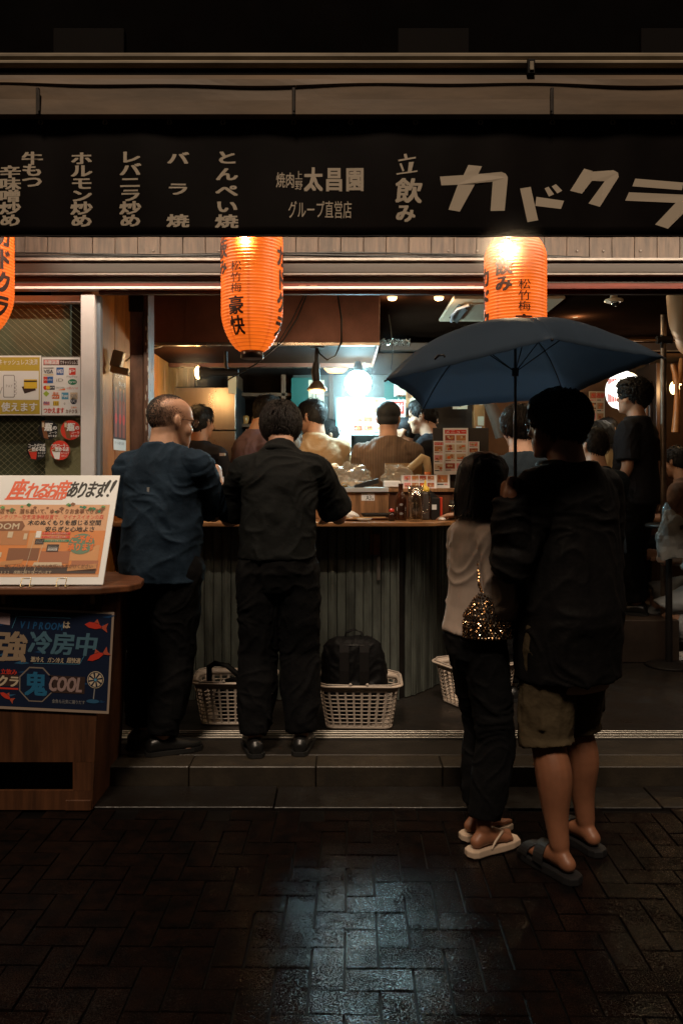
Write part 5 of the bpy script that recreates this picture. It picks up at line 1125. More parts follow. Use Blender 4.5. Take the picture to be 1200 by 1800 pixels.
# ================================================================ shopping baskets
M_bas = mat('cream_basket_plastic', (.55, .46, .38), rough=.42, var=.1, vs=10)
def rrect(w, d, r, n=8):
    pts = []
    for cx, cy, a0 in ((w / 2 - r, d / 2 - r, 0), (-w / 2 + r, d / 2 - r, 90), (-w / 2 + r, -d / 2 + r, 180), (w / 2 - r, -d / 2 + r, 270)):
        for k in range(n): a_ = math.radians(a0 + 90 * k / (n - 1)); pts.append((cx + r * math.cos(a_), cy + r * math.sin(a_)))
    return pts
def basket(cx, cy, rz, label):
    z0 = .0965; t = thing('shopping_basket', (0, 0, z0), label, 'basket', 'cream plastic baskets under the counter')
    W0, D0, W1, D1, Hh = .36, .24, .44, .31, .245
    def ring(zf, off, n=8): return [(x, y) for x, y in rrect(W0 + (W1 - W0) * zf + 2 * off, D0 + (D1 - D0) * zf + 2 * off, .05 + .02 * zf, n)]
    def band(z_a, z_b, name, th=.004, m=M_bas, o=0.):
        A_, B_ = ring(z_a, o), ring(z_b, o); A2, B2 = ring(z_a, -th + o), ring(z_b, -th + o)
        rs = [[(p[0], p[1], z0 + z * Hh) for p in R_] for R_, z in ((A_, z_a), (B_, z_b), (B2, z_b), (A2, z_a))]
        b = MB(); b.rings(rs, caps=False, smooth=True, closed=True); return b
    # lattice: eight rows of openings, bars between them
    lat = MB(); rows = 9; a0, a1 = .07, .86
    for k in range(rows + 1):
        z = a0 + (a1 - a0) * k / rows; bb = band(z - .012, z + .012, ''); lat.add(bb.v, bb.f, None, True)
    per = rrect(1, 1, .2, 5)
    def perim(zf, u, off=0.):
        R_ = ring(zf, off, 10); L = [0]
        for i in range(len(R_)): L.append(L[-1] + math.dist(R_[i], R_[(i + 1) % len(R_)]))
        d = (u % 1) * L[-1]
        for i in range(len(R_)):
            if d <= L[i + 1] + 1e-9:
                f_ = (d - L[i]) / max(1e-9, L[i + 1] - L[i]); p, q_ = R_[i], R_[(i + 1) % len(R_)]; return p[0] + (q_[0] - p[0]) * f_, p[1] + (q_[1] - p[1]) * f_
    NV = 30
    for k in range(NV):
        u = k / NV; hw = .0026 / .62
        vs = []
        for zf in (a0 - .01, a1 + .01):
            for du in (-hw, hw):
                for of in (.0003, -.0043): p = perim(zf, u + du, of); vs.append((p[0], p[1], z0 + zf * Hh))
        lat.add(vs, [(0, 2, 6, 4), (1, 5, 7, 3), (0, 4, 5, 1), (2, 3, 7, 6), (0, 1, 3, 2), (4, 6, 7, 5)])
    obj(lat, 'lattice_wall', M_bas, t, recalc=True)
    bb = band(.86, .985, ''); obj(bb, 'upper_band', M_bas, t); bb = band(0, .07, ''); obj(bb, 'lower_band', M_bas, t)
    rim = MB(); rs = []
    for of, z in ((.0, .97), (.016, .965), (.020, .985), (.016, 1.01), (.002, 1.01), (-.003, .99)): rs.append([(x, y, z0 + z * Hh) for x, y in ring(1., of)])
    rim.rings(rs, caps=False, closed=True); obj(rim, 'rim', M_bas, t)
    fl = MB(); R_ = ring(0, -.003); fl.add([(x, y, z0 + z) for z in (0, .004) for x, y in R_], [list(range(len(R_)))[::-1], [len(R_) + i for i in range(len(R_))]]); fl.rings([[(x, y, z0) for x, y in R_], [(x, y, z0 + .004) for x, y in R_]], caps=False); obj(fl, 'base', M_bas, t)
    for sy in (-1, 1):
        yv = sy * (D1 / 2 + .012); zz = z0 + 1.02 * Hh; g_ = MB()
        xe = W1 / 2 - .05
        g_.tube([(-.045, yv, zz), (-xe, yv, zz + .003), (-W1 / 2 - .003, yv - sy * .05, zz + .002), (-W1 / 2 - .008, 0, zz + .002)], .0045, 6)
        g_.tube([(.045, yv, zz), (xe, yv, zz + .003), (W1 / 2 + .003, yv - sy * .05, zz + .002), (W1 / 2 + .008, 0, zz + .002)], .0045, 6)
        for sx in (-1, 1): g_.ell((sx * .045, yv, zz + .004), .009, nu=8, nv=6)
        obj(g_, 'handle', mat('grey_handle_plastic', (.42, .36, .31), rough=.4), t)
    t.location = (cx, cy, z0); t.rotation_euler = (0, 0, rz); return t
basket(HX(414, 4.50), 4.50, .02, 'cream plastic basket holding a small black bag between the two men')
basket(HX(631, 4.43), 4.43, -.03, 'cream plastic basket holding an upright black backpack')
basket(HX(836, 4.85), 4.85, .5, 'cream plastic basket mostly hidden behind the legs of the bob haired woman')
# backpack
M_pack = mat('black_nylon', (.0045, .0045, .005), rough=.6, spec=.15, var=.3, vs=10, bump=.8, bs=22, bd=.006)
bx, by = HX(622, 4.46), 4.47; t = thing('backpack', (bx, by, .105), 'black backpack standing upright in the middle basket', 'backpack')
def sring(cx, cy, z, w, d, n=28, p=3.2, sh=0.):
    o = []
    for k in range(n):
        a_ = 2 * math.pi * k / n; c_, s_ = math.cos(a_), math.sin(a_); o.append((cx + sh + w / 2 * abs(c_) ** (2 / p) * (1 if c_ > 0 else -1), cy + d / 2 * abs(s_) ** (2 / p) * (1 if s_ > 0 else -1), z))
    return o
b = MB(); rs = [sring(bx, by, .105 + z, w, d, sh=s_) for z, w, d, s_ in ((0, .26, .10, .0), (.02, .32, .16, .0), (.12, .365, .19, .006), (.28, .36, .18, .002), (.38, .335, .16, -.006), (.43, .30, .14, -.008), (.452, .22, .09, -.010), (.458, .06, .03, -.010))]
b.rings(rs); b.box(bx - .11, bx + .11, by - .115, by - .07, .13, .33, c=.02)
me_ = solid(b, .009, 3, .011, (9, 9, 7), 77); me_.materials.append(M_pack); from_mesh(me_, 'pack_body', t)
b = MB(); b.tube([(bx - .05, by, .555), (bx - .045, by, .59), (bx, by, .608), (bx + .04, by, .592), (bx + .05, by, .555)], .007, 8); obj(b, 'top_handle', M_pack, t)
for sx in (-1, 1):
    b = MB(); b.rings([[(bx + sx * .055 + dx, yy_, z) for dx, yy_ in ((-.026, y), (.026, y), (.026, y - .012), (-.026, y - .012))] for y, z in ((by - .06, .545), (by - .088, .50), (by - .103, .40), (by - .106, .28), (by - .10, .16))], smooth=False); obj(b, 'shoulder_strap', mat('dark_strap', (.010, .009, .009), rough=.7, spec=.1, bump=.3, bs=200), t)
b = MB(); b.tube([(bx - .115, by - .05, .50), (bx - .06, by - .078, .535), (bx + .05, by - .078, .535), (bx + .11, by - .05, .50), (bx + .128, by - .02, .40)], .003, 6); obj(b, 'zip', mat('zip_grey', (.02, .02, .02), rough=.4), t)
# small black bag in the left basket
t = crumple('black_pouch', (HX(418, 4.5), 4.50, .102), (.12, .09, .15), M_pack, 'slack black shoulder bag lying in the basket between the men', 'bag', 31, 3, .3)
b = MB(); b.tube([P(368, 1200, 4.45), P(368, 1172, 4.42), P(378, 1166, 4.40), P(400, 1170, 4.38), P(425, 1192, 4.42)], [.016] * 5, 8); obj(b, 'strap', M_pack, t)

# ================================================================ umbrella
U0 = Vector((HX(905, 2.9), 2.90, 0)); zU = HZ(572, 2.9)
um = thing('umbrella', (U0.x, U0.y, 1.40), 'open dark blue umbrella held over the couple', 'umbrella')
M_can = mat('navy_umbrella_cloth', (.10, .145, .205), rough=.5, var=.12, vs=4, transl=.55, spec=.2, bump=.1, bs=300)
Rr = .503
def rimz(a_): return 1.477 + .345 + .04 * math.cos(a_) - .063 * math.sin(a_)
def uprof(t_):  # drop fraction from apex to rim
    return .34 * t_ ** 1.3 * (1 if t_ < .62 else 1) + .66 * max(0, (t_ - .35) / .65) ** 2.0
ribs = [math.radians(-90 + 72 * k) for k in range(5)]
def upt(a_, t_, drop_extra=0.):
    dz = (zU - rimz(a_)); return Vector((U0.x + Rr * t_ * math.cos(a_), U0.y + Rr * t_ * math.sin(a_), zU - dz * uprof(t_) - drop_extra))
for k in range(5):
    a0_, a1_ = ribs[k], ribs[(k + 1) % 5] + (2 * math.pi if k == 4 else 0); NS, NT = 16, 18; b = MB(); vs = []
    for i in range(NT + 1):
        for j in range(NS + 1):
            t_ = .012 + .988 * i / NT; s_ = j / NS; p = upt(a0_, t_).lerp(upt(a1_, t_), s_)
            w = 4 * s_ * (1 - s_)
            am = (a0_ + a1_) / 2; bul = .020 * w * math.sin(math.pi * t_) - .022 * w * t_ ** 4      # the cloth bows out between ribs, the hem curves in
            p += Vector((math.cos(am) * bul, math.sin(am) * bul, .012 * w * math.sin(math.pi * t_) + .0015 * math.sin(s_ * 40) * t_))
            vs.append(p)
    fs = [(i * (NS + 1) + j, i * (NS + 1) + j + 1, (i + 1) * (NS + 1) + j + 1, (i + 1) * (NS + 1) + j) for i in range(NT) for j in range(NS)]
    b.add(vs, fs, smooth=True); o = obj(b, 'canopy_panel', M_can, um, recalc=False); md = o.modifiers.new('cloth', 'SOLIDIFY'); md.thickness = .0012
    b = MB(); b.tube([upt(a0_, .02 + .98 * i / 14, .006) for i in range(15)], .0022, 6); rib_ = obj(b, 'rib', M_black, um)
    b = MB(); b.tube([Vector((U0.x, U0.y, zU - .17)), upt(a0_, .42, .008)], .0020, 5); obj(b, 'stretcher', M_black, rib_)
    b = MB(); b.ell(upt(a0_, 1.005, .002), .005, nu=8, nv=6); obj(b, 'rib_tip', M_black, rib_)
b = MB(); b.tube([(U0.x, U0.y, 1.40), (U0.x, U0.y, 1.70)], .0062, 10); b.tube([(U0.x, U0.y, 1.70), (U0.x, U0.y, zU + .01)], .0048, 10); b.tube([(U0.x, U0.y, zU + .0), (U0.x, U0.y, zU + .022)], .007, 10); b.tube([(U0.x, U0.y, zU - .185), (U0.x, U0.y, zU - .155)], .012, 10)
obj(b, 'shaft', mat('gunmetal_shaft', (.10, .09, .085), rough=.3, metal=.8), um)
b = MB(); b.tube([(U0.x, U0.y, 1.345), (U0.x, U0.y, 1.36), (U0.x, U0.y, 1.45), (U0.x, U0.y, 1.46)], [.012, .015, .014, .010], 12); obj(b, 'handle', M_black, um)
a_ = math.radians(205); b = MB(); c_ = upt(a_, .80).lerp(upt(ribs[4], .80), .3) + Vector((0, 0, .02)); b.tube([P(764, 631, 2.62), P(770, 625, 2.60), P(779, 624, 2.60), P(782, 628, 2.60)], .004, 6); obj(b, 'closing_strap', M_black, um)

# ================================================================ chain bag of the woman
M_gold = mat('faceted_gold', (.75, .42, .20), rough=.24, metal=1.)
M_gold2 = mat('faceted_dark_gold', (.48, .40, .31), rough=.2, metal=1.)
gx, gy = HX(856, 3.05), 3.02
hb = thing('chain_bag', (gx, gy, HZ(1122, 3.05)), 'small bag of gold metal discs hanging on a chain at the woman\'s side', 'handbag')
zb, ztb = HZ(1120, 3.02), HZ(1046, 3.02); core = MB(); rs = []
def bagr(t_): return .028 + .062 * min(1, t_ / .55) ** .8 if t_ < .55 else .090 + .002 * (t_ - .55)
for k in range(12):
    t_ = k / 11; z = ztb + (zb - ztb) * t_; r = bagr(t_); rs.append([(gx + r * 1.02 * math.cos(2 * math.pi * i / 24), gy + r * .55 * math.sin(2 * math.pi * i / 24), z + (-.012 * math.cos(2 * math.pi * i / 24) if t_ < .6 else 0)) for i in range(24)])
core.rings(rs); obj(core, 'lining', mat('dark_lining', (.03, .02, .015), rough=.6), hb)
for half, m in ((0, M_gold), (1, M_gold2)):
    b = MB(); rr = random.Random(4 + half)
    for row in range(17):
        t_ = (row + .5) / 17; r = bagr(t_) + .004; nn = max(8, int(2 * math.pi * r * .8 / .0105))
        for i in range(nn):
            if (i * 7 + row * 3 + half) % 2: continue
            a_ = 2 * math.pi * (i + .5 * (row % 2)) / nn; c = Vector((gx + r * 1.04 * math.cos(a_), gy + r * .58 * math.sin(a_), ztb + (zb - ztb) * t_ - .010 * math.cos(a_) * (t_ < .6)))
            n_ = Vector((math.cos(a_), math.sin(a_), .1) ) + Vector((rr.gauss(0, .30), rr.gauss(0, .30), rr.gauss(0, .35))); n_.normalize(); u_ = n_.cross(Vector((0, 0, 1))).normalized(); v_ = n_.cross(u_); s_ = .0056
            ring_ = [c + (u_ * math.cos(math.radians(60 * q_)) + v_ * 1.15 * math.sin(math.radians(60 * q_))) * s_ for q_ in range(6)]
            b.add(ring_ + [c + n_ * .0022], [(q_, (q_ + 1) % 6, 6) for q_ in range(6)])
    obj(b, 'metal_disc', m, hb, recalc=False, kind='stuff')
b = MB(); pth = [P(854, 1046, 3.02), P(846, 1040, 3.02), P(841, 1022, 3.02), P(840, 985, 3.03), P(841, 955, 3.05), P(847, 936, 3.08), P(853, 924, 3.12), P(858, 919, 3.17)]
def sample(path, step):
    out = []; d = 0
    for p0, p1 in zip(path, path[1:]):
        L = (p1 - p0).length
        while d < L: out.append((p0.lerp(p1, d / L), (p1 - p0).normalized())); d += step
        d -= L
    return out
for i, (c, d_) in enumerate(sample(pth, .0125)):
    n_ = Vector((RND.gauss(0, .5), -1, RND.gauss(0, .5))).normalized(); u_ = d_; v_ = n_.cross(u_).normalized(); s_ = .0058
    ring_ = [c + (u_ * 1.25 * math.cos(math.radians(60 * q_)) + v_ * math.sin(math.radians(60 * q_))) * s_ for q_ in range(6)]
    b.add(ring_ + [c + n_ * .003, c - n_ * .003], [(q_, (q_ + 1) % 6, 6) for q_ in range(6)] + [((q_ + 1) % 6, q_, 7) for q_ in range(6)])
obj(b, 'chain', M_gold, hb)
# ================================================================ people
def skin(name, c): return mat(name, c, rough=.48, var=.12, vs=14, sss=.08, bump=.15, bs=220)
SK1 = skin('skin_warm', (.46, .25, .16)); SK2 = skin('skin_light', (.48, .28, .185)); SK3 = skin('skin_tan', (.25, .105, .055))
HAIR = mat('black_hair', (.010, .008, .007), rough=.6, spec=.22, bump=.35, bs=160, st=(1, 1, .15)); HAIRG = mat('grey_hair', (.16, .15, .14), rough=.5, bump=.4, bs=160)
HAIRS = mat('shaved_hair', (.19, .125, .098), rough=.65, bump=.4, bs=500, spec=.2)
def fade_hair(m):
    # cropped hair thins out towards its edge: the skin shows between the stubble
    N = m.node_tree.nodes; L = m.node_tree.links; out = N['Material Output']; b = N['Principled BSDF']; tc = N.new('ShaderNodeTexCoord'); sx = N.new('ShaderNodeSeparateXYZ'); L.new(tc.outputs['Generated'], sx.inputs[0])
    xg = N.new('ShaderNodeMapRange'); xg.inputs[1].default_value = .55; xg.inputs[2].default_value = 1.; xg.inputs[3].default_value = 0; xg.inputs[4].default_value = .75; L.new(sx.outputs['X'], xg.inputs[0])
    zs = N.new('ShaderNodeMath'); zs.operation = 'SUBTRACT'; L.new(sx.outputs['Z'], zs.inputs[0]); L.new(xg.outputs[0], zs.inputs[1])
    n = N.new('ShaderNodeTexNoise'); n.inputs['Scale'].default_value = 5; n.inputs['Detail'].default_value = 8; L.new(tc.outputs['Generated'], n.inputs['Vector'])
    a = N.new('ShaderNodeMath'); a.operation = 'MULTIPLY_ADD'; a.inputs[1].default_value = .55; L.new(n.outputs[0], a.inputs[0]); L.new(zs.outputs[0], a.inputs[2])
    r = N.new('ShaderNodeMapRange'); r.inputs[1].default_value = .42; r.inputs[2].default_value = .85; r.inputs[3].default_value = .0; r.inputs[4].default_value = .45; L.new(a.outputs[0], r.inputs[0])
    t = N.new('ShaderNodeBsdfTransparent'); ms = N.new('ShaderNodeMixShader'); L.new(r.outputs[0], ms.inputs[0]); L.new(t.outputs[0], ms.inputs[1]); L.new(b.outputs[0], ms.inputs[2]); L.new(ms.outputs[0], out.inputs[0])
fade_hair(HAIRS)

HEAD = [(0.0, .078, .036, .018), (.010, .089, .022, .032), (.030, .094, -.012, .049), (.055, .096, -.045, .058), (.082, .095, -.072, .0625), (.105, .093, -.088, .067), (.125, .090, -.096, .071), (.145, .095, -.100, .0735), (.165, .094, -.100, .0745), (.188, .083, -.092, .071), (.208, .062, -.070, .058), (.222, .034, -.040, .036), (.230, .005, -.012, .010)]
def head_prims(b, T, fat=1.):
    """T maps head coordinates (x right, y forward, z up from the chin) to the person"""
    rs = []
    for z, yf, yb, hw in HEAD:
        cy = (yf + yb) / 2; ry = (yf - yb) / 2; rs.append([T @ Vector((hw * fat * math.copysign(abs(math.cos(t)) ** .92, math.cos(t)), cy + ry * math.sin(t), z)) for t in [2 * math.pi * k / 24 for k in range(24)]])
    b.rings(rs)
    R3 = T.to_3x3()
    sc_ = R3.col[0].length
    def E_(c, r): b.ell(T @ Vector(c), tuple(x for x in r), M=R3, nu=12, nv=8)
    E_((0, .092, .096), (.013, .020, .017)); E_((0, .104, .092), (.011, .012, .011)); E_((0, .092, .118), (.008, .012, .024))   # nose
    E_((-.012, .096, .088), (.008, .009, .006)); E_((.012, .096, .088), (.008, .009, .006))
    E_((0, .088, .064), (.021, .014, .0065)); E_((0, .088, .054), (.018, .013, .0070))                                            # lips
    E_((0, .082, .014), (.022, .016, .014)); E_((.030, .080, .136), (.022, .014, .007)); E_((-.030, .080, .136), (.022, .014, .007))
    for s_ in (-1, 1):
        E_((s_ * .045 * fat, .055, .085), (.024, .028, .026))
        E_((s_ * .078 * fat, -.008, .112), (.007, .017, .029)); E_((s_ * .084 * fat, -.016, .116), (.006, .013, .026)); E_((s_ * .076 * fat, -.002, .088), (.007, .009, .010))
def hand_prims(b, w, d, n, s, curl, k=1., spread=.0, thumb=.5):
    """w wrist, d direction, n palm normal, s thumb side"""
    d, n, s = Vector(d).normalized(), Vector(n), Vector(s)
    n = (n - d * n.dot(d)).normalized(); s = (s - d * s.dot(d) - n * s.dot(n)).normalized()
    rs = []
    for t_, rs_, rn_ in ((-.01, .027, .019), (.02, .033, .018), (.055, .041, .015), (.088, .041, .013), (.096, .036, .010)):
        rs.append([w + d * t_ * k + s * (rs_ * k * math.cos(a_)) + n * (rn_ * k * math.sin(a_)) for a_ in [2 * math.pi * q_ / 14 for q_ in range(14)]])
    b.rings(rs)
    for off, L, r in ((.031, .068, .0092), (.0105, .077, .0094), (-.0105, .071, .0090), (-.031, .055, .0082)):
        p = w + d * (.086 - abs(off) * .12) * k + s * off * k; path = [p - d * .02 * k]; a_ = 0; dd = d + s * off * spread * 8
        path.append(p)
        for seg in (.46, .30, .24):
            a_ += curl; dv = (d * math.cos(a_) + n * math.sin(a_) + s * off * spread * 6).normalized(); p = p + dv * L * seg * k; path.append(p)
        b.tube(path, [r * k, r * k, r * k, r * .95 * k, r * .8 * k], 9); b.ell(path[-1], r * .82 * k, nu=9, nv=6)
    p0 = w + d * .018 * k + s * .026 * k; p1 = w + d * .050 * k + s * .050 * k + n * .012 * k
    p2 = p1 + (d * .75 + s * (.35 - thumb * .6) + n * (.2 + thumb)).normalized() * .034 * k; p3 = p2 + (d * .8 - s * thumb * .6 + n * (.1 + thumb * .9)).normalized() * .028 * k
    b.tube([p0, p1, p2, p3], [.015 * k, .0125 * k, .0105 * k, .009 * k], 10); b.ell(p3, .0092 * k, nu=9, nv=6)
def foot_prims(b, T):
    """bare foot, T maps foot coordinates (x outward, y to the toes, z up) at the ankle column"""
    R3 = T.to_3x3()
    b.ell(T @ Vector((0, -.038, .030)), (.031, .034, .030), M=R3, nu=14, nv=9)
    rs = []
    for y, hw, zt in ((-.045, .027, .062), (-.01, .033, .085), (.03, .034, .078), (.075, .040, .052), (.115, .046, .036), (.140, .045, .026), (.152, .040, .018)):
        rs.append([T @ Vector((hw * math.cos(a_), y, zt / 2 + zt / 2 * math.sin(a_) + .003)) for a_ in [2 * math.pi * q_ / 14 for q_ in range(14)]])
    b.rings(rs)
    for k, (x, L, r) in enumerate(((-.031, .052, .0125), (-.011, .050, .0090), (.006, .045, .0085), (.021, .038, .0080), (.035, .030, .0078))):
        y0 = .138 - .006 * k; b.tube([T @ Vector((x, y0 - .02, .014)), T @ Vector((x, y0 + L * .5, .016)), T @ Vector((x, y0 + L * .8, r + .001))], [r, r, r * .92], 9); b.ell(T @ Vector((x, y0 + L * .8, r + .001)), r, nu=9, nv=6)

TORSO = [(.452, .072, .062, -.004), (.50, .098, .070, -.010), (.535, .098, .070, -.010), (.57, .089, .061, -.003), (.61, .084, .057, .001), (.66, .091, .061, 0), (.71, .099, .065, 0), (.75, .103, .063, -.004), (.778, .098, .055, -.008), (.802, .080, .045, -.012), (.824, .056, .038, -.012), (.842, .041, .037, -.008), (.885, .036, .037, .002)]
def person(label, x, y, z, face, Hh, build=1., lean=0., turn=0., nod=0., roll=0., arms=None, feet=None, drop=0., voxel=.012, sk=SK1, fat=1., group=None,
           top=None, bot=None, shoes=None, barefoot=False, hair='short', hairmat=None, extra=None, headsc=1.06, hdrop=0., tufts=300, hunch=0.):
    H = Hh; D = drop * H; rnd = random.Random(int(x * 1000) + int(y * 77))
    fr_ = math.radians(face); W = Matrix.Translation((x, y, z)) @ Matrix.Rotation(fr_, 4, 'Z'); Wi = W.inverted()
    ln = math.radians(lean); pz = .53 * H
    def bend(p):
        p = Vector(p); t_ = max(0, min(1, (p.z - pz) / (.16 * H))); t_ = t_ * t_ * (3 - 2 * t_); a_ = ln * t_
        t2 = max(0, min(1, (p.z - .70 * H) / (.14 * H))); a2 = math.radians(hunch) * t2
        q_ = Vector((p.x, p.y, p.z - pz)); q_ = Matrix.Rotation(-a_, 3, 'X') @ q_; q_.z += pz
        if a2:
            piv = Matrix.Rotation(-ln, 3, 'X') @ Vector((0, 0, .17 * H)); piv.z += pz; q_ = Matrix.Rotation(-a2, 3, 'X') @ (q_ - piv) + piv
        q_.z -= D; return q_
    def torso(b, z0, z1, inf=0., flare=0., rows=TORSO, low=None):
        rs = []
        zs = sorted(set([z0] + [r[0] for r in rows if z0 < r[0] < z1] + [z1]))
        for zz in zs:
            for (a, b_) in zip(rows, rows[1:]):
                if a[0] <= zz <= b_[0]:
                    t_ = (zz - a[0]) / (b_[0] - a[0]); rx, ry, yo = [a[i] + (b_[i] - a[i]) * t_ for i in (1, 2, 3)]; break
            else: r_ = rows[0] if zz < rows[0][0] else rows[-1]; rx, ry, yo = r_[1:]
            fz = max(0, (.66 - zz) / .2) * flare; bb = build if zz < .80 else 1 + (build - 1) * .5
            if zz > .845: ninf = min(inf, .006)
            else: ninf = inf
            if low: q_ = max(0, min(1, (.76 - zz) / .12)); rx = max(rx, rx + (low[0] - rx) * q_); ry = max(ry, ry + (low[1] - ry) * q_)
            rs.append([bend(((rx * H * bb + ninf + fz) * math.copysign(abs(math.cos(a_)) ** .85, math.cos(a_)), yo * H + (ry * H * bb + ninf + fz * .8) * math.copysign(abs(math.sin(a_)) ** .9, math.sin(a_)), zz * H)) for a_ in [2 * math.pi * q_ / 26 for q_ in range(26)]])
        b.rings(rs)
    def limb(b, pts, rad, n=14, cap=True):
        L_ = [0.]
        for p0, p1 in zip(pts, pts[1:]): L_.append(L_[-1] + (p1 - p0).length)
        A_ = np.array([list(p) + [r] for p, r in zip(pts, rad)]); s_ = np.linspace(0, L_[-1], 34); Q = np.stack([np.interp(s_, L_, A_[:, k]) for k in range(4)], 1)
        for _ in range(5): Q[1:-1] = (Q[:-2] + 2 * Q[1:-1] + Q[2:]) / 4
        b.tube([Vector(q[:3]) for q in Q], [float(q[3]) for q in Q], n)
        if cap:
            for p, r in ((pts[0], rad[0]), (pts[-1], rad[-1])): b.ell(p, r, nu=n, nv=8)
    # legs
    feet = feet or ((.075, 0, 8), (-.075, 0, -8)); hips = []; knees = []; ankles = []; FT = []
    for i, (fx, fy, fa) in enumerate(feet):
        sx = 1 if i == 0 else -1
        hip = Vector((sx * .052 * H * build, -.005 * H, .50 * H - D)); ank = Vector((fx, fy, .048 * H)); l1, l2 = .232 * H, .225 * H
        dv = ank - hip; d_ = min(dv.length, (l1 + l2) * .999); e = dv.normalized(); a_ = (l1 * l1 - l2 * l2 + d_ * d_) / (2 * d_); h_ = math.sqrt(max(0, l1 * l1 - a_ * a_))
        fw = Vector((0, 1, 0)); fw = (fw - e * fw.dot(e)).normalized(); hips.append(hip); knees.append(hip + e * a_ + fw * h_); ankles.append(ank)
        FT.append(Matrix.Translation((fx, fy, 0)) @ Matrix.Rotation(-math.radians(fa), 4, 'Z') @ Matrix.Diagonal((sx, 1, 1, 1)) @ Matrix.Scale(H / 1.75, 4))
    # shoulders and arms
    SH = []; EL = []; WR = []; HD = []
    arms = arms or ({}, {})
    for i, A_ in enumerate(arms):
        sx = 1 if i == 0 else -1; sh_ = bend((sx * .102 * H * build, -.010 * H, .783 * H)); L1, L2 = .165 * H, .142 * H
        if 'ew' in A_: el = Wi @ Vector(A_['ew']); el = sh_ + (el - sh_).normalized() * max(L1 * .85, min((el - sh_).length, L1 * 1.12))
        else: u = Vector(A_.get('u', (.16, -.04, -1))); u.x *= sx; el = sh_ + u.normalized() * L1
        if 'ww' in A_: wr = Wi @ Vector(A_['ww']); wr = el + (wr - el).normalized() * max(L2 * .85, min((wr - el).length, L2 * 1.12))
        else: f_ = Vector(A_.get('f', (.02, .22, -1))); f_.x *= sx; wr = el + f_.normalized() * L2
        if 'hw' in A_: hd = (Wi.to_3x3() @ Vector(A_['hw'])).normalized(); n_ = Wi.to_3x3() @ Vector(A_['nw']); s_ = Wi.to_3x3() @ Vector(A_['sw'])
        else:
            hd = Vector(A_.get('h', ((wr - el).normalized().x * sx, (wr - el).normalized().y, (wr - el).normalized().z))); hd.x *= sx; hd.normalize(); n_ = Vector(A_.get('n', (-1, 0, 0))); n_.x *= sx; s_ = Vector(A_.get('s', (0, 1, 0))); s_.x *= sx
        SH.append(sh_); EL.append(el); WR.append(wr); HD.append((hd, n_, s_, A_.get('c', .45), A_.get('th', .4)))
    neck_top = bend((0, .004 * H, (.857 - hdrop) * H))
    bobk = 1.08 if hair == 'bob' else 1.
    HT = Matrix.Translation(neck_top) @ Matrix.Rotation(math.radians(turn), 4, 'Z') @ Matrix.Rotation(-ln * .35 - math.radians(nod), 4, 'X') @ Matrix.Rotation(math.radians(roll), 4, 'Y') @ Matrix.Scale(H / 1.75 * headsc * (1.06 if H < 1.65 else 1.), 4) @ Matrix.Translation((0, .012, 0))
    # ---- body, one continuous skin
    b = MB(); torso(b, .452, .885)
    for i in (0, 1):
        h_, k_, a_ = hips[i], knees[i], ankles[i]; m = H * (.5 + .5 * build)
        calf = k_.lerp(a_, .30) + Vector((0, -.012 * H, 0)); calf2 = k_.lerp(a_, .48) + Vector((0, -.008 * H, 0))
        limb(b, [h_, h_.lerp(k_, .5), h_.lerp(k_, .85), k_, k_.lerp(a_, .12), calf, calf2, k_.lerp(a_, .68), k_.lerp(a_, .85), a_], [.056 * m, .048 * m, .037 * m, .0335 * m, .0335 * m, .0405 * m, .0380 * m, .0285 * m, .0225 * m, .0210 * m])
        foot_prims(b, FT[i])
        s_, e_, w_ = SH[i], EL[i], WR[i]
        limb(b, [s_, s_.lerp(e_, .5), e_, e_.lerp(w_, .28), w_], [.031 * m, .028 * m, .0235 * m, .0245 * m, .0155 * m])
        b.tube([bend((0, -.008 * H, .79 * H)), s_], [.036 * H, .031 * m], 12)
        hd, n_, sd_, c_, th_ = HD[i]; hand_prims(b, w_, hd, n_, sd_, c_, H / 1.75 * (.93 if build < .9 else 1.), thumb=th_)
    head_prims(b, HT, fat)
    b.tube([bend((0, -.004 * H, .83 * H)), HT @ Vector((0, -.02, .03)), HT @ Vector((0, -.02, .08))], [.038 * H * fat, .036 * H * fat, .038 * H * fat], 16)
    vx = voxel; me = solid(b, vx, 7 if vx < .009 else 2, fac=.5)
    me.transform(W); me.materials.append(sk)
    root = from_mesh(me, 'person', None, Vector((x, y, z)), label=label, cat='person', group=group)
    def child(name, bb, m, v=None, smooth=4, wr=0., wf=(9, 9, 4), transform=True):
        me_ = solid(bb, v or vx, smooth, wr, wf, rnd.randrange(999)); me_.transform(W); me_.materials.append(m); return from_mesh(me_, name, root)
    def raw(name, bb, m, recalc=True):
        bb.v = [tuple(W @ Vector(v)) for v in bb.v]; return obj(bb, name, m, root, recalc=recalc)
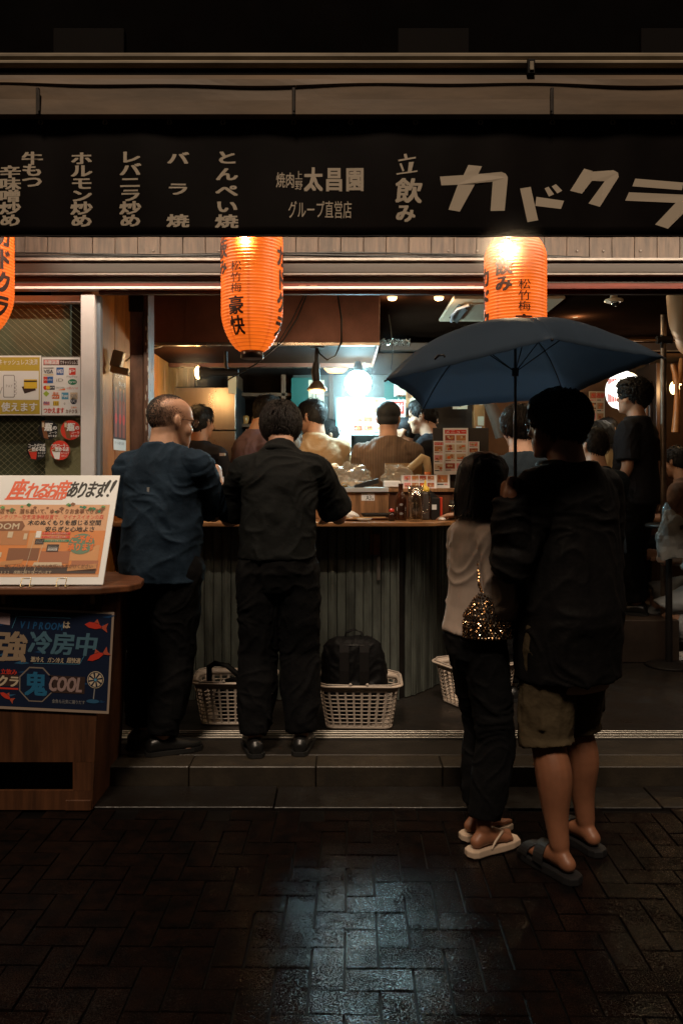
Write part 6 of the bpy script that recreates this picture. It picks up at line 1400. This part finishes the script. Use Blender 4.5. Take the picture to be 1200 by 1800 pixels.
    # ---- trousers or shorts
    if bot:
        b = MB(); inf = bot.get('inf', .012); torso(b, .447, bot.get('waist', .60), inf); b.ell((0, -.004 * H, .455 * H - D), (.05 * H * build, .052 * H, .045 * H))
        le = bot.get('len', .055)
        for i in (0, 1):
            h_, k_, a_ = hips[i], knees[i], ankles[i]; tot = [h_, h_.lerp(k_, .5), k_, k_.lerp(a_, .35), k_.lerp(a_, .7), a_]
            rr_ = [.061, .057, .050, .051, .045, .036]; lo = bot.get('loose', 1.)
            pts = []; rad = []
            for p, r in zip(tot, rr_):
                if p.z + 1e-4 >= le * H: pts.append(p); rad.append(r * H * lo * (.6 + .4 * build))
                else:
                    q0 = pts[-1]; t_ = (q0.z - le * H) / max(1e-5, (q0.z - p.z)); pts.append(q0.lerp(p, min(1, t_))); rad.append((rad[-1] + (r * H * lo * (.6 + .4 * build) - rad[-1]) * t_)); break
            if 'hem' in bot: rad[-1] = bot['hem'] * H
            b.tube(pts, rad, 18); b.ell(pts[0], rad[0])
            if bot.get('pocket'):
                sx = 1 if i == 0 else -1; c_ = h_.lerp(k_, .74); b.box(c_.x + sx * .046 * H - .012, c_.x + sx * .046 * H + .014, c_.y - .065, c_.y + .065, c_.z - .075, c_.z + .05, c=.008)
        child(bot.get('name', 'trousers'), b, bot['m'], wr=bot.get('wr', .008), wf=bot.get('wf', (8, 8, 6)), smooth=3)
        if bot.get('belt'):
            b = MB(); torso(b, .582, .600, inf + .006); child('belt', b, bot['belt'], smooth=1)
    # ---- top
    if top:
        b = MB(); inf = top.get('inf', .014); hem = top.get('hem', .50); torso(b, hem, .842, inf, top.get('flare', .01), low=top.get('low', (.097, .070)))
        sl = top.get('sleeve', .75); m = H * (.5 + .5 * build); sr = top.get('sr', .040)
        for i in (0, 1):
            s_, e_, w_ = SH[i], EL[i], WR[i]
            b.tube([bend((0, -.010 * H, .800 * H)), s_], [.034 * H + inf, .031 * m + inf * .9], 14); b.ell(s_, .031 * m + inf * .9)
            if sl <= 1: p = s_.lerp(e_, sl); b.tube([s_, s_.lerp(p, .5), p], [sr * m, sr * m * 1.02, sr * m * top.get('cuff', 1.08)], 18)
            else:
                p = e_.lerp(w_, sl - 1); r0 = sr * m; b.tube([s_, s_.lerp(e_, .5), e_, e_.lerp(p, .5), p], [r0, r0, r0 * .92, r0 * .82, r0 * .66], 18); b.ell(e_, r0 * .92)
        if top.get('collar'):
            c0 = bend((0, -.012 * H, .815 * H)); c1 = bend((0, -.008 * H, .848 * H)); b.tube([c0, c1], [.060 * H, .046 * H], 18)
        if top.get('hood'):
            for (hx, hy, hz, r_) in ((0, -.055, .80, (.095, .035, .06)), (.05, -.045, .820, (.05, .035, .035)), (-.05, -.045, .820, (.05, .035, .035)), (0, -.060, .765, (.07, .028, .05))): b.ell(bend((hx * H / 1.75, hy * H, hz * H)), r_)
        child(top.get('name', 't_shirt'), b, top['m'], wr=top.get('wr', .009), wf=top.get('wf', (8, 8, 4)), smooth=3)
        if top.get('under'):
            b = MB(); torso(b, hem - .022, hem + .05, inf - .004, top.get('flare', .01) * .8); child('undershirt_hem', b, top['under'], smooth=1)
        if top.get('apron_tag'):
            pass
    # ---- shoes
    if not barefoot:
        for T_ in FT:
            b = MB(); so_ = MB(); rs = []
            for y_, hw, zt in ((-.078, .022, .050), (-.060, .036, .075), (-.01, .040, .092), (.04, .042, .080), (.09, .047, .062), (.14, .047, .050), (.175, .036, .042), (.190, .015, .032)):
                rs.append([T_ @ Vector((hw * math.cos(a_), y_, .004 + zt / 2 + zt / 2 * math.sin(a_))) for a_ in [2 * math.pi * q_ / 16 for q_ in range(16)]])
            b.rings(rs)
            out = [(-.034 * 1.2, -.06), (-.024, -.083), (.024, -.083), (.041, -.06), (.044, 0), (.051, .09), (.050, .14), (.034, .182), (.0, .197), (-.034, .182), (-.050, .14), (-.051, .09), (-.044, 0)]
            so_.rings([[T_ @ Vector((p[0], p[1], zz)) for p in out] for zz in (.0015, .020)], smooth=False)
            sh_o = child('shoe', b, (shoes or {}).get('m', mat('black_leather_shoe', (.010, .010, .010), rough=.35)), smooth=2); under(raw('shoe_sole', so_, (shoes or {}).get('s', mat('black_sole', (.012, .012, .012), rough=.6))), sh_o)
    if barefoot in ('slide', 'flip'):
        for i, T_ in enumerate(FT):
            so_ = MB(); stp = MB()
            out = [(-.040, -.06), (-.030, -.085), (0, -.095), (.030, -.085), (.040, -.06), (.040, 0), (.052, .09), (.053, .14), (.040, .188), (.0, .207), (-.042, .192), (-.054, .15), (-.048, .09), (-.038, 0)]
            n_ = len(out); so_.rings([[T_ @ Vector((p[0] * q_, p[1] * q_ + .0, zz)) for p in out] for zz, q_ in ((-.026, .97), (-.022, 1.), (-.002, 1.), (.002, .98))], smooth=False)
            if barefoot == 'flip':
                for sx in (-1, 1): stp.tube([T_ @ Vector((-.020, .140, .002)), T_ @ Vector((-.019, .132, .030)), T_ @ Vector((sx * .030 - .004, .085, .052)), T_ @ Vector((sx * .044, .03, .030)), T_ @ Vector((sx * .042, .01, .0))], [.004, .005, .0055, .005, .004], 7)
            else:
                for k, (ya, yb_) in enumerate(((.055, .105), (.095, .140))):
                    rs = []
                    for q_ in range(13):
                        a_ = math.pi * q_ / 12; x_ = .053 * math.cos(a_); z_ = .001 + (.066 if k == 0 else .046) * math.sin(a_) ** .8; sk_ = .022 * math.cos(a_) * (1 if k else -1)
                        rs.append([T_ @ Vector(v) for v in ((x_, ya + sk_, z_), (x_, yb_ + sk_, z_ * .9), (x_ * 1.06, yb_ + sk_, z_ * .9 + .004), (x_ * 1.06, ya + sk_, z_ + .004))])
                    stp.rings(rs, smooth=False)
            nm = 'sandal'; so_o = raw(nm + '_sole', so_, shoes['m']); under(raw(nm + '_strap', stp, shoes['m']), so_o)
    # ---- hair
    R3 = HT.to_3x3(); hm = hairmat or HAIR
    def E_(b, c, r): b.ell(HT @ Vector(c), r, M=R3, nu=20, nv=14)
    def strands(cen, rad, n, L, wdt, lift, zlo, yfr, curly=0.):
        b = MB(); done = 0; tries = 0
        while done < n and tries < n * 6:
            tries += 1; v = Vector((rnd.gauss(0, 1), rnd.gauss(0, 1), rnd.gauss(0, 1))).normalized()
            p = Vector((cen[0] + rad[0] * v.x, cen[1] + rad[1] * v.y, cen[2] + rad[2] * v.z))
            if p.z < zlo + (.05 if p.y > .02 else 0) or (p.y > yfr and p.z < .175): continue
            nn = Vector((v.x / rad[0], v.y / rad[1], v.z / rad[2])).normalized(); crown = Vector((.01, -.045, .10))
            fl = (v - crown.normalized()) ; fl += Vector((rnd.gauss(0, .13 + curly), rnd.gauss(0, .13 + curly), rnd.gauss(0, .10 + curly) - .35)); fl = (fl - nn * fl.dot(nn)).normalized(); sd_ = nn.cross(fl); l_ = L * rnd.uniform(.6, 1.3); w_ = wdt * rnd.uniform(.6, 1.2)
            q0 = p - nn * .004; q1 = p + fl * l_ * .5 + nn * lift * .8; q2 = p + fl * l_ + nn * (lift * rnd.uniform(-.2, 1.1)) - nn * (l_ * l_ * 2.2)
            if curly: q2 = q1 + (Vector((rnd.gauss(0, 1), rnd.gauss(0, 1), rnd.gauss(0, 1)))).normalized() * l_ * .4
            b.add([HT @ u for u in (q0 - sd_ * w_, q0 + sd_ * w_, q1 - sd_ * w_ * .8 + nn * .001, q1 + sd_ * w_ * .8, q1 + nn * .0035, q2)], [(0, 1, 3, 4), (0, 4, 2), (2, 4, 5), (4, 3, 5)], None, True); done += 1
        return b
    if hair in ('short', 'curly', 'full'):
        b = MB(); g_ = .004 if hair == 'short' else .012 if hair == 'full' else .016
        E_(b, (0, -.014, .150), (.080 + g_, .096 + g_, .088 + g_)); E_(b, (0, -.040, .115), (.070 + g_, .066 + g_, .075)); E_(b, (0, -.058, .075), (.050, .036, .040)); E_(b, (0, .035, .192), (.062 + g_, .056 + g_, .042 + g_))
        for s_ in (-1, 1): E_(b, (s_ * .066, .005, .148), (.014 + g_ * .5, .034, .034)); E_(b, (s_ * .067, -.030, .110), (.012, .026, .035))
        hair_o = child('hair', b, hm, smooth=3, v=max(vx * .8, .006), wr=.0025 if hair != 'curly' else .018, wf=(22, 22, 9) if hair != 'curly' else (34, 34, 34))
        st_ = strands((0, -.014, .150), (.083 + g_, .099 + g_, .090 + g_), tufts, .034 if hair == 'short' else .045, .0035, .005 if hair == 'short' else .009, .085, .07, 0 if hair != 'curly' else 1.); under(tag(raw('hair_strand', st_, hm, recalc=False), kind='stuff'), hair_o)
        st_ = strands((0, -.045, .105), (.072, .066, .072), tufts // 3, .026, .003, .003, .045, .0); under(tag(raw('hair_strand', st_, hm, recalc=False), kind='stuff'), hair_o)
    if hair == 'shaved':
        b = MB(); E_(b, (0, -.012, .148), (.0775, .0935, .0845)); E_(b, (0, -.030, .115), (.0725, .070, .060)); hc_ = child('cropped_hair', b, hm, smooth=2, v=.006); under(tag(raw('stubble', strands((0, -.012, .148), (.0775, .0935, .0845), 5200, .0075, .0006, .001, .062, .080), HAIR, recalc=False), kind='stuff'), hc_)
    if hair == 'cap':
        b = MB(); E_(b, (0, -.008, .165), (.086, .104, .080)); E_(b, (0, -.03, .11), (.074, .072, .05)); child('knit_cap', b, hm, smooth=2, v=max(vx * .8, .006), wr=.003)
    if hair == 'peaked':
        b = MB(); E_(b, (0, -.008, .170), (.086, .104, .070)); b.rings([[HT @ Vector((.075 * math.cos(a_), .075 + .085 * max(0, math.sin(a_)), .165 + dz - .03 * max(0, math.sin(a_)))) for a_ in [2 * math.pi * q_ / 16 for q_ in range(16)]] for dz in (-.006, .006)]); child('peaked_cap', b, hm, smooth=2, v=.009)
        b = MB(); E_(b, (0, -.040, .115), (.072, .066, .060)); child('hair', b, HAIR, smooth=2)
    if hair == 'bob':
        b = MB(); rs = []
        for zz, hw, yf, yb in ((.000, .092, .055, -.112), (.006, .102, .078, -.123), (.02, .104, .085, -.126), (.06, .102, .080, -.128), (.10, .098, .072, -.128), (.14, .096, .080, -.126), (.175, .090, .092, -.118), (.205, .076, .080, -.098), (.228, .052, .050, -.066), (.240, .020, .012, -.026)):
            cy = (yf + yb) / 2; ry = (yf - yb) / 2; rs.append([HT @ Vector((hw * 1.08 * math.cos(a_), cy + ry * math.sin(a_) * (.86 if math.sin(a_) > 0 and zz < .17 else 1), zz)) for a_ in [2 * math.pi * q_ / 30 for q_ in range(30)]])
        b.rings(rs); hair_o = child('hair', b, hm, smooth=2, v=.006, wr=.004, wf=(40, 40, 3))
        b = MB()
        for k in range(int(tufts)):
            a_ = rnd.uniform(math.radians(150), math.radians(390)); zz = rnd.uniform(.0, .19); i_ = 0
            hw = .104 - max(0, zz - .1) * .25; c_ = Vector((hw * math.cos(a_), -.024 + .103 * math.sin(a_), zz)); t_ = Vector((-math.sin(a_), math.cos(a_), 0)); nn = Vector((math.cos(a_), math.sin(a_), 0)); L = rnd.uniform(.03, min(.09, zz + .045)); w_ = .0028
            b.add([HT @ u for u in (c_ - t_ * w_ - nn * .002, c_ + t_ * w_ - nn * .002, c_ + nn * .004 - Vector((0, 0, L * .5)) - t_ * w_, c_ + nn * .0055 - Vector((0, 0, L * .5)) + t_ * w_, c_ + nn * rnd.uniform(-.001, .005) - Vector((0, 0, L)) + t_ * rnd.gauss(0, .004))], [(0, 1, 3, 2), (2, 3, 4)], None, True)
        under(tag(raw('hair_strand', b, hm, recalc=False), kind='stuff'), hair_o)
    # eyes for everybody
    b = MB()
    for s_ in (-1, 1): b.ell(HT @ Vector((s_ * .031, .0865, .1235)), (.0115, .0075, .0065), M=R3, nu=10, nv=6)
    raw('eye', b, mat('dark_eye', (.03, .02, .015), rough=.2))
    if extra: extra(root, HT, raw, child, MB, bend, dict(SH=SH, EL=EL, WR=WR, H=H, W=W, torso=torso, FT=FT, knees=knees, hips=hips))
    return root
def glasses(m_=None):
    def f(root, HT, raw, child, MB_, bend, d):
        b = MB()
        for s_ in (-1, 1):
            c = Vector((s_ * .034, .106, .122)); b.tube([HT @ (c + Vector((.024 * math.cos(a_), 0, .017 * math.sin(a_)))) for a_ in [2 * math.pi * k / 16 for k in range(16)]], .0022, 6, closed=True)
            b.tube([HT @ Vector((s_ * .058, .106, .126)), HT @ Vector((s_ * .077, .09, .128)), HT @ Vector((s_ * .083, .0, .126)), HT @ Vector((s_ * .080, -.02, .112))], .0020, 6)
        b.tube([HT @ Vector((-.011, .108, .126)), HT @ Vector((.011, .108, .126))], .002, 6)
        g_o = raw('glasses', b, m_ or mat('dark_glasses_frame', (.03, .015, .01), rough=.25))
        b = MB()
        for s_ in (-1, 1):
            c = Vector((s_ * .034, .106, .122)); b.add([HT @ (c + Vector((.022 * math.cos(a_), 0, .015 * math.sin(a_)))) for a_ in [2 * math.pi * k / 12 for k in range(12)]], [list(range(12))])
        under(raw('spectacle_lens', b, glassmat('lens_glass', (.95, .95, .95), .18, .02), recalc=False), g_o)
    return f
def both(*fs):
    def f(*a):
        for g in fs: g(*a)
    return f

C_blue = mat('worn_navy_tshirt', spec=.12, col=(.017, .033, .055), rough=.85, var=.45, vs=7, bump=.8, bs=16, bd=.010, col2=(.008, .017, .030))
C_black = mat('black_shirt_cloth', spec=.12, col=(.006, .007, .007), rough=.8, var=.2, vs=6, bump=.8, bs=16, bd=.010)
C_btr = mat('black_trouser_cloth', spec=.12, col=(.005, .005, .0055), rough=.85, var=.2, vs=6, bump=.8, bs=16, bd=.010)
C_jac = mat('black_jacket_cloth', spec=.12, col=(.005, .0045, .0045), rough=.7, var=.25, vs=5, bump=.8, bs=14, bd=.010)
C_grey = mat('taupe_knit', spec=.12, col=(.38, .30, .25), rough=.9, var=.12, vs=8, bump=.25, bs=300, sheen=.1)
C_olive = mat('olive_cotton', spec=.12, col=(.075, .056, .032), rough=.85, var=.25, vs=7, bump=.8, bs=16, bd=.010)
C_tan = mat('tan_shirt_cloth', (.36, .23, .12), rough=.85, var=.15, vs=6, bump=.8, bs=16, bd=.010)
C_tan2 = mat('sand_shirt_cloth', (.40, .27, .13), rough=.85, var=.15, vs=6)
C_white = mat('white_shirt_cloth', (.62, .60, .56), rough=.8, var=.1, vs=6)
C_slate = mat('slate_tshirt', spec=.12, col=(.020, .030, .040), rough=.85, var=.2, vs=6, bump=.8, bs=16, bd=.010)
C_dark = mat('charcoal_tshirt', spec=.12, col=(.018, .018, .022), rough=.85, var=.2, vs=6)
C_purp = mat('striped_plum_tshirt', (.14, .09, .12), rough=.85, var=.2, vs=6)
def stripes(name, c1, c2, per, axis='X'):
    m = mat(name, c1, rough=.85, bump=.8, bs=16, bd=.010); N = m.node_tree.nodes; L = m.node_tree.links; tc = N.new('ShaderNodeTexCoord'); w = N.new('ShaderNodeTexWave'); w.bands_direction = axis; w.inputs['Scale'].default_value = 1 / per / 3.14 * 1.57; w.inputs['Distortion'].default_value = .6
    mx = N.new('ShaderNodeMixRGB'); mx.inputs[1].default_value = c1 + (1,); mx.inputs[2].default_value = c2 + (1,); L.new(tc.outputs['Object'], w.inputs[0]); L.new(w.outputs[0], mx.inputs[0]); L.new(mx.outputs[0], N['Principled BSDF'].inputs['Base Color']); return m
C_strip = stripes('brown_pinstripe_shirt', (.17, .105, .065), (.085, .05, .032), .018)

# --- the four in front
# heavy man in the navy T-shirt
def m1x(root, HT, raw, child, MB_, bend, d):
    b = MB(); c = bend((-.01, -.125 * 1 - .012, 1.30)); b.box(c.x - .006, c.x + .006, c.y - .014, c.y - .008, c.z - .012, c.z + .012); raw('shirt_tag', b, K_grey)
person('heavy man with cropped hair and glasses in a faded navy T-shirt at the counter', -.895, 3.99, .096, -14, 1.82, build=.98, hdrop=.026, lean=3, turn=-36, nod=4, voxel=.007, sk=SK2, fat=1.06, headsc=1.13, hair='shaved', hairmat=HAIRS,
       arms=(dict(ew=(-.66, 4.16, 1.235), ww=(-.655, 4.27, 1.425), hw=(-.1, .45, .9), nw=(-1, .2, .0), sw=(0, -.6, .8), c=1.25, th=.8), dict(u=(.04, .16, -1), f=(-.25, 1., .12), h=(-.3, 1, .05), n=(0, 0, -1), s=(-1, 0, 0), c=.35)),
       feet=((.02, -.04, 52), (-.15, .05, 5)), top=dict(m=C_blue, hem=.468, inf=.020, flare=.006, low=(.099, .082), sleeve=.86, sr=.047, cuff=1.0, wr=.010, wf=(6, 6, 5)), bot=dict(m=C_btr, loose=1.12, wr=.008), extra=both(glasses(), m1x))
# man in the black shirt
person('man with thick black hair in a black untucked shirt bending over the counter', -.315, 4.00, .096, 0, 1.80, build=.97, lean=9, hunch=14, nod=26, turn=6, voxel=.007, sk=SK2, tufts=2200, hair='full',
       arms=(dict(ew=(-.005, 4.26, 1.235), ww=(-.06, 4.78, 1.235), hw=(-.5, 1, 0), nw=(0, 0, -1), sw=(-1, 0, 0), c=.5), dict(ew=(-.61, 4.24, 1.235), ww=(-.50, 4.78, 1.235), hw=(.5, 1, 0), nw=(0, 0, -1), sw=(1, 0, 0), c=.5)),
       feet=((.115, -.02, 6), (-.115, -.05, -14)), top=dict(m=C_black, hem=.535, inf=.020, flare=.002, sleeve=.84, sr=.044, cuff=1.30, wr=.012, wf=(5, 5, 5), collar=True, name='shirt'), bot=dict(m=C_btr, loose=1.10, wr=.009, belt=mat('black_belt', (.015, .014, .013), rough=.35)))
# woman with the bob
def wx(root, HT, raw, child, MB_, bend, d):
    pass
person('woman with a black bob, taupe sweater, cropped black trousers and pale flip-flops', .545, 3.165, .027, -72, 1.525, build=.86, lean=1, turn=36, nod=3, voxel=.006, sk=SK3, hair='bob', tufts=1500,
       arms=(dict(u=(.10, .12, -1), f=(-.1, 1, .25), c=.6), dict(u=(.12, .16, -1), f=(-.1, 1, .3), c=.6)), feet=((.058, -.01, -14), (-.075, .03, -14)),
       top=dict(m=C_grey, hem=.545, inf=.020, flare=.016, sleeve=1.55, sr=.044, wr=.010, wf=(6, 6, 3), name='sweater'), bot=dict(m=C_btr, loose=1.02, len=.075, hem=.040, waist=.60, wr=.008, inf=.016), barefoot='flip', shoes=dict(m=mat('cream_sandal_rubber', (.52, .40, .30), rough=.5)))
# man holding the umbrella
person('man in a long black hooded jacket, olive cargo shorts and black slides holding the umbrella', .862, 3.055, .027, 34, 1.775, build=.99, lean=1, turn=33, nod=4, roll=-3, voxel=.006, sk=SK3, headsc=1.01, tufts=1600, hair='full',
       arms=(dict(u=(.14, .02, -1), f=(0, .75, -.55), c=.7), dict(ew=(.615, 2.87, 1.165), ww=(.598, 2.835, 1.405), hw=(-.05, .95, .12), nw=(.95, .1, 0), sw=(0, 0, 1), c=1.22, th=.75)),
       feet=((.135, .02, 10), (-.115, -.065, 6)), top=dict(m=C_jac, hem=.385, inf=.036, flare=-.004, sleeve=1.96, sr=.049, wr=.009, wf=(6, 6, 3), hood=True, name='jacket', under=mat('cream_undershirt', (.55, .40, .28), rough=.8), low=(.102, .080)),
       bot=dict(m=C_olive, loose=1.11, len=.245, hem=.058, waist=.56, wr=.005, inf=.006, pocket=True, name='shorts'), barefoot='slide', shoes=dict(m=mat('black_slide_rubber', (.012, .012, .013), rough=.5)), extra=glasses())
# --- the ones inside
kf = .2805
A_work = (dict(u=(.12, .35, -1), f=(-.35, 1, .05), c=.6), dict(u=(.12, .35, -1), f=(-.35, 1, .05), c=.6))
BT = dict(m=C_btr, loose=1.05)
person('cook in black seen behind the heavy man, facing the steel cabinet', HX(345, 5.75), 5.75, kf, -20, 1.70, lean=4, turn=-10, arms=A_work, top=dict(m=C_dark, sleeve=.8), bot=BT)
person('cook in a grey striped dark T-shirt leaning right over the grill', HX(428, 5.85), 5.85, kf, -52, 1.82, lean=14, turn=-10, nod=18, sk=SK1, arms=(dict(u=(.25, .1, -1), f=(.0, 1, -.3)), dict(u=(.2, .3, -1), f=(0, 1, -.2))), top=dict(m=C_purp, sleeve=.7, sr=.046), bot=BT)
person('stooping cook in black with a pale label on the collar, beside the black shirted man', HX(412, 5.62), 5.60, kf, -30, 1.56, lean=30, hunch=20, turn=-10, nod=30, arms=A_work, top=dict(m=C_black, sleeve=.8, inf=.03), bot=BT, extra=lambda root, HT, raw, child, MB_, bend, d: (lambda b: (b.box(-.05, .0, -.10, -.095, 1.325, 1.345), raw('collar_label', b, K_white)))(MB()))
person('grey haired man whose head shows beside the ear of the black shirted man', HX(513, 5.75), 5.75, kf, 10, 1.545, lean=10, nod=20, sk=SK2, hair='short', hairmat=HAIRG, arms=A_work, top=dict(m=C_tan2, sleeve=.8), bot=BT)
person('man in a tan shirt with black hair seen from behind under the reflector lamp', HX(556, 6.0), 6.0, kf, 14, 1.77, build=1.05, lean=3, turn=40, nod=8, arms=A_work, top=dict(m=C_tan, sleeve=.8, collar=True, inf=.024, wr=.012), bot=BT)
person('man with glasses in a sand shirt turned towards the tan shirted man', HX(596, 6.45), 6.45, kf, 40, 1.63, lean=5, turn=40, nod=8, arms=A_work, top=dict(m=C_tan2, sleeve=.75, inf=.02), bot=BT, extra=glasses())
person('short man with black hair half hidden next to the sand shirted man', HX(606, 6.9), 6.9, kf, 0, 1.66, arms=A_work, top=dict(m=C_dark, sleeve=.8), bot=BT)
person('man in a brown pinstriped shirt and black knit cap with his back turned', HX(682, 5.78), 5.78, kf, -6, 1.725, build=1.02, lean=2, turn=-8, arms=A_work, hair='cap', hairmat=mat('black_knit', (.012, .012, .013), rough=.8), top=dict(m=C_strip, sleeve=.95, inf=.024, sr=.046, collar=True, wr=.012, hem=.46), bot=BT)
person('man in a white shirt and dark cap facing left behind the pinstriped man', HX(712, 6.35), 6.35, kf, 55, 1.65, turn=20, arms=A_work, hair='peaked', hairmat=mat('dark_cap', (.014, .014, .018), rough=.7), top=dict(m=C_white, sleeve=.8), bot=BT)
person('man in a black T-shirt leaning left in profile under the umbrella edge', HX(778, 6.1), 6.1, kf, 62, 1.80, lean=12, turn=12, nod=6, arms=A_work, top=dict(m=C_dark, sleeve=.6, inf=.02), bot=BT)
def watch(root, HT, raw, child, MB_, bend, d):
    w = d['WR'][1]; e = d['EL'][1]; ax = (w - e).normalized(); M = ax.to_track_quat('Z', 'Y').to_matrix(); b = MB(); b.lathe(w - ax * .02, [(.026, -.011), (.028, -.010), (.028, .010), (.026, .011)], 20, M=M); raw('watch_strap', b, M_black)
    Wi = d['W'].inverted().to_3x3(); up = Wi @ Vector((.25, -.55, .8)); b = MB(); c = w - ax * .02 + up.normalized() * .026; M4 = Matrix.Translation(c) @ up.to_track_quat('Z', 'Y').to_matrix().to_4x4(); b.box(-.019, .019, -.022, .022, -.006, .006, c=.003, M=M4); raw('watch_face', b, mat('glossy_watch', (.008, .008, .009), rough=.1))
person('man in a slate T-shirt wearing a watch, his hand resting on the counter end', HX(918, 4.85), 4.92, .096, 12, 1.80, turn=-4, nod=4, sk=SK2, voxel=.009, tufts=700, hair='full', arms=(dict(u=(.15, .2, -1), f=(-.1, 1, -.2)), dict(ew=(.93, 4.80, 1.27), ww=(.745, 4.885, 1.232), hw=(-1, .12, -.06), nw=(0, 0, -1), sw=(.2, 1, 0), c=.22, th=.2)),
       top=dict(m=C_slate, sleeve=.75, inf=.02, sr=.045), bot=BT, extra=both(glasses(mat('steel_glasses', (.3, .28, .25), rough=.3, metal=.8)), watch))
person('masked drinker far behind, seated between the menu boards and the slate T-shirt', HX(886, 7.3), 7.3, .404, 160, 1.62, drop=.24, turn=10, nod=14, feet=((.1, .38, 0), (-.1, .38, 0)), arms=A_work, top=dict(m=C_tan2, sleeve=.7), bot=BT, extra=lambda root, HT, raw, child, MB_, bend, d: (lambda b: (b.ell(HT @ Vector((0, .078, .062)), (.052, .036, .042), M=HT.to_3x3()), raw('face_mask', b, C_white)))(MB()))
person('drinker in a dark slate T-shirt standing behind the umbrella holder', HX(1050, 5.35), 5.40, .096, 20, 1.70, build=1.0, turn=10, nod=4, arms=A_work, sk=SK2, top=dict(m=C_slate, sleeve=.75, inf=.02), bot=BT)
person('drinker with a rounded dark haircut in front of the curly haired man', HX(1078, 6.55), 6.55, .404, 30, 1.62, drop=.06, lean=8, turn=20, nod=18, hair='bob', tufts=200, feet=((.1, .12, 0), (-.1, .12, 0)), arms=A_work, top=dict(m=C_tan2, sleeve=.7), bot=BT)
person('man with a dark fringe facing the street under the paper menu', HX(1066, 7.2), 7.2, .404, 165, 1.60, drop=.02, turn=5, nod=10, feet=((.1, .06, 0), (-.1, .06, 0)), arms=A_work, top=dict(m=C_white, sleeve=.7), bot=BT)
person('tall curly haired man in a black T-shirt standing in profile beside the pole', HX(1118, 6.15), 6.18, .406, 48, 1.80, build=1.02, turn=34, nod=-2, voxel=.010, tufts=1400, hair='curly', sk=SK1, arms=(dict(u=(.15, -.08, -1), f=(.12, .35, -1), c=.4), dict(u=(.15, -.06, -1), f=(-.35, .75, -1), c=.4)), feet=((.10, .03, 6), (-.10, -.05, -6)), top=dict(m=C_dark, sleeve=.8, inf=.024, sr=.046, hem=.47), bot=dict(m=C_btr, loose=1.15))
person('seated drinker in brown at the right edge facing left with short black hair', HX(1196, 6.7), 6.7, .404, 50, 1.62, drop=.20, turn=-20, nod=12, feet=((.1, .36, 0), (-.1, .36, 0)), arms=A_work, top=dict(m=mat('brown_check', (.20, .11, .07), rough=.8, var=.4, vs=16), sleeve=.8), bot=BT)
person('person in a white long sleeved shirt cut off by the right edge, white sneaker below', 2.80, 6.02, .096, 80, 1.72, drop=.20, lean=8, turn=10, feet=((.12, .34, 0), (-.10, .12, 0)), arms=(dict(u=(.2, .1, -1), f=(0, 1, .1)), dict(u=(.3, .1, -1), f=(0, 1, .1))), top=dict(m=C_white, sleeve=1.85, inf=.03, sr=.055), bot=dict(m=mat('pale_jeans', (.30, .31, .32), rough=.8), loose=1.1, len=.10), shoes=dict(m=C_white, s=K_white))
